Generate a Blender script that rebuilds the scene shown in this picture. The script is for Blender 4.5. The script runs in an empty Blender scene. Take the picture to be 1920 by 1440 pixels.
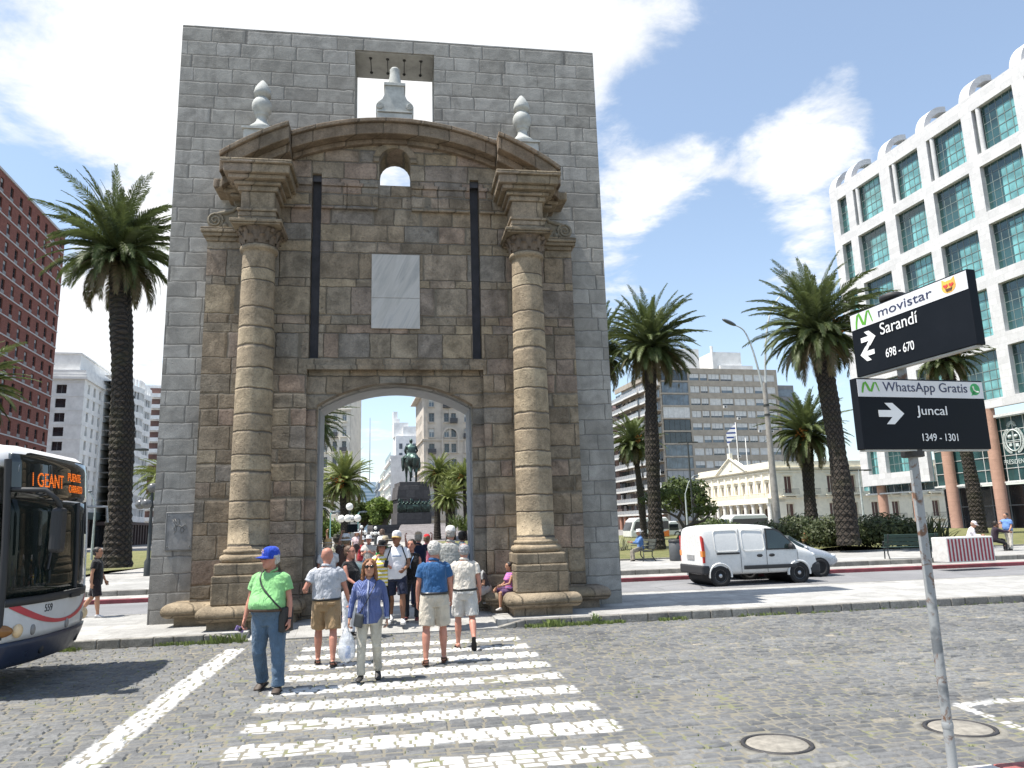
import bpy, bmesh, math, random
import numpy as np
from mathutils import Vector, Matrix, noise as mnoise
random.seed(11); R=math.radians; PI=math.pi
scn=bpy.context.scene; COL=scn.collection
# ------------------------------------------------------------------ camera model (26 mm lens, 2 m above the road)
FPX=1395.; CP=R(10.75); SR=-0.029; CR=math.sqrt(1-SR*SR); EYE=np.array([0,0,2.0])
_f=np.array([0,math.cos(CP),math.sin(CP)]); _u0=np.array([0,-math.sin(CP),math.cos(CP)]); _r0=np.array([1.,0,0])
_r=CR*_r0+SR*_u0; _u=-SR*_r0+CR*_u0
def ray(px,py): return _f*FPX+_r*(px-960)-_u*(py-720)
def G(px,py,z=0.):
    d=ray(px,py); return EYE+d*((z-EYE[2])/d[2])
def at(px,py,Y):
    d=ray(px,py); return EYE+d*(Y/d[1])
cam=bpy.data.cameras.new('camera'); co=bpy.data.objects.new('camera',cam); COL.objects.link(co)
cam.sensor_width=36; cam.lens=36*FPX/1920; cam.clip_end=5000; cam.clip_start=.05
co.matrix_world=Matrix(((_r[0],_u[0],-_f[0],0),(_r[1],_u[1],-_f[1],0),(_r[2],_u[2],-_f[2],2.0),(0,0,0,1)))
scn.camera=co
# ------------------------------------------------------------------ objects
def link(o,parent=None):
    COL.objects.link(o)
    if parent is not None: o.parent=parent
    return o
def tag(o,label=None,cat=None,group=None,kind=None):
    if label: o['label']=label
    if cat: o['category']=cat
    if group: o['group']=group
    if kind: o['kind']=kind
    return o
def thing(name,label,cat,loc=(0,0,0),rz=0,group=None):
    o=bpy.data.objects.new(name,None); o.empty_display_size=.3; link(o); o.location=loc; o.rotation_euler=(0,0,rz)
    return tag(o,label,cat,group)
def dup(o,loc=None,rz=None,label=None,scale=None,parent=None,group=None):
    c=o.copy(); link(c,parent)
    if loc is not None: c.location=loc
    if rz is not None: c.rotation_euler=(0,0,rz)
    if scale is not None: c.scale=(scale,)*3 if not hasattr(scale,'__len__') else scale
    if label: c['label']=label
    if group: c['group']=group
    for ch in o.children: dup(ch,parent=c)
    return c
class MB:
    def __init__(s): s.v=[];s.f=[];s.m=[];s.s=[]
    def add(s,vs,fs,mat=0,smooth=False,M=None):
        b=len(s.v)
        s.v+= [tuple(M@Vector(p)) for p in vs] if M is not None else [tuple(p) for p in vs]
        for f in fs: s.f.append(tuple(i+b for i in f)); s.m.append(mat); s.s.append(smooth)
        return s
    def box(s,x0,x1,y0,y1,z0,z1,mat=0,M=None):
        v=[(x0,y0,z0),(x1,y0,z0),(x1,y1,z0),(x0,y1,z0),(x0,y0,z1),(x1,y0,z1),(x1,y1,z1),(x0,y1,z1)]
        return s.add(v,[(0,3,2,1),(4,5,6,7),(0,1,5,4),(1,2,6,5),(2,3,7,6),(3,0,4,7)],mat,False,M)
    def quad(s,a,b,c,d,mat=0,smooth=False): return s.add([a,b,c,d],[(0,1,2,3)],mat,smooth)
    def prism(s,poly,y0,y1,mat=0,plane='xz',M=None,smooth=False):
        n=len(poly)
        P={'xz':lambda p,d:(p[0],d,p[1]),'yz':lambda p,d:(d,p[0],p[1]),'xy':lambda p,d:(p[0],p[1],d)}[plane]
        v=[P(p,y0) for p in poly]+[P(p,y1) for p in poly]
        fs=[tuple(range(n)),tuple(range(2*n-1,n-1,-1))]
        s.add(v,fs,mat,False,M)
        b=len(s.v)-2*n
        for i in range(n):
            j=(i+1)%n; s.f.append((b+i,b+n+i,b+n+j,b+j)); s.m.append(mat); s.s.append(smooth)
        return s
    def rings(s,rs,mat=0,smooth=True,caps=True,closed=False):
        n=len(rs[0]); v=[p for r in rs for p in r]; fs=[]
        k=len(rs)
        for i in range(k if closed else k-1):
            for j in range(n):
                a=i*n+j; b=i*n+(j+1)%n; c=((i+1)%k)*n+(j+1)%n; d=((i+1)%k)*n+j
                fs.append((a,b,c,d))
        s.add(v,fs,mat,smooth)
        if caps and not closed:
            s.add(rs[0],[tuple(range(n-1,-1,-1))],mat,False); s.add(rs[-1],[tuple(range(n))],mat,False)
        return s
    def tube(s,pts,rad,n=8,mat=0,up=(0,0,1),caps=True,smooth=True,dome=False):
        P=[Vector(p) for p in pts]; k=len(P)
        if not hasattr(rad,'__len__'): rad=[rad]*k
        rad=[(r,r) if not hasattr(r,'__len__') else r for r in rad]
        T=[((P[min(i+1,k-1)]-P[max(i-1,0)]).normalized()) for i in range(k)]
        U=Vector(up); U=U-T[0]*U.dot(T[0])
        if U.length<1e-3: U=Vector((0,1,0))-T[0]*T[0].y
        if U.length<1e-3: U=Vector((1,0,0))
        U.normalize(); rs=[]
        if dome:
            P=[P[0]-T[0]*rad[0][0]*.6]+P+[P[-1]+T[-1]*rad[-1][0]*.6]; T=[T[0]]+T+[T[-1]]
            rad=[(rad[0][0]*.45,rad[0][1]*.45)]+rad+[(rad[-1][0]*.45,rad[-1][1]*.45)]
        for p,t,r in zip(P,T,rad):
            U=(U-t*U.dot(t)).normalized(); W=t.cross(U)
            rs.append([tuple(p+W*(r[0]*math.cos(a))+U*(r[1]*math.sin(a))) for a in (2*PI*j/n for j in range(n))])
        return s.rings(rs,mat,smooth,caps)
    def lathe(s,prof,n=24,c=(0,0,0),mat=0,smooth=True,M=None,caps=True):
        rs=[]
        for r,z in prof:
            q=[(c[0]+r*math.cos(2*PI*j/n),c[1]+r*math.sin(2*PI*j/n),c[2]+z) for j in range(n)]
            if M is not None: q=[tuple(M@Vector(p)) for p in q]
            rs.append(q)
        return s.rings(rs,mat,smooth,caps)
    def ball(s,c,r,n=12,mat=0,M=None):
        r=(r,)*3 if not hasattr(r,'__len__') else r; rs=[]
        for i in range(1,n):
            t=-PI/2+PI*i/n
            q=[(c[0]+r[0]*math.cos(t)*math.cos(2*PI*j/(n+4)),c[1]+r[1]*math.cos(t)*math.sin(2*PI*j/(n+4)),c[2]+r[2]*math.sin(t)) for j in range(n+4)]
            if M is not None: q=[tuple(M@Vector(p)) for p in q]
            rs.append(q)
        return s.rings(rs,mat,True,True)
    def mesh(s,name,mats=()):
        me=bpy.data.meshes.new(name); me.from_pydata(s.v,[],s.f)
        for m in (mats if isinstance(mats,(list,tuple)) else [mats]): me.materials.append(m)
        me.polygons.foreach_set('material_index',s.m); me.polygons.foreach_set('use_smooth',s.s); me.update()
        return me
    def build(s,name,mats,parent=None,loc=None,rz=None,bev=0,seg=2,fix=False):
        me=s.mesh(name,mats)
        if fix:
            bm=bmesh.new(); bm.from_mesh(me); bmesh.ops.recalc_face_normals(bm,faces=bm.faces); bm.to_mesh(me); bm.free()
        o=bpy.data.objects.new(name,me); link(o,parent)
        if loc is not None: o.location=loc
        if rz is not None: o.rotation_euler=(0,0,rz)
        if bev:
            b=o.modifiers.new('bevel','BEVEL'); b.width=bev; b.segments=seg; b.limit_method='ANGLE'; b.angle_limit=R(40)
        return o
# ------------------------------------------------------------------ materials
class NT:
    def __init__(s,name):
        s.mat=bpy.data.materials.new(name); s.mat.use_nodes=True; s.t=s.mat.node_tree; s.N=s.t.nodes; s.L=s.t.links
        s.b=s.N['Principled BSDF']; s._tc=None
    def node(s,ty,**kw):
        n=s.N.new(ty)
        for k,v in kw.items(): setattr(n,k,v)
        return n
    def put(s,inp,val):
        if hasattr(val,'links') or isinstance(val,bpy.types.NodeSocket): s.L.new(val,inp)
        elif val is not None:
            inp.default_value=val
    def math(s,op,a,b=None,c=None,clamp=False):
        n=s.node('ShaderNodeMath',operation=op,use_clamp=clamp); s.put(n.inputs[0],a)
        if b is not None: s.put(n.inputs[1],b)
        if c is not None: s.put(n.inputs[2],c)
        return n.outputs[0]
    def tc(s,which='Object'):
        if s._tc is None: s._tc=s.node('ShaderNodeTexCoord')
        return s._tc.outputs[which]
    def geo(s): return s.node('ShaderNodeNewGeometry').outputs['Position']
    def sep(s,v):
        n=s.node('ShaderNodeSeparateXYZ'); s.put(n.inputs[0],v); return n.outputs
    def comb(s,x=0.,y=0.,z=0.):
        n=s.node('ShaderNodeCombineXYZ')
        for i,v in zip(n.inputs,(x,y,z)): s.put(i,v)
        return n.outputs[0]
    def noise(s,vec,scale,detail=3,rough=.55,dist=0,dim='3D',out='Fac'):
        n=s.node('ShaderNodeTexNoise',noise_dimensions=dim); n.inputs['Scale'].default_value=scale
        n.inputs['Detail'].default_value=detail; n.inputs['Roughness'].default_value=rough; n.inputs['Distortion'].default_value=dist
        if dim=='1D': s.put(n.inputs['W'],vec)
        else: s.put(n.inputs['Vector'],vec)
        return n.outputs[out]
    def white(s,vec,dim='2D',out='Value'):
        n=s.node('ShaderNodeTexWhiteNoise',noise_dimensions=dim)
        if dim=='1D': s.put(n.inputs['W'],vec)
        else: s.put(n.inputs['Vector'],vec)
        return n.outputs[out]
    def ramp(s,fac,stops,interp='LINEAR'):
        n=s.node('ShaderNodeValToRGB'); s.put(n.inputs[0],fac); e=n.color_ramp.elements; n.color_ramp.interpolation=interp
        while len(e)<len(stops): e.new(.5)
        for el,(p,c) in zip(e,stops):
            el.position=p; el.color=(c,c,c,1) if not hasattr(c,'__len__') else (*c[:3],1)
        return n.outputs[0]
    def mix(s,fac,a,b,mode='MIX'):
        n=s.node('ShaderNodeMix',data_type='RGBA',blend_type=mode)
        s.put(n.inputs[0],fac)
        for i,v in ((6,a),(7,b)): s.put(n.inputs[i],(*v,1) if isinstance(v,tuple) and len(v)==3 else v)
        return n.outputs[2]
    def mr(s,v,a,b,c=0.,d=1.,smooth=True):
        n=s.node('ShaderNodeMapRange',interpolation_type='SMOOTHSTEP' if smooth else 'LINEAR')
        for i,x in zip(n.inputs,(v,a,b,c,d)): s.put(i,x)
        return n.outputs[0]
    def bump(s,h,strength=.5,dist=.02,normal=None):
        n=s.node('ShaderNodeBump'); n.inputs['Strength'].default_value=strength; n.inputs['Distance'].default_value=dist
        s.put(n.inputs['Height'],h)
        if normal is not None: s.put(n.inputs['Normal'],normal)
        return n.outputs[0]
    def fin(s,color=None,rough=None,normal=None,metal=None,**kw):
        if color is not None: s.put(s.b.inputs['Base Color'],(*color,1) if isinstance(color,tuple) and len(color)==3 else color)
        if rough is not None: s.put(s.b.inputs['Roughness'],rough)
        if metal is not None: s.b.inputs['Metallic'].default_value=metal
        if normal is not None: s.put(s.b.inputs['Normal'],normal)
        for k,v in kw.items(): s.put(s.b.inputs[k.replace('_',' ')],v)
        return s.mat
def fonttext(s,width,height,mat,name='lettering',ext=.0015):
    cu=bpy.data.curves.new(name,'FONT'); cu.body=s; cu.size=1; cu.extrude=ext
    o=bpy.data.objects.new(name,cu); link(o); bpy.context.view_layer.update()
    me=bpy.data.meshes.new_from_object(o.evaluated_get(bpy.context.evaluated_depsgraph_get())); bpy.data.objects.remove(o)
    co=np.empty(len(me.vertices)*3); me.vertices.foreach_get('co',co); co=co.reshape(-1,3); mn,mx=co.min(0),co.max(0)
    co[:,0]=(co[:,0]-mn[0])/(mx[0]-mn[0])*width; co[:,1]=(co[:,1]-mn[1])/(mx[1]-mn[1])*height
    me.vertices.foreach_set('co',co.ravel()); me.materials.clear(); me.materials.append(mat); me.update(); return me
_C={}
def plain(name,c,rough=.6,metal=0.,var=.25,scale=6.,bump=0.,bscale=40.,dirt=0.,spec=None,coord='Object'):
    if name in _C: return _C[name]
    t=NT(name); v=t.tc(coord)
    f=t.noise(v,scale,5,.65)
    k=t.mr(f,.25,.75,1-var,1+var*.6)
    c1=t.mix(1.,c,t.comb(k,k,k),'MULTIPLY')
    if dirt:
        d=t.mr(t.noise(v,scale*.35,6,.7,1.),.5,.8); c1=t.mix(t.math('MULTIPLY',d,dirt),c1,tuple(x*.35 for x in c))
    n=None
    if bump: n=t.bump(t.noise(v,bscale,5,.6),bump,.02)
    t.fin(c1,t.mr(f,.2,.8,max(rough-.1,0.03),min(rough+.1,1)),n,metal)
    if spec is not None: t.b.inputs['Specular IOR Level'].default_value=spec
    _C[name]=t.mat; return t.mat
def ashlar(t,u,v,h,w,joint=.012,vary=.35,rowvary=.5):
    vv=t.math('DIVIDE',v,h)
    if rowvary: vv=t.math('ADD',vv,t.math('MULTIPLY',t.noise(vv,.8,0,dim='1D'),rowvary*1.6))
    row=t.math('FLOOR',vv); fv=t.math('FRACT',vv)
    rn=t.white(row,'1D')
    uu=t.math('ADD',t.math('MULTIPLY',t.math('DIVIDE',u,w),t.math('ADD',t.math('MULTIPLY',rn,.5),.75)),t.math('MULTIPLY',rn,37.))
    if vary: uu=t.math('ADD',uu,t.math('MULTIPLY',t.noise(t.math('ADD',t.math('MULTIPLY',uu,.9),t.math('MULTIPLY',row,7.31)),1.,0,dim='1D'),vary*2))
    c=t.math('FLOOR',uu); fu=t.math('FRACT',uu)
    idv=t.comb(c,row,0.)
    du=t.math('MULTIPLY',t.math('MINIMUM',fu,t.math('SUBTRACT',1.,fu)),w)
    dv=t.math('MULTIPLY',t.math('MINIMUM',fv,t.math('SUBTRACT',1.,fv)),h)
    d=t.math('MINIMUM',du,dv)
    return idv,d
def stonemat(name,h,w,stops,mortar,joint=.014,rough=.9,bump=.6,drum=False,vary=.35,rowvary=.5,mott=.35,blot=.3,face=.02,grain=30.,vert=False,streak=0.):
    t=NT(name); o=t.tc('Object'); x,y,z=t.sep(o)
    wob=t.noise(o,3.5,3,.6,out='Color'); wx,wy,wz=t.sep(wob)
    u=t.math('ADD',t.math('ADD',x,y),t.math('MULTIPLY',wx,.07)); v=t.math('ADD',z,t.math('MULTIPLY',wz,.07))
    if vert: v=t.math('ADD',y,t.math('MULTIPLY',wz,.02)); u=t.math('ADD',x,t.math('MULTIPLY',wx,.02))
    if drum: u=t.math('MULTIPLY',u,0.)
    idv,d=ashlar(t,u,v,h,w,joint,vary,rowvary)
    if drum:
        pass
    r1=t.white(idv); r2=t.white(idv,out='Color')
    c=t.ramp(r1,stops)
    mo=t.noise(o,2.2,7,.65,.6); k=t.mr(mo,.28,.72,1-mott,1+mott*.7); c=t.mix(1.,c,t.comb(k,k,k),'MULTIPLY')
    gr=t.noise(o,grain,4,.7); k=t.mr(gr,.3,.7,.82,1.15); c=t.mix(1.,c,t.comb(k,k,k),'MULTIPLY')
    bl=t.math('MULTIPLY',t.mr(t.noise(o,.9,6,.7,1.2),.52,.78),blot); c=t.mix(bl,c,tuple(q*.3 for q in stops[0][1]))
    if streak:
        sv=t.comb(t.math('MULTIPLY',u,3.2),0.,t.math('MULTIPLY',v,.22)); sk=t.math('MULTIPLY',t.mr(t.noise(sv,1.,5,.65,.3),.5,.72),streak); c=t.mix(sk,c,tuple(q*.45 for q in stops[0][1]))
    jm=t.mr(t.math('ADD',d,t.math('MULTIPLY',t.math('SUBTRACT',t.noise(o,14.,3),.5),joint*.9)),joint*.35,joint)
    c=t.mix(jm,mortar,c)
    hgt=t.math('ADD',t.math('MULTIPLY',t.mr(d,0.,face+joint),1.),t.math('ADD',t.math('MULTIPLY',t.noise(o,7.,6,.65),.9),t.math('MULTIPLY',gr,.25)))
    hgt=t.math('ADD',hgt,t.math('MULTIPLY',t.sep(r2)[1],.35)); hgt=t.math('SUBTRACT',hgt,t.math('MULTIPLY',t.mr(t.noise(o,16.,2,.5),.62,.74),.5))
    t.fin(c,rough,t.bump(hgt,bump,.03))
    t.b.inputs['Specular IOR Level'].default_value=.25
    _C[name]=t.mat; return t.mat
def glass(name,c=(.03,.04,.05),rough=.05,var=.4,scale=.6):
    t=NT(name); o=t.tc('Object'); f=t.noise(o,scale,2); k=t.mr(f,.3,.7,1-var,1+var)
    cc=t.mix(1.,c,t.comb(k,k,k),'MULTIPLY')
    t.fin(cc,rough,t.bump(t.noise(o,1.3,1),.02,.05)); t.b.inputs['Specular IOR Level'].default_value=.9
    _C[name]=t.mat; return t.mat
BROWN=[(0.,(.185,.152,.114)),(.2,(.27,.214,.152)),(.38,(.24,.203,.156)),(.55,(.32,.258,.178)),(.7,(.215,.195,.168)),(.84,(.29,.215,.165)),(1.,(.285,.241,.185))]
M_STONE=stonemat('sandstone_blocks',.40,.66,BROWN,(.16,.14,.11),bump=1.0,streak=.35,rowvary=.75,vary=.6,joint=.013,mott=.42)
M_DRUM=stonemat('sandstone_drums',.46,4.,[(0.,(.27,.215,.15)),(.4,(.325,.26,.18)),(.7,(.30,.23,.15)),(1.,(.345,.285,.20))],(.12,.10,.08),drum=True,bump=1.,joint=.02,streak=.3)
M_STONE2=stonemat('carved_sandstone',.6,.8,[(0.,(.22,.18,.13)),(.5,(.28,.225,.155)),(1.,(.26,.21,.165))],(.12,.10,.075),bump=.8,joint=.01,streak=.4)
M_ARCH=stonemat('arch_cornice_stone',3.,.9,[(0.,(.17,.135,.10)),(.5,(.23,.175,.125)),(1.,(.20,.17,.13))],(.09,.075,.055),bump=.8,streak=.4,joint=.012,rowvary=0)
M_GRAN=stonemat('granite_blocks',.365,.78,[(0.,(.265,.252,.228)),(.3,(.305,.293,.268)),(.7,(.325,.313,.287)),(1.,(.355,.342,.318))],(.15,.145,.135),bump=.4,joint=.014,vary=.3,rowvary=.12,mott=.26,blot=.42,grain=60.,streak=.28)
M_CONC=plain('concrete',(.36,.36,.35),.85,var=.25,scale=3,bump=.2,dirt=.3)
M_LIME=plain('pale_limestone',(.42,.43,.41),.85,var=.25,scale=5,bump=.3,dirt=.3)
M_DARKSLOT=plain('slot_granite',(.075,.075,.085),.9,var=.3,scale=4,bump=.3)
M_MARBLE=None
def _marble():
    t=NT('grey_marble'); o=t.tc('Object'); x,y,z=t.sep(o)
    w=t.noise(t.comb(t.math('ADD',t.math('MULTIPLY',x,2.2),t.math('MULTIPLY',z,-1.1)),0.,t.math('MULTIPLY',z,.35)),1.6,8,.65,1.2)
    c=t.ramp(w,[(.3,(.30,.30,.29)),(.45,(.42,.40,.37)),(.55,(.47,.45,.42)),(.7,(.34,.335,.33))])
    return t.fin(c,.45)
M_MARBLE=_marble()
# ------------------------------------------------------------------ sun and sky
SUN=Vector((-.966*math.cos(R(66)),-.259*math.cos(R(66)),math.sin(R(66)))).normalized()
def build_world():
    w=bpy.data.worlds.new('World'); scn.world=w; w.use_nodes=True
    t=NT.__new__(NT); t.t=w.node_tree; t.N=t.t.nodes; t.L=t.t.links; t._tc=None
    bg=t.N['Background']
    sky=t.node('ShaderNodeTexSky',sky_type='NISHITA'); sky.sun_disc=False
    sky.sun_elevation=R(66); sky.sun_rotation=math.atan2(SUN.x,SUN.y); sky.air_density=1.0; sky.dust_density=.9; sky.ozone_density=1.5
    d=t.tc('Generated'); x,y,z=t.sep(d)
    zz=t.math('MAXIMUM',t.math('ADD',z,.12),.02)
    p=t.comb(t.math('DIVIDE',x,zz),t.math('DIVIDE',y,zz),0.)
    n1=t.noise(p,1.5,9,.60,.35); n2=t.noise(p,5.,7,.62,.3)
    f=t.math('ADD',t.math('MULTIPLY',t.math('SUBTRACT',n1,.5),1.35),t.math('MULTIPLY',t.math('SUBTRACT',n2,.5),.9)); f=t.math('ADD',f,.22)
    blobs=[(330,-150,.30,.40),(640,40,.34,.26),(900,-60,.34,.2),(1050,180,.22,.09),(60,90,.18,.13),(230,200,.22,.1),(430,300,.2,.2),(1150,20,.14,.10),(1500,250,.27,.10),(1590,165,.38,.06),(1540,330,.34,.08),(1390,340,.26,.08),(1250,315,.44,.065),(1170,350,.32,.06),(1260,60,.15,.08),
           (270,600,.30,.12),(1175,520,.40,.06),(180,560,.22,.10),(1490,470,.22,.06),(700,840,.24,.05),(780,800,.12,.05),(640,850,.2,.06),(-250,500,.3,.25),(2300,500,.2,.3),(1330,20,.16,.09),(1560,560,.14,.10),
           (1800,60,-.30,.24),(1400,110,-.12,.08),(1880,330,-.3,.16),(50,290,-.26,.07),(190,450,-.26,.08),(30,420,-.3,.1),(290,370,-.1,.06),(1400,560,-.22,.12),(1300,450,-.1,.06),(690,770,-.2,.06)]
    for px,py,a,s in blobs:
        v=ray(px,py); v=v/np.linalg.norm(v)
        dn=t.node('ShaderNodeVectorMath',operation='DISTANCE'); t.put(dn.inputs[0],d); dn.inputs[1].default_value=tuple(v)
        g=t.mr(dn.outputs['Value'],0.,s*1.6,1.,0.)
        f=t.math('ADD',f,t.math('MULTIPLY',g,a))
    m=t.mr(f,.38,.72); m=t.math('MULTIPLY',m,t.mr(z,-.02,.08))
    shade=t.noise(p,3.1,5,.6); cl=t.mix(t.mr(shade,.35,.65),(5.9,6.1,6.35),(7.4,7.4,7.35))
    hz=t.mr(z,0.,.45,.30,.16)          # thin high veil near the horizon
    base=t.mix(hz,sky.outputs[0],(3.9,4.25,4.7))
    base=t.mix(1.,base,(1.40,1.42,1.38),'MULTIPLY')
    c=t.mix(m,base,cl)
    t.L.new(c,bg.inputs[0]); bg.inputs[1].default_value=.1
    s=bpy.data.lights.new('sun','SUN'); s.energy=5.0; s.angle=R(.53); s.color=(1.,.95,.87)
    so=bpy.data.objects.new('sun',s); COL.objects.link(so); so.rotation_euler=SUN.to_track_quat('Z','Y').to_euler(); so.location=(-40,-10,80)
build_world()
scn.view_settings.view_transform='Standard'; scn.view_settings.look='None'; scn.view_settings.gamma=1; scn.view_settings.exposure=.75
scn.cycles.max_bounces=6; scn.cycles.diffuse_bounces=3; scn.cycles.glossy_bounces=3; scn.cycles.transmission_bounces=4; scn.cycles.transparent_max_bounces=8
scn.cycles.caustics_reflective=False; scn.cycles.caustics_refractive=False
# ------------------------------------------------------------------ ground
KU=np.array([math.cos(R(9.2)),math.sin(R(9.2))]); KV=np.array([-KU[1],KU[0]])
def UV(u,v,z=0.): p=KU*u+KV*v; return (p[0],p[1],z)
def uvof(p): p=np.array(p[:2]); return p@KU,p@KV
KERB_V=uvof(G(1400,1155))[1]
ROAD_RZ=R(9.2)
def cobble_mat():
    t=NT('basalt_setts'); o=t.tc('Object'); x,y,z=t.sep(o)
    at_=t.node('ShaderNodeAttribute'); at_.attribute_name='rnd'; r=at_.outputs['Fac']
    c=t.ramp(r,[(0.,(.095,.098,.10)),(.3,(.13,.132,.132)),(.7,(.16,.16,.155)),(.92,(.20,.19,.165)),(1.,(.26,.235,.19))])
    k=t.mr(t.noise(o,18.,4,.65),.25,.75,.75,1.25); c=t.mix(1.,c,t.comb(k,k,k),'MULTIPLY')
    k2=t.mr(t.noise(o,.5,5,.6,.8),.3,.7,.8,1.18); c=t.mix(1.,c,t.comb(k2,k2,k2),'MULTIPLY')
    wet=t.mr(t.noise(o,.9,4,.6,1.),  .56,.70)
    c=t.mix(t.math('MULTIPLY',wet,.5),c,(.045,.045,.05))
    tr=t.mr(t.noise(t.comb(t.math('MULTIPLY',x,.12),t.math('MULTIPLY',y,.9),0.),1.,4,.6),.42,.62); c=t.mix(t.math('MULTIPLY',tr,.30),c,(.11,.11,.112))
    oil=t.mr(t.noise(o,1.6,5,.7,.5),.66,.74); c=t.mix(t.math('MULTIPLY',oil,.55),c,(.04,.04,.042))
    # paint
    def band(v,a,b,s=.03):
        return t.math('MULTIPLY',t.mr(v,a-s,a+s),t.mr(v,b-s,b+s,1.,0.))
    wx=t.math('ADD',x,t.math('MULTIPLY',t.math('SUBTRACT',t.noise(o,5.,3),.5),.10)); wy=t.math('ADD',y,t.math('MULTIPLY',t.math('SUBTRACT',t.noise(o,4.3,3),.5),.12))
    per=.872; ph=t.math('MULTIPLY',t.math('FRACT',t.math('DIVIDE',t.math('SUBTRACT',wy,6.63),per)),per)
    zebra=t.math('MULTIPLY',t.math('MULTIPLY',band(ph,.03,.47),band(wx,-1.55,2.24)),band(wy,3.0,14.3))
    stop=t.math('MULTIPLY',band(wx,-2.92,-2.58),band(wy,2.,14.35))
    # parking bay line on the right
    pk=uvof(G(1795,1322)); pk2=uvof(G(1960,1306)); pk3=uvof(G(1960,1381))
    def seg(a,b,w):
        d=np.array(b)-np.array(a); L=np.linalg.norm(d); d/=L
        s=t.math('ADD',t.math('MULTIPLY',t.math('SUBTRACT',wx,float(a[0])),float(d[0])),t.math('MULTIPLY',t.math('SUBTRACT',wy,float(a[1])),float(d[1])))
        n=t.math('ADD',t.math('MULTIPLY',t.math('SUBTRACT',wx,float(a[0])),float(-d[1])),t.math('MULTIPLY',t.math('SUBTRACT',wy,float(a[1])),float(d[0])))
        return t.math('MULTIPLY',band(s,0,20.),band(n,-w/2,w/2,.02))
    pkm=t.math('MAXIMUM',seg(pk,pk2,.16),seg(pk,pk3,.10))
    m=t.math('MAXIMUM',t.math('MAXIMUM',zebra,stop),t.math('MULTIPLY',pkm,.85))
    wear=t.math('MULTIPLY',t.mr(t.math('ADD',t.noise(o,9.,6,.7),t.math('MULTIPLY',r,.22)),.84,.98,1.,.12),t.mr(t.noise(o,45.,3,.6),.16,.30))
    top=t.mr(z,-.0105,-.004,.72,1.)
    m=t.math('MULTIPLY',t.math('MULTIPLY',m,wear),top)
    pc=t.mix(t.noise(o,6.,5,.7),(.40,.395,.38),(.60,.595,.58)); c=t.mix(m,c,pc)
    lo=t.mr(z,-.0112,-.0085,1.,0.); gn=t.mr(t.noise(o,2.,4,.7),.5,.66); c=t.mix(lo,c,t.mix(gn,(.185,.17,.135),(.165,.17,.085)))
    t.fin(c,t.mr(r,0,1,.62,.85),t.bump(t.noise(o,40.,5,.7),.45,.012)); t.b.inputs['Specular IOR Level'].default_value=.35
    return t.mat
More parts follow.
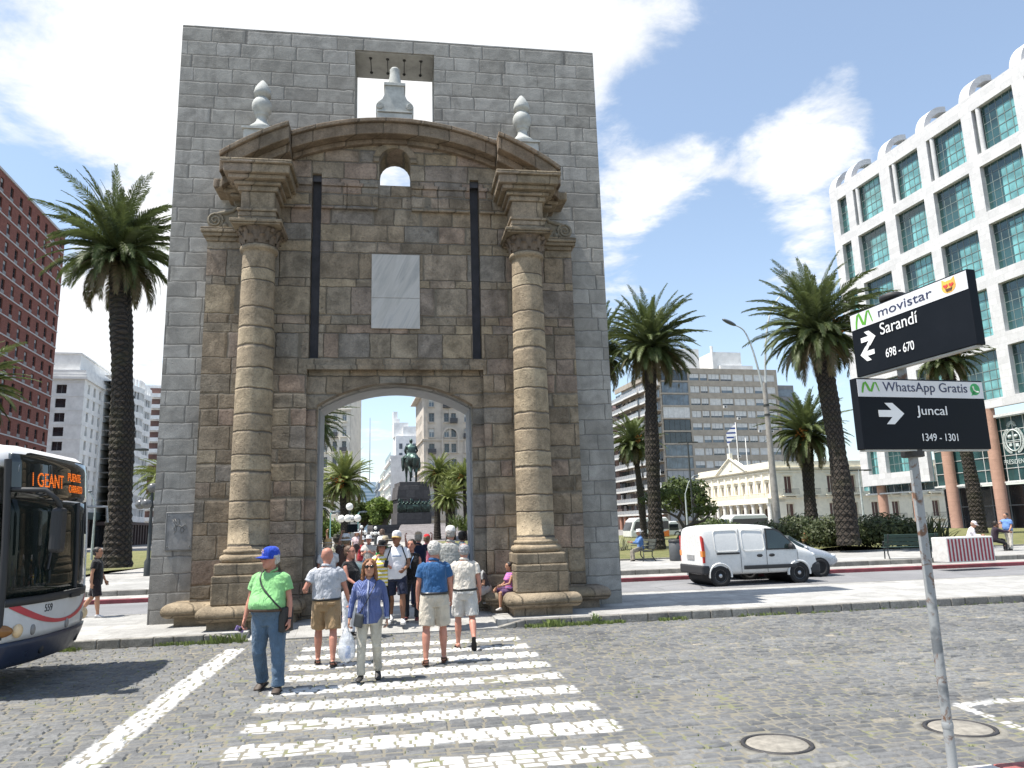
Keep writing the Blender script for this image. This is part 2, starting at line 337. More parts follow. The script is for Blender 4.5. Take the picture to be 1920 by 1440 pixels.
def build_road():
    rnd=random.Random(5)
    V=[];F=[];RN=[]
    holes=[(*uvof(G(1457,1395)),.33),(*uvof(G(1800,1365)),.33)]
    v=3.4
    while v<KERB_V-.02:
        h=rnd.uniform(.105,.14); span=max(6.,v*.80+4.)
        u=-span-rnd.random()*.2-(2. if v<9 else 0)
        while u<span+1.:
            l=rnd.uniform(.15,.25); g=.006+rnd.random()*.008
            u0,u1,v0,v1=u+g,u+l-g,v+g,v+h-g
            u+=l
            cu,cv=(u0+u1)/2,(v0+v1)/2
            if any((cu-a)**2+(cv-b)**2<(c+.05)**2 for a,b,c in holes): continue
            b=len(V); zt=rnd.gauss(0,.0032)+.004*math.sin(cu*1.3)*math.sin(cv*1.7); ta,tb=rnd.gauss(0,.035),rnd.gauss(0,.045); i=min(.022,.2*(v1-v0))
            V+=[(u0,v0,-.04),(u1,v0,-.04),(u1,v1,-.04),(u0,v1,-.04)]
            js=lambda:rnd.uniform(-.007,.007)
            mid=[(u0+js()*.5,v0+js(),-.012),(u1+js()*.5,v0+js(),-.012),(u1+js()*.5,v1+js(),-.012),(u0+js()*.5,v1+js(),-.012)]
            V+=mid
            V+=[(p[0]+sx*i,p[1]+sy*i,zt+ta*(p[0]-cu)+tb*(p[1]-cv)) for p,sx,sy in zip(mid,(1,-1,-1,1),(1,1,-1,-1))]
            F+=[(b,b+1,b+5,b+4),(b+1,b+2,b+6,b+5),(b+2,b+3,b+7,b+6),(b+3,b,b+4,b+7),(b+4,b+5,b+9,b+8),(b+5,b+6,b+10,b+9),(b+6,b+7,b+11,b+10),(b+7,b+4,b+8,b+11),(b+8,b+9,b+10,b+11)]
            rr=min(max(rnd.gauss(.42,.22),0),1); RN+=[rr]*9
        v+=h
    b=len(V); s=60; V+=[(-s,-12,-.011),(s,-12,-.011),(s,KERB_V+.1,-.011),(-s,KERB_V+.1,-.011)]; F.append((b,b+1,b+2,b+3)); RN.append(.4)
    me=bpy.data.meshes.new('cobbled_road'); me.from_pydata(V,[],F); a=me.attributes.new('rnd','FLOAT','FACE'); a.data.foreach_set('value',RN)
    me.materials.append(cobble_mat())
    o=bpy.data.objects.new('road',me); link(o); o.rotation_euler=(0,0,ROAD_RZ); tag(o,kind='structure')
    for k,(hu,hv,hr) in enumerate(holes):
        x,y,_=UV(hu,hv); t=thing('manhole_cover','round concrete manhole cover in the cobbles '+('directly behind the sign post','to the left of the sign post')[1-k],'manhole cover',(x,y,0),0,'manhole covers in the cobbled road')
        MB().lathe([(.001,-.03),(.27,-.03),(.27,.002),(.265,.006),(.0,.006)],32,mat=0).build('cover_plate',plain('manhole_concrete',(.26,.24,.205),.9,var=.35,scale=9,bump=.4,dirt=.5),t)
        MB().lathe([(.282,-.03),(.315,-.03),(.315,.008),(.282,.008),(.282,-.03)],32,caps=False).build('iron_ring',plain('cast_iron',(.05,.048,.05),.6,.4,bump=.3),t)
        MB().lathe([(.325,-.03),(.42,-.03),(.39,-.004),(.325,.002),(.325,-.03)],24,caps=False).build('cement_collar',plain('cement_collar_mat',(.19,.18,.155),.9,var=.35,scale=8,bump=.5),t)
build_road()
def pave_mat(name,h,w,c,j,joint=.012,bump=.3,var=.12):
    stops=[(0.,tuple(x*(1-var) for x in c)),(.6,c),(1.,tuple(min(x*(1+var),.9) for x in c))]
    return stonemat(name,h,w,stops,j,joint=joint,bump=bump,vert=True,vary=0,rowvary=0,mott=.22,blot=.28,grain=45.,face=.004)
M_PAVE=pave_mat('plaza_slabs',.8,.8,(.345,.34,.325),(.27,.26,.24))
M_PAVE2=pave_mat('sidewalk_tiles',.6,.6,(.35,.34,.32),(.26,.25,.23))
M_KERB=stonemat('kerb_granite',3.,.95,[(0.,(.20,.19,.175)),(1.,(.27,.26,.235))],(.10,.095,.08),rowvary=0,vary=.1,joint=.02,bump=.5)
def asphalt():
    t=NT('asphalt'); o=t.tc('Object'); k=t.mr(t.noise(o,.35,6,.65,.7),.3,.7,.82,1.15); g=t.mr(t.noise(o,60.,3,.7),.3,.7,.75,1.25)
    c=t.mix(1.,(.185,.185,.19),t.comb(k,k,k),'MULTIPLY'); c=t.mix(1.,c,t.comb(g,g,g),'MULTIPLY')
    cr=t.node('ShaderNodeTexVoronoi',feature='DISTANCE_TO_EDGE'); t.put(cr.inputs['Vector'],o); cr.inputs['Scale'].default_value=.22
    c=t.mix(t.mr(cr.outputs[0],0.,.006,.6,0.),c,(.06,.06,.06))
    return t.fin(c,.85,t.bump(t.noise(o,90.,3),.3,.01))
M_ASPH=asphalt()
def grass_mat(name='lawn',a=(.115,.13,.038),b=(.20,.185,.075)):
    t=NT(name); o=t.tc('Object'); c=t.mix(t.mr(t.noise(o,1.1,6,.7,.6),.35,.65),a,b); g=t.mr(t.noise(o,30.,4,.8),.25,.75,.6,1.3)
    c=t.mix(1.,c,t.comb(g,g,g),'MULTIPLY'); return t.fin(c,.95,t.bump(t.noise(o,45.,4,.8),.8,.05))
M_LAWN=grass_mat()
PLZ_V=uvof(G(1400,1101,.15))[1]            # far edge of the raised plaza platform
def sheet(name,polys,z,mat,thick=.3):
    m=MB()
    for p in polys: m.prism(p,z-thick,z,plane='xy')
    o=m.build(name,mat,rz=ROAD_RZ,fix=True); return tag(o,kind='structure')
# plaza platform with a lowered ramp at the crossing
R0,R1=-2.75,2.05; kv=KERB_V
m=MB()
m.box(-40,R0,kv+.16,PLZ_V-.16,-.1,.15); m.box(R1,46,kv+.16,PLZ_V-.16,-.1,.15); m.box(R0,R1,kv+1.1,PLZ_V-.16,-.1,.15)
m.add([(R0,kv+.02,.015),(R1,kv+.02,.015),(R1,kv+1.1,.15),(R0,kv+1.1,.15),(R0,kv+.02,-.1),(R1,kv+.02,-.1),(R1,kv+1.1,-.1),(R0,kv+1.1,-.1)],[(0,1,2,3),(4,5,1,0),(5,6,2,1),(6,7,3,2),(7,4,0,3)])
tag(m.build('plaza_pavement',M_PAVE,rz=ROAD_RZ),kind='structure')
m=MB()
rk=random.Random(3)
for a,b in ((-40,R0-.55),(R1+.55,46)):
    u=a
    while u<b-.05:
        l=min(rk.uniform(.8,1.15),b-u); m.box(u+.006,u+l-.006,kv+rk.uniform(-.006,.006),kv+.157,-.1,.153+rk.uniform(-.004,.004)); u+=l
for s,a,b in ((1,R0-.55,R0),(-1,R1,R1+.55)):
    z=lambda u:(.152 if (u==a)==(s==1) else .03)
    m.add([(a,kv,z(a)),(b,kv,z(b)),(b,kv+.157,z(b)),(a,kv+.157,z(a)),(a,kv,-.1),(b,kv,-.1),(b,kv+.157,-.1),(a,kv+.157,-.1)],[(0,1,2,3),(4,5,1,0),(5,6,2,1),(6,7,3,2),(7,4,0,3)])
u=-40
while u<46: m.box(u+.005,u+.995,PLZ_V-.157,PLZ_V,-.1,.152); u+=1
tag(m.build('kerb',M_KERB,rz=ROAD_RZ,bev=.018),kind='structure')
# avenue behind the gate, terraces and lawn beyond
FK=uvof(G(1500,1078))[1]
tag(MB().box(-150,150,PLZ_V+.0,FK+.3,-.35,.004).build('asphalt_road',M_ASPH,rz=ROAD_RZ),kind='structure')
M_REDK=plain('red_painted_kerb',(.23,.055,.065),.75,var=.4,scale=3,dirt=.5)
tag(MB().box(-150,150,FK,FK+.18,-.1,.13).build('red_kerb',M_REDK,rz=ROAD_RZ,bev=.015),kind='structure')
tag(MB().box(-150,150,FK+.18,FK+1.35,-.1,.134).build('pavement',M_PAVE2,rz=ROAD_RZ),kind='structure')
tag(MB().box(-150,150,FK+1.35,FK+1.62,-.1,.30).build('terrace_kerb',M_KERB,rz=ROAD_RZ,bev=.02),kind='structure')
tag(MB().box(-150,150,FK+1.62,FK+8.2,-.1,.295).build('terrace_pavement',pave_mat('terrace_slabs',1.2,1.2,(.33,.325,.31),(.29,.28,.26)),rz=ROAD_RZ),kind='structure')
gm=MB().box(-1500,1500,-1500,1500,-1.,-.05).build('ground',plain('far_ground',(.22,.21,.20),.95,scale=.3)); tag(gm,kind='structure')
def lawn(name,u0,u1,v0,v1,mounds,base=.33):
    nu,nv=int((u1-u0)/.8)+1,int((v1-v0)/.8)+1; V=[];F=[]
    for j in range(nv+1):
        for i in range(nu+1):
            u=u0+(u1-u0)*i/nu; v=v0+(v1-v0)*j/nv; z=base+.04*mnoise.noise((u*.3,v*.3,1))
            for (a,b,h,s) in mounds: z+=h*math.exp(-((u-a)**2+(v-b)**2)/(s*s))
            V.append((u,v,z))
    for j in range(nv):
        for i in range(nu): a=j*(nu+1)+i; F.append((a,a+1,a+nu+2,a+nu+1))
    m=MB(); m.add(V,F,0,True); return tag(m.build(name,M_LAWN,rz=ROAD_RZ),kind='structure')
PALM_A=at(1592,1022,36); PALM_L=at(218,1064,36); PALM_B=at(1232,1030,42)
LV=FK+8.3
mounds=[(*uvof(p),h,2.2) for p,h in ((PALM_A,.25),(PALM_L,.12),(PALM_B,.1))]
lawn('lawn_right',5.2,60,LV,LV+60,mounds); lawn('lawn_left',-60,-13.5,LV-1.2,LV+60,mounds)
m=MB(); m.box(5.1,60,LV-.14,LV,-.1,.36); m.box(-60,-13.4,LV-1.34,LV-1.2,-.1,.36); tag(m.build('lawn_edging',M_KERB,rz=ROAD_RZ),kind='structure')
tag(MB().box(-13.38,5.08,FK+8.2,LV+90,-.1,.30).build('plaza_walk',M_PAVE2,rz=ROAD_RZ),kind='structure')
# near pavement with the red and white kerb at the right foot of the picture
c0=G(1690,1446,.12); c1=G(1960,1423,.12); dn=(c1-c0)[:2]; dn/=np.linalg.norm(dn); nn=np.array([-dn[1],dn[0]])
def nearp(s,n): p=c0[:2]+dn*s+nn*n; return (p[0],p[1])
tag(MB().prism([nearp(.0,-.16),nearp(9,-.16),nearp(9,-8),nearp(0,-8)],-.1,.118,plane='xy').build('near_pavement',M_PAVE2,fix=True),kind='structure')
m=MB()
for i in range(12): m.prism([nearp(i*.75+.004,-.157),nearp(i*.75+.746,-.157),nearp(i*.75+.746,0),nearp(i*.75+.004,0)],-.1,.12,mat=i%2,plane='xy')
tag(m.build('near_kerb',[plain('white_kerb_paint',(.62,.58,.55),.8,var=.3,scale=9,dirt=.5),plain('red_kerb_paint',(.32,.10,.09),.8,var=.4,scale=9,dirt=.5)],fix=True,bev=.015),kind='structure')
# weeds along the kerb
def weeds():
    rw=random.Random(8); m=MB()
    def tuft(u,v,n,h):
        for _ in range(n):
            a=rw.uniform(0,2*PI); r=rw.uniform(0,.05); l=h*rw.uniform(.5,1.2); w=.006; x=u+r*math.cos(a); y=v+r*math.sin(a)*.5
            dx,dy=math.cos(a)*l*.5,math.sin(a)*l*.4
            m.add([(x-w,y,-.02),(x+w,y,-.02),(x+dx*.5+w*.8,y+dy*.5,l*.7),(x+dx,y+dy,l)],[(0,1,2,3)])
    for a,b,n,h in ((-7.6,-5.6,130,.06),(-4.3,-2.7,70,.07),(-3.3,-2.8,26,.15),(2.6,4.6,150,.07),(3.0,3.3,26,.13),(5.4,6.0,26,.07),(6.9,8.2,22,.06),(8,14,30,.04)):
        for _ in range(n): tuft(rw.uniform(a,b),KERB_V-abs(rw.gauss(.015,.06)),7,h)
    for _ in range(700):
        u,v=rw.uniform(-8,9),rw.uniform(5.5,KERB_V); tuft(u,v,3,.012)
    o=m.build('grass',plain('weed_green',(.20,.25,.07),.8,var=.4,scale=5),rz=ROAD_RZ); tag(o,kind='stuff')
weeds()
bush_at=UV(4.02,KERB_V-.03)
# ------------------------------------------------------------------ the old city gate and the granite frame behind it
GA=G(275,1172,.15); GB=G(1167,1131,.15); GANG=math.atan2(GB[1]-GA[1],GB[0]-GA[0]); GW=float(np.linalg.norm(GB-GA))
CX=5.2; Z0=.15
def arcz(x,R_,c=5.0): return c+math.sqrt(max(R_*R_-(x-CX)**2,0))
def arc(x0,x1,R_,n=16,c=5.0): return [(x0+(x1-x0)*i/n,arcz(x0+(x1-x0)*i/n,R_,c)) for i in range(n+1)]
# lower opening: segmental arch
OX0,OX1,OSP,OCR=3.43,6.97,4.64,5.16
_h=(OX1-OX0)/2; _s=OCR-OSP; OR=(_h*_h+_s*_s)/(2*_s); OC=OCR-OR
def oarc(x0,x1,d=0.,n=20): return arc(x0,x1,OR+d,n,OC)
def build_slab():
    t=thing('granite_frame_wall','tall flat grey granite frame wall standing behind the old stone gateway','wall',tuple(GA[:2])+(Z0,),GANG)
    m=MB(); T=1.2; H=14.22
    m.box(0,OX0,0,T,0,H); m.box(OX1,GW,0,T,0,H)
    m.prism(oarc(OX0,OX1)+[(OX1,9.9),(OX0,9.9)],0,T)
    m.box(OX0,4.17,0,T,9.9,H); m.box(6.17,OX1,0,T,9.9,H); m.box(4.17,6.17,0,T,13.85,H)
    m.build('wall',M_GRAN,t,fix=True)
    m=MB(); m.box(.25,GW-.25,.06,T-.06,H+.002,H+.05); m.box(0,.24,.02,T,H+.002,H+.012); m.box(GW-.24,GW,.02,T,H+.002,H+.012)
    m.build('roof_flashing',plain('zinc_flashing',(.55,.56,.56),.5,.3),t)
    m=MB(); m.box(4.175,6.165,.05,T-.02,13.83,13.849)
    for i in range(4):
        for y in (.28,.9): m.lathe([(.0,-.03),(.03,-.03),(.03,0),(.045,0),(.045,.012),(0,.012)],10,(4.55+i*.43,y,13.825),1)
        m.box(4.54+i*.43,4.56+i*.43,.28,.9,13.822,13.829,1)
    m.build('lintel_soffit',[M_CONC,plain('bolt_steel',(.05,.05,.05),.6,.5)],t)
    m=MB()   # pale lining of the passage
    m.box(OX0-.0,OX0+.035,.25,T+.02,0,OSP); m.box(OX1-.035,OX1,.25,T+.02,0,OSP)
    o=oarc(OX0,OX1); i=oarc(OX0,OX1,-.035); m.prism(o+i[::-1],.25,T+.02)
    m.build('opening_lining',plain('lining_granite',(.30,.305,.315),.7,var=.2,scale=4,bump=.15),t,fix=True)
    p=MB(); p.box(.27,.84,-.035,0,1.52,2.34)
    q=p.build('plaque',plain('plaque_bronze',(.27,.265,.255),.6,.0,var=.3,scale=5,bump=.2),t,bev=.008)
    p=MB()
    for a,b,c,d in ((.285,.825,1.535,1.55),(.285,.825,2.31,2.325)): p.box(a,b,-.041,-.03,c,d)
    for a,b in ((.285,.30),(.81,.825)): p.box(a,b,-.041,-.03,1.552,2.308)
    for x in (.33,.78):
        for z in (1.6,2.26): p.ball((x,-.04,z),.014,6)
    hs=[(.62,2.02),(.56,2.05),(.50,2.06),(.45,2.12),(.42,2.18),(.46,2.2),(.5,2.12)]
    p.tube([(x,-.038,z) for x,z in hs],.013,6)
    for a in ([(.62,2.02),(.66,1.96),(.63,1.90)],[(.6,2.02),(.58,1.94),(.61,1.88)],[(.48,2.05),(.44,1.98),(.47,1.92)],[(.5,2.04),(.5,1.95),(.45,1.89)],[(.62,2.03),(.68,2.08),(.7,2.02)],[(.54,2.06),(.56,2.16),(.53,2.2)]):
        p.tube([(x,-.038,z) for x,z in a],.008,6)
    p.build('relief',plain('relief_bronze',(.17,.168,.162),.6,.0),q)
build_slab()
def build_gate():
    t=thing('stone_gateway','old brown sandstone city gateway with two columns and an arched cornice','gateway',tuple(GA[:2])+(Z0,),GANG)
    YF=-.45; RI=6.0; GR=((3.24,3.46),(6.98,7.20)); GZ0,GZ1=5.7,10.2; RX0,RX1,RZ=3.22,7.22,5.45
    m=MB()
    def P(poly,y0=YF,y1=.0): m.prism(poly,y0,y1)
    # flanks
    P([(.95,0),(RX0,0),(RX0,RZ),(GR[0][0],RZ),(GR[0][0],arcz(GR[0][0],RI))]+arc(GR[0][0],1.74,RI,8)[1:]+[(1.74,8.42),(.95,8.42)])
    P([(2*CX-.95,0),(2*CX-.95,8.42),(2*CX-1.74,8.42)]+arc(2*CX-1.74,GR[1][1],RI,8)+[(GR[1][1],RZ),(RX1,RZ),(RX1,0)])
    for a,b in GR:
        P([(a,RZ),(b,RZ),(b,GZ0),(a,GZ0)]); P([(a,GZ1),(b,GZ1)]+arc(b,a,RI,2))
    OQ0,OQ1,OQZ,OQS=4.80,5.55,9.96,10.55; oc=(OQ0+OQ1)/2; orr=(OQ1-OQ0)/2
    P([(3.46,RZ),(OQ0,RZ),(OQ0,OQS)]+[(OQ0,arcz(OQ0,RI))]+arc(OQ0,3.46,RI,6)[1:])
    P([(OQ1,RZ),(6.98,RZ)]+arc(6.98,OQ1,RI,6)+[(OQ1,OQS)])
    P([(OQ0,RZ),(OQ1,RZ),(OQ1,OQZ),(OQ0,OQZ)])
    top=[(oc-orr*math.cos(PI*i/10),OQS+orr*math.sin(PI*i/10)) for i in range(11)]
    P(top+arc(OQ1,OQ0,RI,4))
    # recessed panel around the opening
    YR=-.30
    P([(RX0,0),(OX0,0),(OX0,OSP),(RX0,OSP)],YR); P([(OX1,0),(RX1,0),(RX1,OSP),(OX1,OSP)],YR)
    P([(RX0,OSP),(OX0,OSP)]+oarc(OX0,OX1)[1:-1]+[(OX1,OSP),(RX1,OSP),(RX1,RZ),(RX0,RZ)],YR)
    # the part of the gate that stands in the window of the granite frame
    P([(4.2,9.95),(OQ0,9.95),(OQ0,arcz(OQ0,RI)),(4.2,arcz(4.2,RI))],.0,.45); P([(OQ1,9.95),(6.14,9.95),(6.14,arcz(6.14,RI)),(OQ1,arcz(OQ1,RI))],.0,.45)
    P(top+[(OQ1,11.0),(OQ0,11.0)],.0,.45)
    m.build('wall',M_STONE,t,fix=True)
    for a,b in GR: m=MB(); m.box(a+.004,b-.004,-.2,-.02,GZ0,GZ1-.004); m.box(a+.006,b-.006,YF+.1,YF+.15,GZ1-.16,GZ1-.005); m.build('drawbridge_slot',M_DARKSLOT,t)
    # oculus surround
    m=MB(); r2=orr+.16
    poly=[(oc+r2*math.cos(PI*i/12),OQS+r2*math.sin(PI*i/12)) for i in range(13)]+[(oc-orr*math.cos(PI*i/12),OQS+orr*math.sin(PI*i/12)) for i in range(13)]
    m.prism(poly,YF-.05,YF-.002); m.build('oculus_surround',M_STONE2,t,fix=True,bev=.015)
    # lintel shelf above the arch and string course
    m=MB(); m.box(RX0+.0,RX1-.0,YF-.03,YF-.002,RZ-.02,RZ+.10); m.build('lintel_shelf',M_STONE,t,bev=.012)
    for a,b in ((2.55,GR[0][0]-.005),(3.47,4.05),(4.06,4.78),(5.57,6.2),(6.21,6.97),(GR[1][1]+.005,7.85)):
        m=MB(); m.box(a,b,YF-.06,YF-.002,9.40,9.86); m.box(a,b,YF-.10,YF-.003,9.862,9.95); m.box(a,b,YF-.085,YF-.003,9.30,9.398); m.build('string_course',M_STONE,t,bev=.012)
    # marble panel
    m=MB(); m.box(4.64,5.755,YF-.045,YF-.002,6.40,7.13); m.box(4.64,5.755,YF-.045,YF-.002,7.136,8.2); m.build('marble_panel',M_MARBLE,t,bev=.006)
    # arched cornice: raised broken ends and a set-back centre, each in three mouldings
    def seg(x0,x1,lift,yo,nm):
        m=MB(); n=14
        for r0,r1,y in ((6.0,6.12,-.13),(6.122,6.40,-.38),(6.402,6.50,-.45)):
            a=arc(x0,x1,r1+lift,n); b=arc(x0,x1,r0+(lift if r0>6.05 else 0),n); m.prism(b+a[::-1],YF+y-yo,.02)
        m.build(nm,M_ARCH,t,fix=True,bev=.02)
    seg(2.79,7.61,0,.0,'arch_cornice'); seg(1.30,2.78,.06,.34,'cornice_end'); seg(7.62,2*CX-1.30,.06,.34,'cornice_end')
    # columns with pedestals, capitals and entablature
    for cx in (2.185,2*CX-2.16):
        cy=-.95
        c=MB(); rs=[]
        prof=[(.44,1.40),(.42,1.5),(.415,1.6)]+[(.412-.065*(i/14)**1.4,1.6+6.3*i/14) for i in range(15)]+[(.347,7.95),(.395,7.97),(.41,8.02),(.395,8.07),(.355,8.09),(.35,8.12)]
        c.lathe(prof,40,(cx,cy,0)); col=c.build('column',M_DRUM,t)
        b=MB(); b.lathe([(.50,1.264),(.53,1.28),(.555,1.335),(.55,1.385),(.52,1.412),(.475,1.42),(.47,1.45),(.485,1.465),(.49,1.49),(.475,1.52),(.44,1.53)],40,(cx,cy,0)); b.build('base',M_DRUM,col)
        k=MB(); k.lathe([(.36,8.10),(.37,8.2),(.41,8.36),(.46,8.46)],24,(cx,cy,0))
        for row,(n,z0,hh,rr) in enumerate(((10,8.09,.19,.375),(10,8.16,.27,.39))):
            for i in range(n):
                a=2*PI*(i+.5*row)/n; d=Vector((math.cos(a),math.sin(a),0)); s=Vector((-d.y,d.x,0)); 
                pts=[(0,0,.075),(.02,.4,.085),(.045,.75,.075),(.10,.98,.055),(.135,.90,.03)]
                for q in range(4):
                    (o0,h0,w0),(o1,h1,w1)=pts[q],pts[q+1]
                    for sg in (-1,1):
                        p0=Vector((cx,cy,z0+hh*h0))+d*(rr+o0+.02); p1=Vector((cx,cy,z0+hh*h1))+d*(rr+o1+.02)
                        e0=Vector((cx,cy,z0+hh*h0))+d*(rr+o0-.01)+s*sg*w0; e1=Vector((cx,cy,z0+hh*h1))+d*(rr+o1-.01)+s*sg*w1
                        k.quad(p0,e0,e1,p1,0)
        for i in range(4):
            a=PI/4+i*PI/2; k.ball((cx+.47*math.cos(a),cy+.47*math.sin(a),8.40),.06,8)
        k.build('capital',plain('carved_capital',(.15,.115,.085),.9,var=.35,scale=8,bump=.5,dirt=.5),col)
        b=MB(); b.box(cx-.52,cx+.52,cy-.52,YF-.003,8.46,8.50); b.box(cx-.55,cx+.55,cy-.55,YF-.003,8.502,8.58)
        b.box(cx-.40,cx+.40,cy-.40,YF-.003,8.582,8.80); b.box(cx-.43,cx+.43,cy-.43,YF-.003,8.802,8.87); b.box(cx-.36,cx+.36,cy-.36,YF-.003,8.872,9.28)
        b.build('entablature_block',M_STONE2,t,bev=.02)
        b=MB()
        for z0,z1,o in ((9.282,9.40,.43),(9.402,9.50,.50),(9.502,9.60,.61),(9.602,9.80,.70),(9.802,9.90,.76)):
            b.box(cx-o,cx+o,cy-o+.03,YF-.003,z0,z1)
        o_=-1 if cx<CX else 1
        for z0,z1,o in ((9.40,9.50,.42),(9.502,9.62,.56),(9.622,9.84,.80)):
            x0,x1=sorted((cx+o_*.3,cx+o_*(.3+o))); b.box(x0,x1,YF-.30+.002*o,-.01,z0+.001,z1-.012)
        b.build('cornice_block',M_STONE2,t,bev=.022)
        b=MB()
        b.box(cx-.535,cx+.535,-1.56,YF-.003,1.035,1.262); b.build('pedestal_cap',M_STONE2,t,bev=.03)
        b=MB(); b.box(cx-.565,cx+.565,-1.60,YF-.003,.46,1.033); b.build('pedestal_die',M_STONE2,t,bev=.03)
        # rounded bench-like plinth
        b=MB()
        def bull(x0,x1,y0,z0,z1,r):
            rs=[]; k_=10
            for i in range(k_+1):
                a=-PI/2+PI*i/k_; o=r*math.cos(a); z=(z0+z1)/2+(z1-z0)/2*math.sin(a); rs.append((o,z))
            prev=[(x0-o,y0-o,x1+o,z) for o,z in rs]
            v=[];f=[]
            for (xa,ya,xb,z) in prev: v+=[(xa,0,z),(xa,ya,z),(xb,ya,z),(xb,0,z)]
            for i in range(len(prev)-1):
                for j in range(3): a=i*4+j; f.append((a,a+1,a+5,a+4))
            b.add(v,f,0,True); n=len(prev)-1; b.add([v[0],v[1],v[2],v[3]],[(0,1,2,3)]); b.add(v[n*4:n*4+4],[(3,2,1,0)])
        bull(cx-.66,cx+.66,-1.64,.16,.455,.13); b.box(cx-.62,cx+.62,-1.56,-.02,.0,.16)
        xo=(.62,2.0) if cx<CX else (2*CX-2.0,2*CX-.62)
        bull(xo[0],xo[1],-.62,.165,.465,.15); b.box(xo[0]+.08,xo[1]-.08,-.60,-.02,0,.165)
        xi=(2.6,3.20) if cx<CX else (2*CX-3.20,2*CX-2.6)
        bull(xi[0],xi[1],-.82,.165,.455,.10); b.box(xi[0]+.05,xi[1]-.05,-.80,-.02,0,.165)
        b.build('plinth',M_STONE2,t,fix=True)
        # pilaster cap + scroll
        x0,x1=(.95,1.74) if cx<CX else (2*CX-1.74,2*CX-.95)
        b=MB(); b.box(x0-.03,x1+.03,YF-.05,-.01,8.425,8.52); b.box(x0-.09,x1+.09,YF-.12,-.01,8.522,8.60); b.box(x0-.13,x1+.1,YF-.16,-.01,8.602,8.72)
        b.build('pilaster_cap',M_STONE2,t,bev=.015)
        s=1 if cx<CX else -1; bx=.90 if cx<CX else 2*CX-.90
        b=MB()
        def S(x,z): return (bx+s*x,8.72+z)
        body=[(.30,.02),(.62,.02),(.74,.10),(.80,.30),(.82,.62),(.80,.72),(.70,.74),(.66,.66),(.72,.58),(.66,.42),(.50,.36),(.30,.36)]
        b.prism([S(*p) for p in body],YF-.02,YF+.18)
        for (ux,uz,ur) in ((.20,.20,.185),(.68,.64,.085)):
            c0=S(ux,uz); b.prism([(c0[0]+ur*math.cos(2*PI*i/20),c0[1]+ur*math.sin(2*PI*i/20)) for i in range(20)],YF-.04,YF+.18)
            sp=[(c0[0]+s*(ur*(1-i/26.))*math.cos(i*.55),YF-.045,c0[1]+(ur*(1-i/26.))*math.sin(i*.55)) for i in range(25)]
            b.tube(sp,ur*.13,6)
        c0=S(.42,.09); b.ball((c0[0],YF+.02,c0[1]),.085,8)
        b.tube([(S(x,z)[0],YF-.02,S(x,z)[1]) for x,z in ((.25,.36),(.42,.40),(.58,.44),(.67,.55))],[.05,.055,.05,.04],8)
        b.build('scroll',plain('scroll_stone',(.23,.20,.15),.9,var=.3,scale=8,bump=.4,dirt=.3),t,fix=True)
        # finial on the cornice end
        f=MB(); fx=2.03 if cx<CX else 2*CX-2.06; fy=-.42
        f.box(fx-.34,fx+.34,fy-.30,fy+.30,10.4,11.12); f.box(fx-.38,fx+.38,fy-.34,fy+.34,11.122,11.18)
        f.lathe([(.30,11.18),(.31,11.25),(.27,11.30),(.20,11.36),(.13,11.46),(.115,11.54),(.14,11.60),(.155,11.61),(.155,11.63)]+[(.02+.215*math.sin(.75+i*.27),11.86-.245*math.cos(.75+i*.27)) for i in range(8)]+[(.13,12.08),(.14,12.12),(.20,12.14),(.205,12.22),(.18,12.32),(.12,12.43),(.05,12.53),(.0,12.575)],28,(fx,fy,0))
        f.build('finial',M_LIME,t)
    # keystone ornament
    f=MB(); fx=5.17; y0,y1=-.62,-.12
    f.box(fx-.43,fx+.43,y0,y1,11.42,11.76)
    half=[(.44,11.762),(.455,11.80),(.455,11.98),(.40,12.08),(.30,12.16),(.24,12.30),(.23,12.52)]
    f.prism([(fx+a,b) for a,b in half]+[(fx-a,b) for a,b in half[::-1]],y0+.03,y1-.03); f.box(fx-.26,fx+.26,y0,y1,12.522,12.60)
    for sx in (-1,1):
        f.prism([(fx+sx*.36+.085*math.cos(2*PI*i/16),11.97+.085*math.sin(2*PI*i/16)) for i in range(16)],y0-.01,y1)
        f.tube([(fx+sx*(.36+(.075*(1-i/16.))*math.cos(i*.6)),y0-.012,11.97+.075*(1-i/16.)*math.sin(i*.6)) for i in range(15)],.011,5)
    f.box(fx-.42,fx+.42,y0-.012,y1,11.80,11.83)
    f.lathe([(.19,12.60),(.175,12.66),(.13,12.90),(.118,13.02),(.125,13.08),(.09,13.13),(0,13.14)],20,(fx,(y0+y1)/2,0))
    f.build('crest_ornament',M_LIME,t,fix=True,bev=.01)
build_gate()
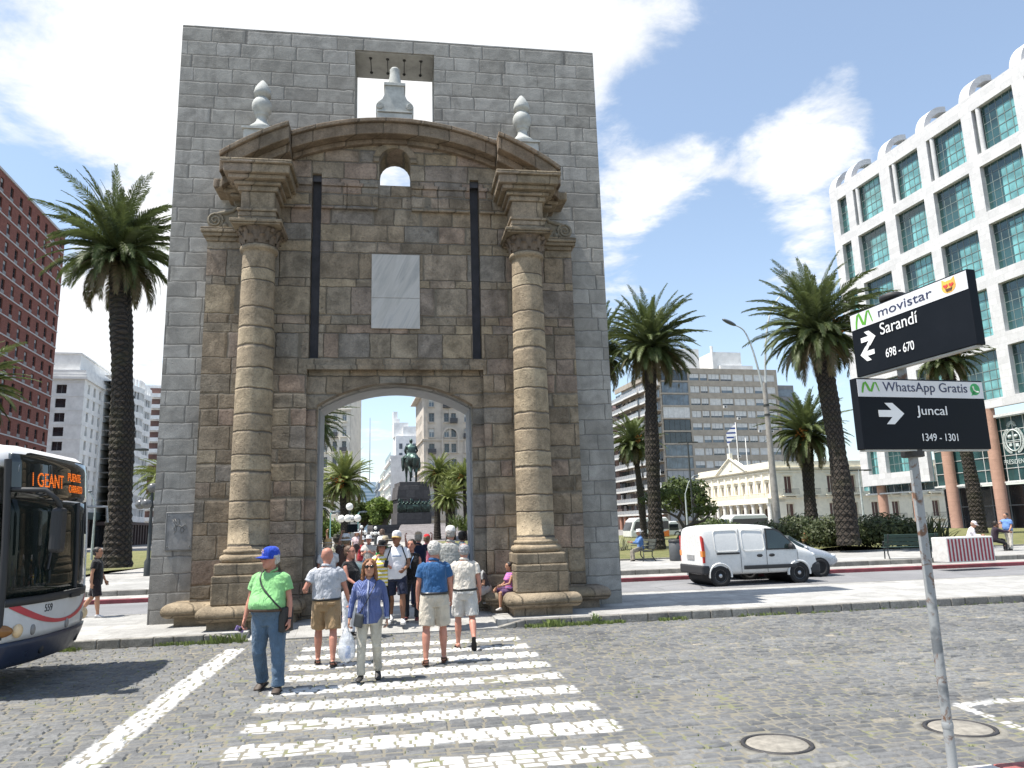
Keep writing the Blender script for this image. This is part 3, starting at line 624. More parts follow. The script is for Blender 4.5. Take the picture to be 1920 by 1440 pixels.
# ------------------------------------------------------------------ buildings round the square
_d=ray(640,998)[:2]; D1=_d/np.linalg.norm(_d); D2=np.array([D1[1],-D1[0]]); A1=math.atan2(D1[1],D1[0]); A2=math.atan2(D2[1],D2[0])
def FM(ox,oy,ang,oz=0.): return Matrix.Translation((ox,oy,oz))@Matrix.Rotation(ang,4,'Z')
def facade(mb,M,L0,L1,z0,z1,cols,rows,depth=.25,mat=0,rmat=None,skip=()):
    """wall in the plane y=0 of M with real window openings; returns the opening centres"""
    xs=sorted({L0,L1,*[c for w in cols for c in w]}); zs=sorted({z0,z1,*[c for w in rows for c in w]})
    rmat=mat if rmat is None else rmat; out=[]
    cs={round(a,4):b for a,b in cols}; rs={round(a,4):b for a,b in rows}
    for i in range(len(xs)-1):
        for j in range(len(zs)-1):
            a,b,c,d=xs[i],xs[i+1],zs[j],zs[j+1]
            if cs.get(round(a,4))==b and rs.get(round(c,4))==d and (i,j) not in skip:
                p=[(a,0,c),(b,0,c),(b,0,d),(a,0,d)]; q=[(x,depth,z) for x,_,z in p]
                mb.add(p+q,[(0,1,5,4),(1,2,6,5),(2,3,7,6),(3,0,4,7)],rmat,False,M); out.append(((a+b)/2,(c+d)/2,b-a,d-c))
            else: mb.add([(a,0,c),(b,0,c),(b,0,d),(a,0,d)],[(0,1,2,3)],mat,False,M)
    return out
def winmesh(w,h,nx,nz,fw,mats,bar=.05,blind=0.,name='window'):
    m=MB(); m.box(-w/2,w/2,.0,.03,-h/2,h/2,1)
    for x in [-w/2+fw/2,w/2-fw/2]: m.box(x-fw/2,x+fw/2,-.05,-.002,-h/2,h/2,0)
    for z in [-h/2+fw/2,h/2-fw/2]: m.box(-w/2+fw+.001,w/2-fw-.001,-.05,-.002,z-fw/2,z+fw/2,0)
    for i in range(1,nx): x=-w/2+w*i/nx; m.box(x-bar/2,x+bar/2,-.04,-.003,-h/2+fw+.001,h/2-fw-.001,0)
    for i in range(1,nz): z=-h/2+h*i/nz; m.box(-w/2+fw+.001,w/2-fw-.001,-.038,-.004,z-bar/2,z+bar/2,0)
    if blind: m.box(-w/2+fw,w/2-fw,-.03,-.0015,h/2-fw-blind*(h-2*fw),h/2-fw-.001,2)
    return m
def put_windows(root,M,slots,kinds,depth,rnd,limit=100,name='window',ang=0.,used=None):
    """each opening gets its own window (shared meshes); past the limit the rest is one part"""
    used=used if used is not None else [0]; rest=None; cache={}
    for (x,z,w,h) in slots:
        k=rnd.choice(kinds); key=(round(w,2),round(h,2),kinds.index(k))
        loc=M@Vector((x,depth-.001,z))
        if used[0]<limit:
            if key not in cache: cache[key]=winmesh(w,h,*k[:3],k[3],bar=k[4],blind=k[5]).mesh(name,k[3])
            o=bpy.data.objects.new(name,cache[key]); link(o,root); o.location=loc; o.rotation_euler=(0,0,ang); used[0]+=1
        else:
            if rest is None: rest=MB(); rm=k[3]
            wm=winmesh(w,h,*k[:3],k[3],bar=k[4],blind=k[5]); Mx=Matrix.Translation(loc)@Matrix.Rotation(ang,4,'Z'); b=len(rest.v)
            rest.v+=[tuple(Mx@Vector(p)) for p in wm.v]; rest.f+=[tuple(i+b for i in f) for f in wm.f]; rest.m+=wm.m; rest.s+=wm.s
    if rest: o=rest.build('upper_windows',rm,root); o['kind']='stuff'
    return used
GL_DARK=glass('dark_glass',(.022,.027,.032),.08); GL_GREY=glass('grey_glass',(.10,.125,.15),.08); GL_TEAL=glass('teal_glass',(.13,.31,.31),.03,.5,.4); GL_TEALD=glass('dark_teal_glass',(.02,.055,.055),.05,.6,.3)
FR_WHITE=plain('white_frame',(.62,.62,.60),.6); FR_GREY=plain('grey_frame',(.22,.23,.24),.5); FR_DARK=plain('dark_frame',(.05,.05,.05),.5); BLIND=plain('roller_blind',(.62,.62,.60),.8,var=.2,scale=1.5); BLINDG=plain('grey_blind',(.36,.37,.38),.8,var=.2)
W_RED=plain('white_render',(.79,.785,.765),.85,var=.15,scale=.6,dirt=.15)
def brickmat(name,c,h=.085,w=.25):
    return stonemat(name,h,w,[(0.,tuple(x*.75 for x in c)),(.5,c),(1.,tuple(x*1.2 for x in c))],tuple(x*.9+.03 for x in c),joint=.008,bump=.1,rowvary=0,vary=0,mott=.15,blot=.15,grain=8.)
rb=random.Random(21)
def brick_tower():
    P=at(105,640,125); t=thing('brick_tower','tall dark red brick tower block with thin white floor lines at the left edge','building',(P[0],P[1],0),A1)
    m=MB(); H=54.6; pit=2.85; zs=[34.39+pit*k for k in range(-11,7)]
    cols=[(-1.65-3.38*i-.55,-1.65-3.38*i+.55) for i in range(10)]
    rows=[(z+.72,z+2.25) for z in zs if z>12.5]
    sl=facade(m,FM(0,0,0),-34,0,0,H,cols,rows,.22)
    m.box(-34,0,.25,20,0,H-.01); 
    m.build('wall',brickmat('dark_red_brick',(.20,.075,.058)),t)
    m=MB()
    for z in zs: m.box(-34,.06,-.10,-.002,z-.09,z+.09)
    m.box(-34.1,.1,-.15,20,H+.002,H+.35); m.build('floor_lines',plain('pale_concrete_band',(.50,.48,.48),.8),t)
    m=MB()
    for a,b in cols:
        for c,d in rows: m.box(a+.02,b-.02,-.03,-.002,c-.55,c-.06)
    o=m.build('spandrel_panel',plain('grey_panel',(.22,.215,.22),.7,var=.3),t); o['kind']='stuff'
    sl.sort(key=lambda s:(-s[0]))
    put_windows(t,FM(0,0,0),sl,[(1,2,.07,[FR_DARK,GL_DARK,BLINDG],.05,0),(1,2,.07,[FR_DARK,GL_DARK,BLINDG],.05,.0),(1,2,.07,[FR_DARK,GL_GREY,BLINDG],.05,.35)],.22,rb)
brick_tower()
def pale_office():
    P=at(160,850,150); P=P[:2]-D1*3.6; t=thing('office_building','pale grey stone office block with stepped top left of the palm trunk','building',(P[0],P[1],0),A1)
    m=MB(); H=33.3; pit=2.86
    rows=[(31.6-pit*k,33.0-pit*k) for k in range(9)]
    cols=[(2.2+3.7*i,3.45+3.7*i) for i in range(7)]
    rows_s=[(30.7-pit*k,32.6-pit*k) for k in range(9)]
    s1=facade(m,FM(0,0,0),0,28,0,H,cols,rows_s,.3)
    M2=FM(0,22,-PI/2); fc=[(22-a-1.9,22-a) for a in (3.2,7.6,11.5,16.)]
    s2=facade(m,M2,0,22,0,H,fc,[(30.4-pit*k,32.2-pit*k) for k in range(9)],.3)
    m.box(.35,28,.35,21.9,0,H-.02)
    m.build('wall',W_RED,t)
    m=MB(); m.box(-.5,28.5,-.5,22,H+.002,H+.5); m.box(-.3,28.3,-.3,22,H+.502,H+1.1); m.box(-.1,28,-.1,22,H+1.102,H+1.9)
    for k in range(10): z=33.1-pit*k-.35; m.box(-.07,28,-.07,-.002,z-.1,z+.1); m.box(-.07,-.002,-.07,22,z-.1,z+.1)
    m.build('cornice',W_RED,t)
    m=MB(); m.box(1.6,27,1.6,21,H+1.902,H+5.5); m.box(1.4,27.2,1.4,21.2,H+5.502,H+5.8); m.build('penthouse',W_RED,t)
    u=put_windows(t,FM(0,0,0),s1,[(2,1,.08,[FR_WHITE,GL_DARK,BLINDG],.06,.0),(2,2,.08,[FR_WHITE,GL_GREY,BLIND],.06,.4)],.3,rb)
    put_windows(t,M2,s2,[(1,1,.06,[FR_DARK,GL_DARK,BLINDG],.05,0),(2,1,.06,[FR_GREY,GL_DARK,BLINDG],.05,0.)],.3,rb,ang=-PI/2,used=u)
    m=MB(); m.box(-.3,28,-1.2,-.003,5.6,7.0); m.build('canopy',plain('dark_canopy',(.03,.05,.05),.7),t)
    m=MB()
    for i in range(9): m.box(.6+3.2*i,1.3+3.2*i,-.5,-.004,0,5.59)
    m.build('pillar',plain('dark_pillar',(.10,.07,.065),.6),t)
    m=MB(); m.box(.3,27.9,-.2,-.006,.1,5.58); m.build('shopfront',GL_DARK,t)
pale_office()
def banded_office():
    P=at(238,850,170); t=thing('office_building','white office block with wavy horizontal bands of windows right of the palm trunk','building',(P[0],P[1],0),A1)
    m=MB(); g=MB(); H=36.; pit=3.0
    xs=[-12,-9,-6,-3,0,3,6,9,12,15,18]; ys=[0,-1.0,-1.0,0,-.2,-1.2,-1.2,-.2,0,-.6,0]
    def zig(mb,z0,z1,off):
        n=len(xs)
        for i in range(n-1):
            mb.quad((xs[i],ys[i]+off,z0),(xs[i+1],ys[i+1]+off,z0),(xs[i+1],ys[i+1]+off,z1),(xs[i],ys[i]+off,z1))
            for z in (z0,z1): mb.quad((xs[i],ys[i]+off,z),(xs[i+1],ys[i+1]+off,z),(xs[i+1],2.5,z),(xs[i],2.5,z))
    for k in range(11):
        z=5.9+pit*k
        if z>H: break
        zig(m,z-.65,z+.65,-.35)
        for i in range(len(xs)-1):
            for f in (.12,.5,.88):
                x=xs[i]+(xs[i+1]-xs[i])*f; y=ys[i]+(ys[i+1]-ys[i])*f; m.box(x-.16,x+.16,y-.28,y+.1,z+.651,z+2.349)
    m.box(-12,18,2.2,16,0,H-1.5); m.box(-6,14,3,12,H-1.5,H+1.)
    m.build('wall',W_RED,t)
    for k in range(10): zig(g,5.9+pit*k+.66,5.9+pit*k+2.34,0.)
    g.build('window_band',glass('band_glass',(.06,.07,.075),.1,.6,.9),t)
    m=MB(); m.box(-14,60,-1.2,-.5,4.6,5.2); m.box(-14,60,-.4,1.9,4.4,5.15)
    for i in range(16): m.box(-13+2.5*i,-12.2+2.5*i,-1.1,-.3,0,4.59)
    m.build('arcade',plain('dark_brown_arcade',(.075,.05,.045),.7),t)
    m=MB(); m.box(-14,60,1.0,1.5,0,4.39); m.build('shopfront',GL_DARK,t)
banded_office()
def balcony_block():
    P=at(280,850,205); t=thing('apartment_building','white apartment block with stacked balconies just left of the granite frame','building',(P[0],P[1],0),A2)
    m=MB(); m.box(-2.5,14,0,14,0,43.5); m.box(4,10,2,10,43.502,47)
    for k in range(12): z=6+3.1*k; m.box(-1.,3.4,-1.5,-.002,z-.15,z+.9); m.box(6,10.4,-1.5,-.002,z-.15,z+.9)
    m.build('wall',W_RED,t)
    m=MB()
    for k in range(12): z=6+3.1*k; m.box(-.8,3.2,-.06,-.003,z+.92,z+2.6); m.box(6.2,10.2,-.06,-.003,z+.92,z+2.6)
    m.build('balcony_door',plain('reddish_door',(.16,.085,.07),.6,var=.4,scale=.7),t)
balcony_block()
def apartment():
    P=at(1245,850,175); t=thing('apartment_building','grey beige apartment block with window bands and balconies behind the palms','building',(P[0],P[1],0),A2)
    BE=plain('beige_concrete',(.36,.32,.265),.85,var=.2,scale=.8,dirt=.3); m=MB(); H=38.2; pit=3.02
    rows=[(35.2-pit*k,36.9-pit*k) for k in range(11)]
    cols=[]
    x=7.9
    for w in (2.5,1.9,3.,3.,3.,2.2,3.,2.4): cols.append((x,x+w)); x+=w+.28
    s1=facade(m,FM(0,0,0),7.4,x+.4,0,H,cols,rows,.18); XR=x+.4
    m.box(.4,XR,.5,26,0,H-.02); m.box(0,.4,-.001,.6,0,H)
    for k in range(12): z=38.1-pit*k; m.box(.1,7.38,-.25,.49,z-.35,z)
    M2=FM(0,30,-PI/2)
    for k in range(11):
        z=33.95-pit*k
        for a,b,o in ((0,9.5,1.4),(10,19.5,1.6),(20,30,1.2)):
            m.box(-o,.39,29.9-b,29.9-a,z-.2,z-.001)
    m.box(0.,.39,0.61,30,36.9,H)
    m.build('wall',BE,t)
    r=MB()
    for k in range(11):
        z=33.95-pit*k
        for a,b,o in ((0,9.5,1.4),(10,19.5,1.6),(20,30,1.2)):
            r.box(-o-.02,-o+.05,29.9-b,29.9-a,z-.28,z+.18); r.box(-o,-o+.03,29.9-b,29.9-a,z+.22,z+.95,1)
            for i in range(9): y=29.9-b+(b-a)*i/8; r.box(-o-.03,-o-.001,y-.04,y+.04,z+.19,z+1.0)
            r.box(-o-.03,-o+.04,29.9-b,29.9-a,z+.96,z+1.02)
    r.build('balcony_railing',[FR_WHITE,plain('rail_glass',(.32,.34,.36),.2)],t)
    g=MB()
    for k in range(11):
        z=33.96-pit*k; y=.7
        while y<29:
            g.box(.36,.388,y,y+1.55,z+.05,z+2.4,rb.choice((0,0,1,2))); y+=1.75
    g.build('balcony_door',[GL_DARK,GL_GREY,BLINDG],t)
    for k in range(12):
        z=38.1-pit*(k+1); c=rb.choice(([FR_GREY,GL_GREY],[FR_DARK,GL_DARK],[FR_GREY,BLINDG],[FR_WHITE,BLIND],[FR_GREY,GL_GREY],[FR_GREY,GL_DARK]))
        wm=winmesh(6.8,2.6,5,1,.08,c,.07).build('loggia_glazing',c,t,loc=(3.9,-.05,z+1.32))
    put_windows(t,FM(0,0,0),s1,[(2,1,.07,[FR_GREY,BLIND,BLIND],.06,0),(2,1,.07,[FR_GREY,GL_GREY,BLIND],.06,.62),(2,1,.07,[FR_WHITE,BLIND,BLIND],.06,0),(3,1,.07,[FR_GREY,GL_DARK,BLIND],.06,.8)],.18,rb)
    ac=MB()
    for x,z in ((9.6,4.3),(13.2,4.3),(12,7.4),(17.5,10.2),(21.,13.4),(18.8,16.4),(25.,22.5),(22.4,7.3),(16.2,28.4),(28.2,22.4),(19.6,25.6)):
        ac.box(x,x+.85,-.45,-.02,z,z+.62); ac.prism([(x+.42+.24*math.cos(2*PI*i/12),z+.31+.24*math.sin(2*PI*i/12)) for i in range(12)],-.47,-.44,1)
    a=ac.build('air_conditioner',[plain('ac_white',(.6,.6,.58),.6),FR_DARK],t); a['kind']='stuff'
    m=MB()
    for i in range(9): m.lathe([(.5,0),(.5,4.6)],14,(-.6,2+3.3*i,0))
    m.build('arcade_column',plain('salmon_column',(.40,.21,.15),.7),t,fix=True)
    m=MB(); m.box(4,14,6,14,H,H+6.3); m.box(16.5,24.5,4,12,H,H+5.2); m.box(18,27,3,5,H,H+1.6); m.lathe([(.35,H),(.35,H+6.6)],10,(16.4,3.8,0)); m.build('penthouse',W_RED,t)
    m=MB(); m.box(XR+.02,XR+5,1,20,0,34.5); m.build('side_wall',plain('grey_wall',(.22,.22,.225),.8,var=.3,scale=.5),t)
    g=MB()
    for k in range(10): g.box(XR+.4,XR+4.6,.9,.998,31.6-pit*k,33.4-pit*k)
    g.build('side_window_band',GL_GREY,t)
apartment()
def pink_block():
    P=at(1163,850,215); t=thing('apartment_building','narrow pinkish apartment block beside the right edge of the granite frame','building',(P[0],P[1],0),A2)
    m=MB(); m.box(-14,3,0,14,0,36)
    for k in range(11): m.box(-12,2.6,-1.2,-.002,4.8+2.9*k,5.6+2.9*k)
    m.build('wall',plain('pink_render',(.50,.38,.34),.85,var=.15,scale=.6),t)
    g=MB()
    for k in range(11): 
        for x in (-11,-7.5,-4,-.6): g.box(x,x+2.3,-.06,-.003,5.62+2.9*k,7.4+2.9*k)
    g.build('balcony_door',GL_DARK,t)
pink_block()
def palace():
    P=at(1447,900,120); t=thing('palace','cream neoclassical palace with a colonnade, balustrade and small pediment','palace',(P[0],P[1],-.45),A2)
    CRM=plain('cream_stucco',(.80,.745,.61),.8,var=.12,scale=1.,dirt=.12); DK=plain('brown_shutter',(.11,.055,.045),.6,var=.3)
    m=MB(); L=25.; H=10.6
    M2=FM(0,L,-PI/2)
    cols=[(1.05+2.45*i,1.85+2.45*i) for i in range(10)]; low=[(1.0+2.45*i,2.0+2.45*i) for i in range(10)]
    s1=facade(m,M2,0,L,5.4,H,cols,[(6.2,8.1)],.3)
    m.add([(2.6,0,0),(2.6,L,0),(2.6,L,5.4),(2.6,0,5.4)],[(0,1,2,3)])
    m.box(.35,40,.35,L,5.4,H-.03); m.box(2.61,40,.35,L,0,5.39)
    rc=[(2.2+3.9*i,3.6+3.9*i) for i in range(9)]
    s2=facade(m,FM(0,0,0),0,40,0,H,rc,[(1.9,4.6),(6.2,9.0)],.3)
    m.build('wall',CRM,t)
    m=MB()
    def band(z0,z1,o): m.box(-o,.0,-o,L+o,z0,z1); m.box(.001,40,-o,-.002,z0+.001,z1-.001)
    band(H-1.0,H-.8,.18); band(H-.6,H-.42,.3); band(H-.418,H-.25,.5); band(H-.1,H+.75,.05)
    band(5.5,5.62,.35)
    m.box(-1.0,-.36,0,L,4.75,5.5); m.box(-.9,2.6,.0,L,4.9,5.3)
    yc=L-13.2; pz=H-.25
    m.add([(-.5,yc-5,pz),(-.5,yc+5,pz),(-.5,yc,pz+2.35),(.6,yc-5,pz),(.6,yc+5,pz),(.6,yc,pz+2.35)],[(0,2,1),(3,4,5),(0,3,5,2),(1,2,5,4),(0,1,4,3)])
    m.build('cornice',CRM,t,fix=True)
    m=MB()
    for s in (-1,1): 
        a=Vector((-.62,yc+s*5.3,pz)); b=Vector((-.62,yc,pz+2.6)); m.tube([a,b],.17,6)
    m.box(-.7,-.2,yc-.5,yc+.5,pz+2.5,pz+3.4); m.box(-.6,-.52,yc-.55,yc+.55,pz+.4,pz+1.6)
    for i in range(10):
        y=L-(1.45+2.45*i); m.add([(-.3,y-.75,8.5),(-.3,y+.75,8.5),(-.3,y,9.0),(-.003,y-.75,8.5),(-.003,y+.75,8.5),(-.003,y,9.0)],[(0,2,1),(0,3,5,2),(1,2,5,4),(0,1,4,3)])
    for i in range(11): y=L-.25-2.45*i; m.box(-.14,-.003,y-.28,y+.28,5.63,H-1.01)
    m.build('ornament',CRM,t,fix=True)
    bl=MB(); 
    for y0,y1 in ((.2,7.2),(7.5,17.6),(17.9,24.8)):
        bl.box(-.98,-.80,y0,y1,6.32,6.45); bl.box(-.98,-.80,y0,y1,5.502,5.6)
        y=y0+.1
        while y<y1: bl.lathe([(.05,5.6),(.085,5.8),(.04,6.1),(.06,6.32)],6,(-.89,y,0)); y+=.32
    bl.build('balustrade',CRM,t)
    cm=MB().lathe([(.46,0),(.46,.2),(.36,.28),(.36,1.2),(.30,4.3),(.30,4.36),(.42,4.5),(.42,4.74)],16).mesh('column',[plain('white_stucco_column',(.78,.75,.68),.7)])
    for i in range(11):
        o=bpy.data.objects.new('column',cm); link(o,t); o.location=(-.55,.5+2.4*i,.0)
    u=put_windows(t,M2,s1,[(2,1,.08,[CRM,DK,DK],.06,0)],.3,rb,ang=-PI/2)
    put_windows(t,FM(0,0,0),s2,[(2,1,.08,[CRM,DK,DK],.06,0)],.3,rb,used=u)
    g=MB()
    for i in range(10): y=L-(1.5+2.45*i); g.box(2.5,2.598,y-.5,y+.5,.5,3.9)
    g.build('door',[DK],t)
    for a,c in rc:
        for z in (1.7,6.0):
            b=MB(); b.box(a-.7,c+.7,-.7,-.003,z-.2,z-.02); b.box(a-.4,a-.2,-.5,-.004,z-.55,z-.21); b.box(c+.2,c+.4,-.5,-.004,z-.55,z-.21); b.box(a-.3,c+.3,-.15,-.005,z+3.15,z+3.35); bo=b.build('balcony',CRM,t)
            r=MB(); r.box(a-.7,c+.7,-.69,-.66,z+.85,z+.9)
            for i in range(15): x=a-.68+(c-a+1.36)*i/14; r.box(x-.015,x+.015,-.685,-.665,z-.018,z+.849)
            r.build('iron_railing',FR_DARK,bo)
    for k,(yy,h) in enumerate(((yc+2.6,4.6),(yc-.3,8.0),(yc-3.2,4.9))):
        f=MB(); f.lathe([(.09,H+.7),(.06,H+.7+h),(.0,H+.72+h)],8,(1.0,yy,0)); f.build('flagpole',FR_WHITE,t)
    fl=MB(); n=8
    for s_ in range(n+1): pass
    V=[];F=[]
    for i in range(9):
        for j in range(5):
            x=i/8; V.append((1.0-1.75*x+.12*math.sin(x*7+j*.4)*x,yc-.3+.5*x,H+.7+7.9-1.9*x-j*.55+.06*math.sin(i)))
    for i in range(8):
        for j in range(4): a=i*5+j; F.append((a,a+1,a+6,a+5))
    fl.add(V,F,0,True)
    t2=NT('flag_cloth'); zz=t2.sep(t2.tc('Generated'))[2]; st=t2.math('GREATER_THAN',t2.math('FRACT',t2.math('MULTIPLY',zz,5.)),.62)
    fo=fl.build('flag',[t2.fin(t2.mix(st,(.72,.72,.72),(.03,.06,.22)),.8)],None); fo.matrix_world=Matrix.Translation((P[0],P[1],-.45))@Matrix.Rotation(A2,4,'Z'); tag(fo,'white flag with blue stripes flying above the cream palace','flag')
palace()
def glass_tower():
    P=at(1605,800,105); t=thing('office_tower','white gridded office building with teal glass, curved roof ribs and salmon columns','building',(P[0],P[1],0),A1+PI)
    WH=stonemat('white_marble_cladding',.75,1.15,[(0.,(.53,.525,.525)),(.5,(.58,.575,.575)),(1.,(.62,.615,.61))],(.40,.39,.39),joint=.012,bump=.05,rowvary=0,vary=0,mott=.08,blot=.10,grain=20.)
    L=46.; rows=[(42.4-7*k,47.9-7*k) for k in range(5)]; cols=[(1.56,3.54)]+[(5.03+7*i,10.5+7*i) for i in range(6)]
    m=MB(); g=FM(0,0,0)
    D=.6
    s=facade(m,g,0,12.4,5.9,49.8,cols[:2],rows+[(7.4,12.9)],D); s+=facade(m,g,12.4,L,13.4,49.8,[(12.41,17.5)]+cols[3:],rows,D)
    m.add([(12.4,0,5.9),(12.4,D,5.9),(12.4,D,13.4),(12.4,0,13.4)],[(0,1,2,3)]); m.add([(12.4,0,13.4),(L,0,13.4),(L,D,13.4),(12.4,D,13.4)],[(0,1,2,3)]); m.add([(0,0,5.9),(12.4,0,5.9),(12.4,D,5.9),(0,D,5.9)],[(0,1,2,3)])
    m.add([(0,0,5.9),(0,2,5.9),(0,2,49.8),(0,0,49.8)],[(3,2,1,0)]); m.add([(0,0,49.8),(L,0,49.8),(L,1.3,49.8),(0,1.3,49.8)],[(0,1,2,3)])
    m.build('wall',WH,t,fix=False)
    for x0 in [0.]+[3.54+7*i for i in range(7)]:
        w=1.5; r=MB(); n=12; Rr=3.7; V=[];F=[]
        for i in range(n+1):
            a=PI/2*i/n
            for rr in (Rr,Rr-.75):
                y=Rr-rr*math.cos(a); z=49.3+.0+rr*math.sin(a)*1.02
                V+= [(x0,y,z),(x0+w,y,z)]
        for i in range(n):
            b=i*4; F+=[(b,b+1,b+5,b+4),(b+2,b+6,b+7,b+3),(b,b+4,b+6,b+2),(b+1,b+3,b+7,b+5)]
        F+=[(n*4,n*4+1,n*4+3,n*4+2)]
        r.add(V,F); r.box(x0,x0+w,Rr,9,51.75,52.46); r.build('roof_rib',WH,t,fix=True)
    m=MB(); m.box(.2,L,5.6,6.2,49.0,50.6); m.box(.3,L,9.2,20,45,51.6); m.build('roof_wall',WH,t)
    GR=plain('mullion_green',(.16,.20,.19),.5)
    k1=[(5,5,.06,[GR,GL_TEAL,GL_TEALD],.07,0.)]; used=[0]
    for (x,z,w,h) in s:
        v=rb.random(); mm=winmesh(w,h,6 if w>3 else 2,5,.06,None,.075)
        # opened bays: darker glass at the left and under the lintel, pale blinds behind the rest
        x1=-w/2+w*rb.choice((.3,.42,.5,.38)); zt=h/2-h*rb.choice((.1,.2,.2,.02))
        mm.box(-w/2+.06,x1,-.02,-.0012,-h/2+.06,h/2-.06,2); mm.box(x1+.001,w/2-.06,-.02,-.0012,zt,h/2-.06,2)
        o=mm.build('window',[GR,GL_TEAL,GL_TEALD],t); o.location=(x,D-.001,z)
        pc=MB().lathe([(.27,-h/2),(.27,h/2)],14,caps=False) if (w>3 and z>42) else None
        if pc: q=pc.build('inner_column',WH,o); q.location=(-w/2+w*.12,-.3,0)
    m=MB(); m.box(-3.2,-.02,2.6,12,5.4,47.); m.build('glazed_corner',[GL_TEAL],t)
    f=MB()
    for k in range(15): f.box(-3.23,-.01,2.55,2.599,6.+2.8*k,6.08+2.8*k)
    for i in range(4): f.box(-3.2+i*1.05,-3.13+i*1.05,2.54,2.598,5.4,47.)
    f.build('corner_mullion',FR_WHITE,t)
    m=MB(); m.box(12.42,L,1.0,1.2,5.2,12.3); m.box(-.4,12.38,1.36,1.6,4.9,5.88); m.build('curtain_glass',[GL_TEALD],t)
    f=MB()
    for i in range(24): f.box(12.5+1.45*i,12.56+1.45*i,.94,.999,5.2,12.3)
    for z in (5.2,6.6,8.0,9.4,10.8,12.25): f.box(12.42,L,.93,.998,z,z+.06)
    f.box(12.42,L,.5,.92,5.0,5.19); f.box(12.42,L,.3,.9,12.32,12.6); f.box(-.4,12.38,.6,1.34,4.7,4.88)
    for i in range(9): f.box(.2+1.4*i,.26+1.4*i,1.3,1.359,4.9,5.88)
    f.build('curtain_mullion',FR_WHITE,t)
    m=MB(); m.box(9,L,5,5.3,0,5.0); m.build('lobby_glass',[GL_DARK],t); 
    f=MB()
    for i in range(16): f.box(9+2.4*i,9.1+2.4*i,4.9,4.999,0,5.)
    f.box(9,L,4.88,4.998,2.6,2.7); f.build('lobby_frame',FR_GREY,t)
    SA=stonemat('salmon_granite',1.1,9.,[(0.,(.42,.255,.19)),(1.,(.46,.28,.21))],(.32,.19,.14),joint=.02,bump=.1,rowvary=0,vary=0,drum=True,mott=.1,blot=.05)
    for x,h in ((2.2,5.9),(8.6,5.9),(15.25,13.4),(21.95,13.4),(28.7,13.4),(35.5,13.4)):
        MB().lathe([(.63,0),(.63,h)],24,(x,.35 if h>6 else 1.2,0),caps=False).build('column',SA,t)
    e=MB(); rr=random.Random(2)
    EMB=plain('etched_white',(.55,.60,.58),.5)
    cx,cz=24.1,9.6
    pts=[(cx+.95*math.cos(2*PI*i/24),.90,cz+1.15*math.sin(2*PI*i/24)) for i in range(25)]; e.tube(pts,.07,6)
    for k in range(26):
        a=-1.2+ (2.4)*k/25+PI/2; 
        for s in (-1,1):
            an=PI/2+s*(.5+k*.09); r0=1.25; x,z=cx+r0*math.cos(an),cz+1.4*math.sin(an); e.box(x-.12,x+.12,.88,.92,z-.10,z+.10)
    for i in range(13): a=PI*i/12; e.tube([(cx+.25*math.cos(a),.90,cz+1.55+.25*math.sin(a)),(cx+.62*math.cos(a),.90,cz+1.55+.62*math.sin(a))],.035,5)
    e.box(cx-.85,cx+.85,.88,.91,cz-.03,cz+.03); e.box(cx-.03,cx+.03,.88,.91,cz-1.05,cz+1.05); e.ball((cx-.4,.9,cz+.45),.22,6); e.ball((cx+.4,.9,cz+.45),.2,6); e.box(cx-.6,cx-.25,.88,.91,cz-.6,cz-.3); e.box(cx+.2,cx+.6,.88,.91,cz-.7,cz-.35)
    em=e.build('crest',EMB,t)
    o=bpy.data.objects.new('lettering',fonttext('PRESIDENCIA',3.6,.5,EMB)); link(o,t); o.location=(22.5,.88,7.05); o.rotation_euler=(PI/2,0,0)
glass_tower()
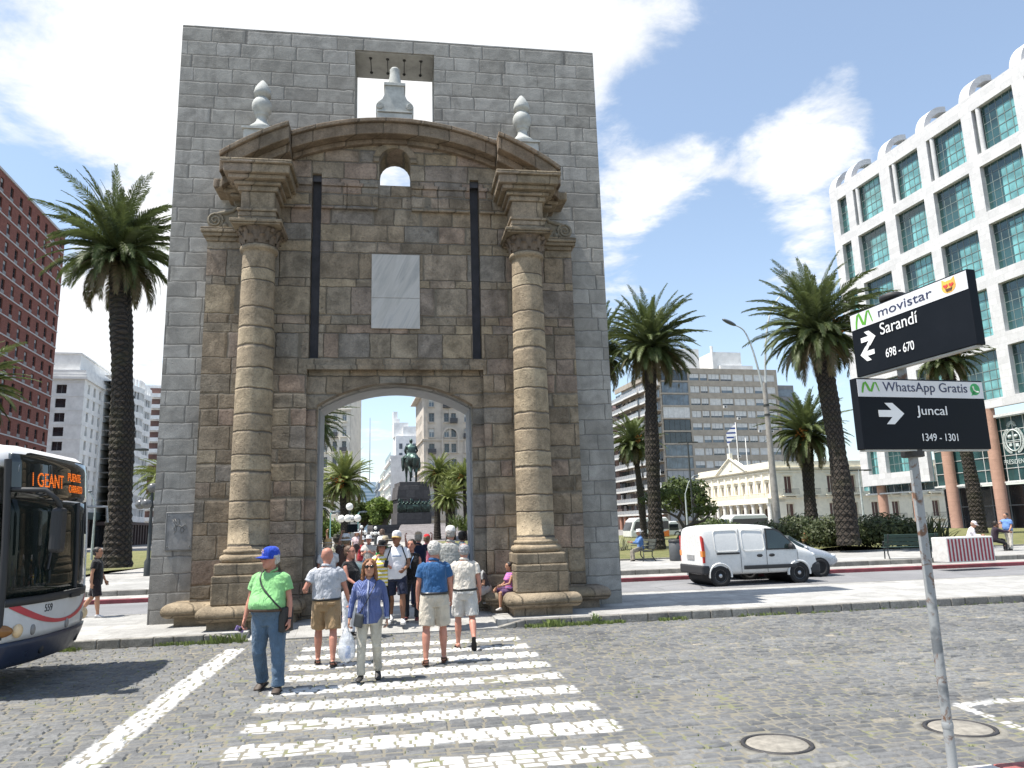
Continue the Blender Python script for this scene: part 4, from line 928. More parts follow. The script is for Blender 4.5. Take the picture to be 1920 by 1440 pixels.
# --- buildings seen through the archway
def deco_block(name,label,cat,P,ang,L,H,wall,cols,rows,floors,W2=18,left=True,arch=()):
    t=thing(name,label,cat,(P[0],P[1],0),ang)
    m=MB(); s=facade(m,FM(0,0,0),0,L,0,H,cols,rows,.35); M2=FM(0,W2,-PI/2); sc=[(1.5+3.*i,2.6+3.*i) for i in range(int(W2/3)-1)]; s2=[]
    if left: s2=facade(m,M2,0,W2,0,H,sc,rows,.35)
    m.box(.4,L,.4,W2,0,H-.02); m.build('wall',wall,t)
    c=MB()
    for z,o in floors: c.box(-o,L+o,-o,-.003,z,z+.25); c.box(-o,-.003,-.002,W2,z+.001,z+.249); c.box(-o*.6,L,-o*.6,-.004,z-.25,z-.002)
    for a,b in cols:
        c.box(a-.5,a-.28,-.16,-.005,4,H-.4)
        for r0,r1 in rows: c.box(a-.15,b+.15,-.35,-.006,r0-.2,r0-.02)
    c.build('cornice',wall,t)
    r=MB()
    for i,(a,b) in enumerate(cols):
        for j,(r0,r1) in enumerate(rows):
            if (i*7+j*3)%4==0: r=MB(); r.box(a-.3,b+.3,-.7,-.66,r0-.1,r0+.8); r.box(a-.3,b+.3,-.7,-.007,r0-.3,r0-.21); r.build('balcony',plain('dark_iron_balcony',(.07,.07,.075),.6),t)
    if arch:
        a_=MB()
        for (xc,zc,rr) in arch:
            p=[(xc+rr*math.cos(PI*i/12),zc+rr*math.sin(PI*i/12)) for i in range(13)]; q=[(xc+(rr-.45)*math.cos(PI*i/12),zc+(rr-.45)*math.sin(PI*i/12)) for i in range(13)]
            a_.prism(p+q[::-1],-.3,-.003); a_.box(xc-rr,xc-rr+.4,-.28,-.004,zc-4,zc-.01); a_.box(xc+rr-.4,xc+rr,-.28,-.004,zc-4,zc-.01)
        a_.build('window_arch',wall,t,fix=True)
    u=put_windows(t,FM(0,0,0),s,[(2,2,.08,[FR_GREY,GL_DARK,BLIND],.07,0),(2,2,.08,[FR_WHITE,GL_GREY,BLIND],.07,.4)],.35,rb)
    if s2: put_windows(t,M2,s2,[(2,2,.08,[FR_GREY,GL_DARK,BLIND],.07,0)],.35,rb,ang=-PI/2,used=u)
    return t
PSAL=plain('taupe_render',(.54,.48,.41),.85,var=.2,scale=.5,dirt=.25); CRE=plain('pale_cream_render',(.77,.725,.64),.85,var=.15,scale=.5,dirt=.15)
P=at(795,900,165)
pit=3.45
deco_block('palace_tower','tall ornate taupe stone palace with cornices rising right of the bronze rider','building',P,A2,26,44,PSAL,[(1.2,2.4),(4.6,5.7),(6.2,7.3),(9.2,10.3),(10.9,12.),(14.5,15.6),(16.4,17.5),(20,21.2)],[(4.6+pit*k,6.6+pit*k) for k in range(11)],[(3.6,.6),(14.2,.5),(21.2,.35),(31.6,1.3),(35.2,.5),(43.5,.9)],arch=((5.95,22.2,2.0),(11.1,22.2,2.0),(5.95,37.2,3.6)))
P=at(560,900,150)
deco_block('apartment_building','cream apartment block with tall windows and small balconies seen left in the archway','building',P,A2-.25,10.2,30.0,CRE,[(1.0+1.9*i,1.9+1.9*i) for i in range(5)],[(5.2+3.1*k,7.3+3.1*k) for k in range(8)],[(4.,.5),(13.4,.4),(26.1,.5),(29.4,.8)],W2=10,left=False)
P=at(742,900,260)
t=thing('art_deco_tower','slim white stepped tower far behind the bronze rider','building',(P[0],P[1],0),A2)
m=MB(); m.box(0,9.5,0,14,0,34); m.box(-.5,4.6,2,10,34,39); m.box(-.2,1.6,3,8,39,40.5); m.box(-.6,.9,4,7,38.9,43.2); m.box(2.6,7.2,1,8,34,37.5); m.box(9.5,13,1,14,0,24); m.build('wall',W_RED,t)
m=MB()
for k in range(9):
    for x in (1.2,3.6,6.): m.box(x,x+1.1,-.1,-.003,3+3.3*k,4.9+3.3*k)
m.build('window',GL_GREY,t)['kind']='stuff'
for i,(px,Y,w,h,c,lab) in enumerate(((727,230,7,23,W_RED,'white terrace block in the far street, third from the green tree'),(716,300,8,24,CRE,'cream block far down the street, between two paler blocks'),(706,380,7,25,plain('bluegrey_block',(.30,.34,.38),.8),'blue grey slab block at the far end of the street'))):
    P=at(px,900,Y); t=thing('street_building',lab,'building',(P[0],P[1],0),A1+PI)
    m=MB(); m.box(-14,14,0,10,0,h)
    for k in range(6): m.box(-14.2,14.,-.6,-.002,4+3.4*k,4.5+3.4*k)
    m.build('wall',c,t); g=MB()
    for k in range(6):
        for x in range(-12,13,4): g.box(x,x+1.6,-.08,-.003,5+3.4*k,7+3.4*k)
    g.build('window',GL_DARK,t)['kind']='stuff'
P=at(688,940,520); t=thing('glass_block','pale blue glass office slab with a mast on the horizon','building',(P[0]-8,P[1],0),.0)
m=MB(); m.box(0,20,0,10,0,31); m.box(2,13,1,8,31,34.5); m.build('wall',plain('bluish_curtain_wall',(.38,.47,.54),.4,var=.1,scale=.2),t)
m=MB()
for k in range(12): m.box(-.05,20.05,-.1,-.003,3+2.4*k,4.1+2.4*k)
m.build('window_band',plain('blue_window_band',(.17,.26,.34),.2),t); m=MB(); m.lathe([(.35,34.5),(.15,80)],6,(9,4,0)); m.build('mast',FR_GREY,t)
# ------------------------------------------------------------------ palms, trees and shrubs
def leafmat(name,stops,rough=.55,trans=.25):
    t=NT(name); a=t.node('ShaderNodeAttribute'); a.attribute_name='tone'
    c=t.ramp(a.outputs['Fac'],stops); o=t.tc('Object'); k=t.mr(t.noise(o,1.3,4,.7),.3,.7,.75,1.3); c=t.mix(1.,c,t.comb(k,k,k),'MULTIPLY')
    t.fin(c,rough); t.b.inputs['Specular IOR Level'].default_value=.35
    tr=t.node('ShaderNodeBsdfTranslucent'); t.put(tr.inputs[0],c); ms=t.node('ShaderNodeMixShader'); ms.inputs[0].default_value=trans
    out=t.N['Material Output']; t.L.new(t.b.outputs[0],ms.inputs[1]); t.L.new(tr.outputs[0],ms.inputs[2]); t.L.new(ms.outputs[0],out.inputs[0])
    return t.mat
M_FROND=leafmat('palm_frond',[(0.,(.13,.095,.05)),(.12,(.10,.095,.04)),(.2,(.055,.075,.024)),(.6,(.085,.11,.035)),(1.,(.12,.15,.05))])
M_FROND2=leafmat('yellow_palm_frond',[(0.,(.16,.12,.06)),(.15,(.10,.12,.035)),(.6,(.15,.18,.05)),(1.,(.21,.24,.075))])
M_TREE=leafmat('dark_leaves',[(0.,(.035,.05,.014)),(.5,(.06,.085,.022)),(1.,(.10,.13,.035))]); M_TREE2=leafmat('bright_leaves',[(0.,(.09,.13,.025)),(.5,(.14,.20,.04)),(1.,(.21,.27,.07))])
M_BUSH=leafmat('bush_leaves',[(0.,(.03,.045,.02)),(.5,(.055,.07,.025)),(1.,(.11,.12,.06))])
def bark():
    t=NT('palm_bark'); o=t.tc('Object'); x,y,z=t.sep(o)
    an=t.math('ARCTAN2',y,x); wb=t.noise(o,2.4,4,.6); u=t.math('ADD',t.math('MULTIPLY',an,11/(2*PI)),t.math('MULTIPLY',wb,.5)); v=t.math('ADD',t.math('MULTIPLY',z,6.5),t.math('MULTIPLY',wb,1.3))
    a=t.math('ABSOLUTE',t.math('SUBTRACT',t.math('FRACT',t.math('ADD',u,t.math('MULTIPLY',v,.5))),.5)); b=t.math('ABSOLUTE',t.math('SUBTRACT',t.math('FRACT',t.math('SUBTRACT',u,t.math('MULTIPLY',v,.5))),.5))
    h=t.math('MINIMUM',t.math('SUBTRACT',.5,a),t.math('SUBTRACT',.5,b)); n=t.noise(o,3.,6,.7)
    c=t.mix(t.mr(h,.02,.2),(.012,.01,.008),t.mix(n,(.026,.02,.015),(.058,.044,.033)))
    c=t.mix(t.math('MULTIPLY',t.mr(t.noise(o,.8,4),.5,.65),.4),c,(.045,.045,.018))
    return t.fin(c,.95,t.bump(t.math('ADD',t.mr(h,0.,.25),n),1.,.08))
M_BARK=bark()
def frond(V,F,T,base,az,e0,L,droop,nl,lw,ll,tone,rnd):
    k=12; P=[Vector(base)]; side=Vector((-math.sin(az),math.cos(az),0)); tw=rnd.uniform(-.25,.25)
    Ts=[]
    for i in range(k):
        s=(i+.5)/k; e=e0-droop*s**1.4; a=az+tw*s
        d=Vector((math.cos(e)*math.cos(a),math.cos(e)*math.sin(a),math.sin(e))); Ts.append(d); P.append(P[-1]+d*(L/k))
    # rachis
    for i in range(k):
        w=.035*(1-i/k)+.008; w2=.035*(1-(i+1)/k)+.008; b=len(V)
        V+= [tuple(P[i]-side*w),tuple(P[i]+side*w),tuple(P[i+1]+side*w2),tuple(P[i+1]-side*w2)]; F.append((b,b+1,b+2,b+3)); T.append(min(tone+.15,1))
    roll=rnd.uniform(-.5,.5)
    for j in range(nl):
        s=.07+.93*(j+rnd.random()*.6)/nl; x=s*k; i=min(int(x),k-1); p=P[i].lerp(P[i+1],x-i); t=Ts[i]
        sd=(side-t*side.dot(t)).normalized(); up=t.cross(sd); up=up if up.z>=0 else -up
        sd2=sd*math.cos(roll)+up*math.sin(roll); up2=up*math.cos(roll)-sd*math.sin(roll)
        l=ll*(.35+.65*math.sin(PI*min(s*.9+.12,1)))*rnd.uniform(.8,1.1)
        for sg in (-1,1):
            d=(t*(.55+.5*s)+sd2*sg*(.85-.35*s)+up2*(.35*(1-s))).normalized(); q=p+d*l*.55; q2=p+d*l+Vector((0,0,-l*rnd.uniform(.10,.30)))
            w=(t*lw*.5); b=len(V); V+=[tuple(p-w),tuple(p+w),tuple(q+w*1.2),tuple(q2),tuple(q-w*1.2)]; F.append((b,b+1,b+2,b+3,b+4)); T.append(min(max(tone+rnd.gauss(0,.08),0),1))
def palm_crown(seed,n,L,nl,lw,ll,dead=.12):
    rnd=random.Random(seed); V=[];F=[];T=[]
    for i in range(n):
        f=i/(n-1); az=i*2.399963+rnd.uniform(-.2,.2); e0=R(86-118*f**.85+rnd.uniform(-12,12)); l=L*(.72+.36*math.sin(PI*min(f+.22,1)))*rnd.uniform(.78,1.14)
        dr=R(38+52*f*(1-.35*f)+rnd.uniform(-16,20)); tone=(.95-.6*f+rnd.gauss(0,.08)) if f<1-dead else rnd.uniform(0,.14)
        r0=.12+.16*f; base=(r0*math.cos(az),r0*math.sin(az),.35-.75*f)
        frond(V,F,T,base,az,e0,l,dr,nl,lw,ll,max(tone,0),rnd)
    me=bpy.data.meshes.new('crown'); me.from_pydata(V,[],F); a=me.attributes.new('tone','FLOAT','FACE'); a.data.foreach_set('value',T); return me
def palm_trunk(seed,H,r0,r1,lean=(0,0)):
    rnd=random.Random(seed); n=20; k=int(H/.16); m=MB(); rs=[]
    ph=[rnd.uniform(0,6.28) for _ in range(6)]
    for i in range(k+1):
        f=i/k; z=H*f; r=r0+(r1-r0)*f+ (r0*.2)*math.exp(-z/.45)+ .06*math.sin(z*1.1+ph[0])*.6
        if H-z<1.1: r*=1+.28*math.sin(PI*(H-z)/1.3)
        r*=1+(.05 if i%2 else -.02); cx=lean[0]*f*f; cy=lean[1]*f*f
        rs.append([(cx+r*(1+.04*rnd.uniform(-1,1))*math.cos(2*PI*(j+(i%2)*.5)/n),cy+r*(1+.04*rnd.uniform(-1,1))*math.sin(2*PI*(j+(i%2)*.5)/n),z) for j in range(n)])
    m.rings(rs,0,False); return m.mesh('trunk',[M_BARK])
CROWNS={'big':[palm_crown(s,135,3.75,52,.05,.60,.16) for s in (1,2,3)],'mid':[palm_crown(s,95,3.4,34,.075,.58,.13) for s in (4,5)]}
for k in CROWNS:
    for me in CROWNS[k]: me.materials.append(M_FROND)
CR_Y=[palm_crown(s,95,3.3,34,.075,.56,.1) for s in (7,8)]
for me in CR_Y: me.materials.append(M_FROND2)
M_FRUIT=plain('orange_dates',(.45,.19,.04),.8,var=.4,scale=20)
def palm(label,base,top,crown,scale,r0,r1,lean=(0,0),fruit=0,seed=1,rz=0.,sz=1.):
    b=Vector(base); t=thing('palm_tree',label,'palm tree',b,0,'date palms round the square'); H=top[2]-b.z
    l=(top[0]-b.x,top[1]-b.y)
    o=bpy.data.objects.new('trunk',palm_trunk(seed,H+.2,r0,r1,l)); link(o,t)
    c=bpy.data.objects.new('crown',crown); link(c,t); c.location=(l[0],l[1],H); c.rotation_euler=(0,0,rz); c.scale=(scale,scale,scale*sz)
    rnd=random.Random(seed)
    for i in range(fruit):
        a=rnd.uniform(PI*1.1,PI*1.9)+ (0); m=MB()
        for q in range(26): m.ball((rnd.gauss(0,.17),rnd.gauss(0,.17),rnd.gauss(0,.26)),rnd.uniform(.05,.10),4)
        f=m.build('fruit_cluster',M_FRUIT,t); d=.95*scale; f.location=(l[0]+d*math.cos(a),l[1]+d*math.sin(a)-.1,H+rnd.uniform(-.3,.45)*scale); f.scale=(scale,)*3
    return t
B=CROWNS['big']; Mi=CROWNS['mid']
palm('tall date palm with a thick dark trunk standing left of the granite frame',PALM_L,at(220,476,36.3),B[2],1.0,.57,.47,seed=1,rz=.5,sz=1.05)
palm('big date palm with a hanging crown rising just behind the street name signs',PALM_A,at(1532,622,36.3),B[1],.88,.47,.37,seed=2,rz=1.9,fruit=1,sz=1.05)
palm('slender tall date palm right of the granite frame, behind the bench sitter',PALM_B,at(1220,652,42.3),B[1],.84,.40,.34,seed=3,rz=.2,sz=1.05)
palm('short full date palm with orange fruit between the lamp post and the big palm',at(1525,1008,50),at(1512,815,50),B[2],.80,.42,.36,seed=4,rz=2.6,fruit=3)
palm('small date palm with a thin trunk before the balconies of the beige block',at(1208,1012,70),at(1188,832,70),Mi[0],.88,.33,.27,seed=5,rz=1,fruit=1)
palm('date palm half hidden behind the street name signs, before the office building',at(1838,1000,58),at(1770,672,58),Mi[1],.95,.5,.42,seed=6,rz=.3,fruit=1)
palm('date palm mostly hidden behind the right edge of the granite frame',(at(1118,1020,47)[0],47,.3),at(1122,665,47),B[2],.86,.45,.4,seed=7,rz=3)
palm('date palm whose outer fronds reach in at the left edge above the bus',(at(-75,1030,38)[0],38,.3),at(-75,735,38),Mi[0],.95,.5,.42,seed=8,rz=.8)
palm('pale feathery date palm between the big palm trunk and the granite frame',(at(322,1020,60)[0],60,.3),at(322,905,60),CR_Y[0],.92,.4,.36,seed=9,rz=.8)
palm('large date palm filling the upper left of the archway',(at(572,1020,42)[0],42,.3),at(566,792,42),B[0],.72,.45,.4,seed=10,rz=4.2)
palm('full date palm behind the globe lamp seen left in the archway',(at(648,1010,72)[0],72,.3),at(645,905,72),CR_Y[1],.98,.5,.42,seed=11,rz=.3,fruit=3)
palm('date palm cut by the left jamb of the archway, below the upper palm',(at(590,1010,75)[0],75,.3),at(588,948,75),CR_Y[0],.9,.4,.36,seed=12,rz=2.)
palm('highest palm of the group right of the statue pedestal',(at(820,1010,100)[0],100,.3),at(822,888,100),CR_Y[1],.86,.45,.4,seed=13,rz=1.4,fruit=1)
palm('second palm right of the pedestal, its crown between the highest and the thin one',(at(848,1010,98)[0],98,.3),at(850,900,98),CR_Y[0],.72,.42,.38,seed=14,rz=1.)
palm('lowest palm of the group, in front of the other palms right of the pedestal',(at(843,1010,92)[0],92,.3),at(840,936,92),CR_Y[1],.74,.42,.38,seed=15,rz=2.3)
palm('thin trunked palm with orange fruit at the right jamb of the archway',(at(873,1010,95)[0],95,.3),at(870,898,95),CR_Y[0],.74,.22,.17,seed=16,rz=3.1,fruit=4)
def leaf_cloud(name,blobs,n,size,mat,seed,parent=None):
    rnd=random.Random(seed); V=[];F=[];T=[]
    wts=[b[3]**2*b[4] for b in blobs]
    for _ in range(n):
        x,y,z,r,h=rnd.choices(blobs,wts)[0]; d=Vector((rnd.gauss(0,1),rnd.gauss(0,1),rnd.gauss(0,1))).normalized(); rr=rnd.uniform(.45,1.08)
        p=Vector((x+d.x*r*rr,y+d.y*r*rr,z+d.z*h*rr)); nm=(d+Vector((rnd.gauss(0,.6),rnd.gauss(0,.6),rnd.gauss(0,.6)))).normalized()
        a=nm.orthogonal().normalized(); b_=nm.cross(a); th=rnd.uniform(0,6.28); a,b_=a*math.cos(th)+b_*math.sin(th),b_*math.cos(th)-a*math.sin(th)
        s=size*rnd.uniform(.6,1.3); b=len(V); V+=[tuple(p-a*s),tuple(p-b_*s*.5),tuple(p+a*s),tuple(p+b_*s*.5)]; F.append((b,b+1,b+2,b+3)); T.append(min(max(.5+rnd.gauss(0,.22),0),1))
    me=bpy.data.meshes.new(name); me.from_pydata(V,[],F); a=me.attributes.new('tone','FLOAT','FACE'); a.data.foreach_set('value',T); me.materials.append(mat)
    o=bpy.data.objects.new(name,me); link(o,parent); return o
def tree(label,base,H,Rr,mat,seed,n=5000,size=.28):
    rnd=random.Random(seed); t=thing('tree',label,'tree',base); m=MB()
    m.tube([(0,0,-.3),(0,0,H*.25),(.1,0,H*.5)],[.3,.24,.18],8)
    bl=[]
    for i in range(11):
        a=rnd.uniform(0,6.28); r=Rr*rnd.uniform(.25,.75); z=H*rnd.uniform(.42,.86); bl.append((r*math.cos(a),r*math.sin(a),z,Rr*rnd.uniform(.32,.5),Rr*rnd.uniform(.28,.42)))
        m.tube([(0,0,H*.3),(r*.5*math.cos(a),r*.5*math.sin(a),(H*.3+z)/2+.3),(r*math.cos(a),r*math.sin(a),z)],[.14,.09,.04],6)
    m.build('trunk',plain('tree_bark',(.075,.06,.045),.9,bump=.5),t); leaf_cloud('crown',bl,n,size,mat,seed,t); return t
tree('dark green street tree behind the globe lamp in the archway',(at(680,1010,125)[0],125,.2),6.7,3.2,M_TREE,3,7000,.3)
tree('bright yellow green street tree beside the statue pedestal',(at(721,1010,122)[0],122,.2),6.9,3.3,M_TREE2,4,7000,.3)
tree('light green shrubby tree at the lower left of the archway',(at(610,1010,80)[0],80,.2),3.0,2.2,M_TREE2,5,2500,.2)
tree('thin green tree between the beige block and the palace',(at(1290,1010,95)[0],95,.2),7.,4.2,M_TREE,6,3000,.3)
def bush(name,label,p,blobs,n,size,mat,seed,group=None):
    t=thing(name,label,'shrub',p,0,group); leaf_cloud('foliage',blobs,n,size,mat,seed,t); m=MB(); rnd=random.Random(seed)
    for b in blobs:
        for _ in range(3): m.tube([(rnd.uniform(-.2,.2)+b[0]*.4,b[1]*.4,-.2),(b[0]*.7,b[1]*.7,b[2]*.6),(b[0]+rnd.uniform(-.4,.4)*b[3],b[1],b[2]+b[4]*.5)],[.05,.04,.015],5)
    m.build('stem',plain('shrub_stem',(.07,.055,.04),.9),t)
def gz(px,Y,z=.35): p=at(px,1000,Y); return (p[0],Y,z)
bush('shrub','dark rounded shrub behind the lamp post and the white van',gz(1492,44),[(0,0,.85,1.8,.8),(-1.4,.3,.8,1.3,.7),(1.2,0,.7,1.3,.65),(0.4,.6,1.35,1.0,.5)],6000,.10,M_BUSH,1)
bush('shrub','grey green shrub at the left foot of the big leaning palm',gz(1562,37.5),[(0,0,.9,1.1,.8),(-.6,0,.7,.9,.6),(.7,.2,.8,.9,.7)],4500,.09,M_BUSH,2)
bush('shrub','wide dark shrub right of the big palm, behind the sign post',gz(1655,38),[(0,0,.9,1.5,.8),(-1.3,.2,.75,1.2,.7),(1.3,0,.75,1.1,.7)],7000,.09,M_BUSH,3)
bush('shrub','pale flowering shrub below the palace colonnade, left of the van',gz(1335,60),[(0,0,.9,1.8,.9),(1.5,0,.7,1.2,.7)],3000,.13,M_TREE,4)
def spiky(name,label,p,n,L,seed,mat,cat='plant'):
    t=thing(name,label,cat,p); rnd=random.Random(seed); V=[];F=[];T=[]
    for i in range(n):
        az=rnd.uniform(0,6.28); e=R(rnd.uniform(12,85)); l=L*rnd.uniform(.7,1.15); w=.05*L; b0=Vector((rnd.gauss(0,.35)*L*.5,rnd.gauss(0,.35)*L*.4,0)); s=Vector((-math.sin(az),math.cos(az),0)); p0=b0; rows=[]
        for k in range(5):
            f=k/4; ee=e-R(75)*f*f; rows.append((p0,w*(1-f)*(.4+1.2*f if f<.4 else 1))); p0=p0+Vector((math.cos(ee)*math.cos(az),math.cos(ee)*math.sin(az),math.sin(ee)))*(l/4)
        b=len(V)
        for q,ww in rows: V+=[tuple(q-s*ww),tuple(q+s*ww)]
        for k in range(4): F.append((b+2*k,b+2*k+1,b+2*k+3,b+2*k+2)); T.append(rnd.uniform(.2,1))
    me=bpy.data.meshes.new('blades'); me.from_pydata(V,[],F); a=me.attributes.new('tone','FLOAT','FACE'); a.data.foreach_set('value',T); me.materials.append(mat)
    o=bpy.data.objects.new('blades',me); link(o,t)
    MB().lathe([(.25*L*.5,-.1),(.2*L*.5,.12),(0,.16)],8).build('rootstock',M_BARK,t)
spiky('spiky_plant','broad clump of spiky flax leaves right of the green bench',gz(1745,37.5),130,1.9,1,M_BUSH)
spiky('agave_plant','pale agave clump at the right edge of the granite frame beside the bench',gz(1165,46),45,1.1,2,leafmat('agave_leaves',[(0.,(.16,.17,.10)),(1.,(.33,.33,.24))]))
spiky('yucca_plant','yucca with sword leaves right in the archway before the monument ramp',(at(870,1000,60)[0],60,1.7),90,1.7,3,M_TREE)
spiky('yucca_plant','second yucca left of the first, before the monument ramp in the archway',(at(853,1000,66)[0],66,2.0),70,1.4,4,M_TREE)
def twisted():
    p=gz(1266,48,.3); t=thing('twisted_tree','low twisted leaning tree with sparse foliage between the bin and the van','tree',p); m=MB()
    br=[[(0,0,-.2),(.35,0,.7),(.9,0,1.5),(1.6,.1,1.9),(2.2,0,2.8)],[(.9,0,1.5),(.4,.2,2.4),(-.6,.1,2.9),(-1.2,0,3.8)],[(1.6,.1,1.9),(2.6,0,2.1),(3.4,0,2.9)],[(.4,.2,2.4),(.9,0,3.3),(.5,0,4.2)],[(2.2,0,2.8),(1.7,0,3.6),(2.2,0,4.4)],[(-.6,.1,2.9),(-1.7,0,3.),(-2.4,0,3.7)]]
    for i,b in enumerate(br): m.tube(b,[(.34 if i==0 else .16)*(1-.75*k/(len(b)-1)) for k in range(len(b))],8)
    m.build('trunk',plain('tree_bark',(.075,.06,.045)),t)
    leaf_cloud('crown',[(b[-1][0],b[-1][1],b[-1][2]+.2,.65,.42) for b in br]+[(-1.6,0,4.2,1.0,.6),(-.8,0,4.4,.9,.5)],1700,.12,M_TREE,9,t); t.scale=(.72,.72,.78)
twisted()
m=MB(); rw=random.Random(4); bx=[]
t=thing('weed_plant','small white flowering weed growing at the kerb right of the gate','plant',(bush_at[0],bush_at[1],-.02))
for _ in range(70): a=rw.uniform(0,6.28); l=rw.uniform(.06,.2); e=rw.uniform(.6,1.4); p=Vector((math.cos(a)*math.cos(e)*l,math.sin(a)*math.cos(e)*l,math.sin(e)*l*1.3)); s=Vector((-math.sin(a),math.cos(a),0))*.014; m.add([p*.55-s*.2,p*.8-s,p,p*.8+s],[(0,1,2,3)])
m.build('leaves',plain('weed_leaf',(.22,.30,.09),.7),t)
m=MB()
for _ in range(12): a=rw.uniform(0,6.28); m.ball((rw.uniform(0,.1)*math.cos(a),rw.uniform(0,.1)*math.sin(a),rw.uniform(.12,.24)),.012,4)
m.build('flowers',plain('weed_flower',(.7,.72,.5),.7),t)
# ------------------------------------------------------------------ vehicles
M_WHITEP=plain('white_car_paint',(.66,.66,.645),.28,var=.03,dirt=.05); M_BLKPL=plain('black_plastic',(.025,.025,.027),.6); M_TYRE=plain('tyre_rubber',(.02,.02,.021),.85,bump=.2)
M_CHROME=plain('steel_rim',(.45,.45,.46),.35,.7); M_REDL=plain('red_lens',(.45,.02,.02),.15); M_AMB=plain('amber_lens',(.75,.22,.03),.15); M_CARGL=glass('car_glass',(.018,.03,.028),.03)
def wheel(parent,x,y,r,w,side,cover=None,name='wheel'):
    """axis along y; side=-1 faces -y"""
    o=bpy.data.objects.new(name,None); link(o,parent); o.location=(x,y,r)
    M=Matrix.Rotation(PI/2*(-side)*-1,4,'X')
    m=MB(); h=w/2; m.lathe([(r*.62,-h),(r*.9,-h),(r,-h*.7),(r,h*.7),(r*.9,h),(r*.62,h),(r*.60,h*.6),(r*.60,-h*.6),(r*.62,-h)],28,mat=0,M=M,caps=False); m.build('tyre',M_TYRE,o,fix=True)
    m=MB(); m.lathe([(r*.61,h*.75),(r*.57,h*.8),(r*.52,h*.45),(r*.35,h*.55),(r*.20,h*.72),(r*.17,h*.85),(0,h*.88)],28,mat=0,M=M,caps=False)
    for k in range(10): a=2*PI*k/10; m.lathe([(0,.0),(r*.055,.0),(r*.055,.012),(0,.012)],8,(r*.44*math.cos(a),r*.44*math.sin(a),h*.50),1,M=M)
    m.build('rim',[cover or M_CHROME,M_BLKPL],o)
    return o
def loftx(sec,mats,name,parent,smooth=True,mat=0):
    m=MB(); m.rings(sec,mat,smooth); return m
def van():
    # local x = length (front +x), y: near side at -W/2 ; built from side profile stations
    a=G(1352,1100,.0); b=G(1500,1093,.0); ang=math.atan2((b-a)[1],(b-a)[0]); base=(a+b)/2; wb=float(np.linalg.norm((b-a)[:2])); s=wb/2.6
    t=thing('van','white panel van with black side strip driving past right of the gate','van',(0,0,0),ang)
    W=1.66
    nrm=np.array([-math.sin(ang),math.cos(ang)]); c=base[:2]+nrm*(W/2*s-.05); t.location=(c[0],c[1],.004); t.scale=(s,s,s)
    x0=-2.0; 
    # cross section rings along x: (x, zbot, zbelt, ztop, half width bottom, half width belt, half width top)
    st=[(-2.03,.42,1.0,1.55,.74,.76,.66),(-2.0,.36,1.0,1.72,.79,.81,.70),(-1.85,.32,1.0,1.80,.81,.83,.71),(-1.3,.30,1.0,1.83,.82,.83,.71),(-.4,.30,1.0,1.83,.82,.83,.71),(.4,.30,1.0,1.79,.82,.83,.70),(.62,.30,1.0,1.73,.82,.83,.68),(.95,.30,1.0,1.50,.82,.83,.66),(1.30,.30,1.0,1.20,.82,.82,.68),(1.42,.30,.98,1.09,.81,.81,.70),(1.7,.32,.92,1.02,.79,.79,.68),(1.92,.36,.80,.90,.74,.74,.62),(2.02,.42,.62,.70,.64,.64,.52)]
    def sec(x,zb,zm,zt,wb_,wm,wt):
        h=[(-wb_*.9,zb),(-wb_,zb+.08),(-wm,zm*.75+zb*.25),(-wm,zm),(-(wm*.45+wt*.55),zm+(zt-zm)*.62),(-wt,zt-.09*(zt-zm)/.8),(-wt*.86,zt-.015),(0,zt)]
        return [(x,y,z) for y,z in h]+[(x,-y,z) for y,z in h[-2::-1]]
    m=MB(); m.rings([sec(*q) for q in st],0,True); body=m.build('body',M_WHITEP,t,fix=True)
    b=body.modifiers.new('sub','SUBSURF'); b.levels=b.render_levels=1
    def side(poly,off,nm,mat,th=.02,par=t,bev=.006):
        for sg in (-1,1):
            m=MB(); m.prism([(x,z) for x,z in poly],sg*(off),sg*(off+th)); m.build(nm,mat,par,fix=True,bev=bev)
    # side window of the cab: follows the tumblehome
    def yat(z): 
        f=max(0,(z-1.)/.83); return .835-.125*min(f,1)*1.0
    def patch(poly,nm,mat,d=.012,sides=(-1,1),par=t):
        for sg in sides:
            v=[(x,sg*(yat(z)+d),z) for x,z in poly]; v2=[(x,sg*(yat(z)-.05),z) for x,z in poly]; n=len(poly); m=MB()
            m.add(v+v2,[tuple(range(n)) if sg<0 else tuple(range(n-1,-1,-1))]+[(i,i+n,(i+1)%n+n,(i+1)%n) for i in range(n)]); m.build(nm,mat,par,fix=True)
    win=[(.30,1.06),(1.20,1.06),(1.18,1.12),(.78,1.52),(.62,1.60),(.34,1.62)]
    patch(win,'side_window',M_CARGL)
    fr=MB()
    patch([(.26,1.02),(1.26,1.02),(1.22,1.14),(.80,1.57),(.64,1.655),(.30,1.67)],'window_surround',M_BLKPL,.004)
    def rrect(xa,xb,za,zb,r,n=4):
        P=[]
        for cx,cz,a0 in ((xb-r,zb-r,0),(xa+r,zb-r,90),(xa+r,za+r,180),(xb-r,za+r,270)):
            for i in range(n+1): a=R(a0+90*i/n); P.append((cx+r*math.cos(a),cz+r*math.sin(a)))
        return P
    for xa,xb in ((-1.42,-.66),(-.52,.2)):
        for sg in (-1,1):
            m=MB(); P=rrect(xa,xb,1.02,1.64,.09); m.tube([(x,sg*(yat(z)+.004),z) for x,z in P+P[:1]],.011,6,caps=False); m.build('panel_pressing',M_WHITEP,t)
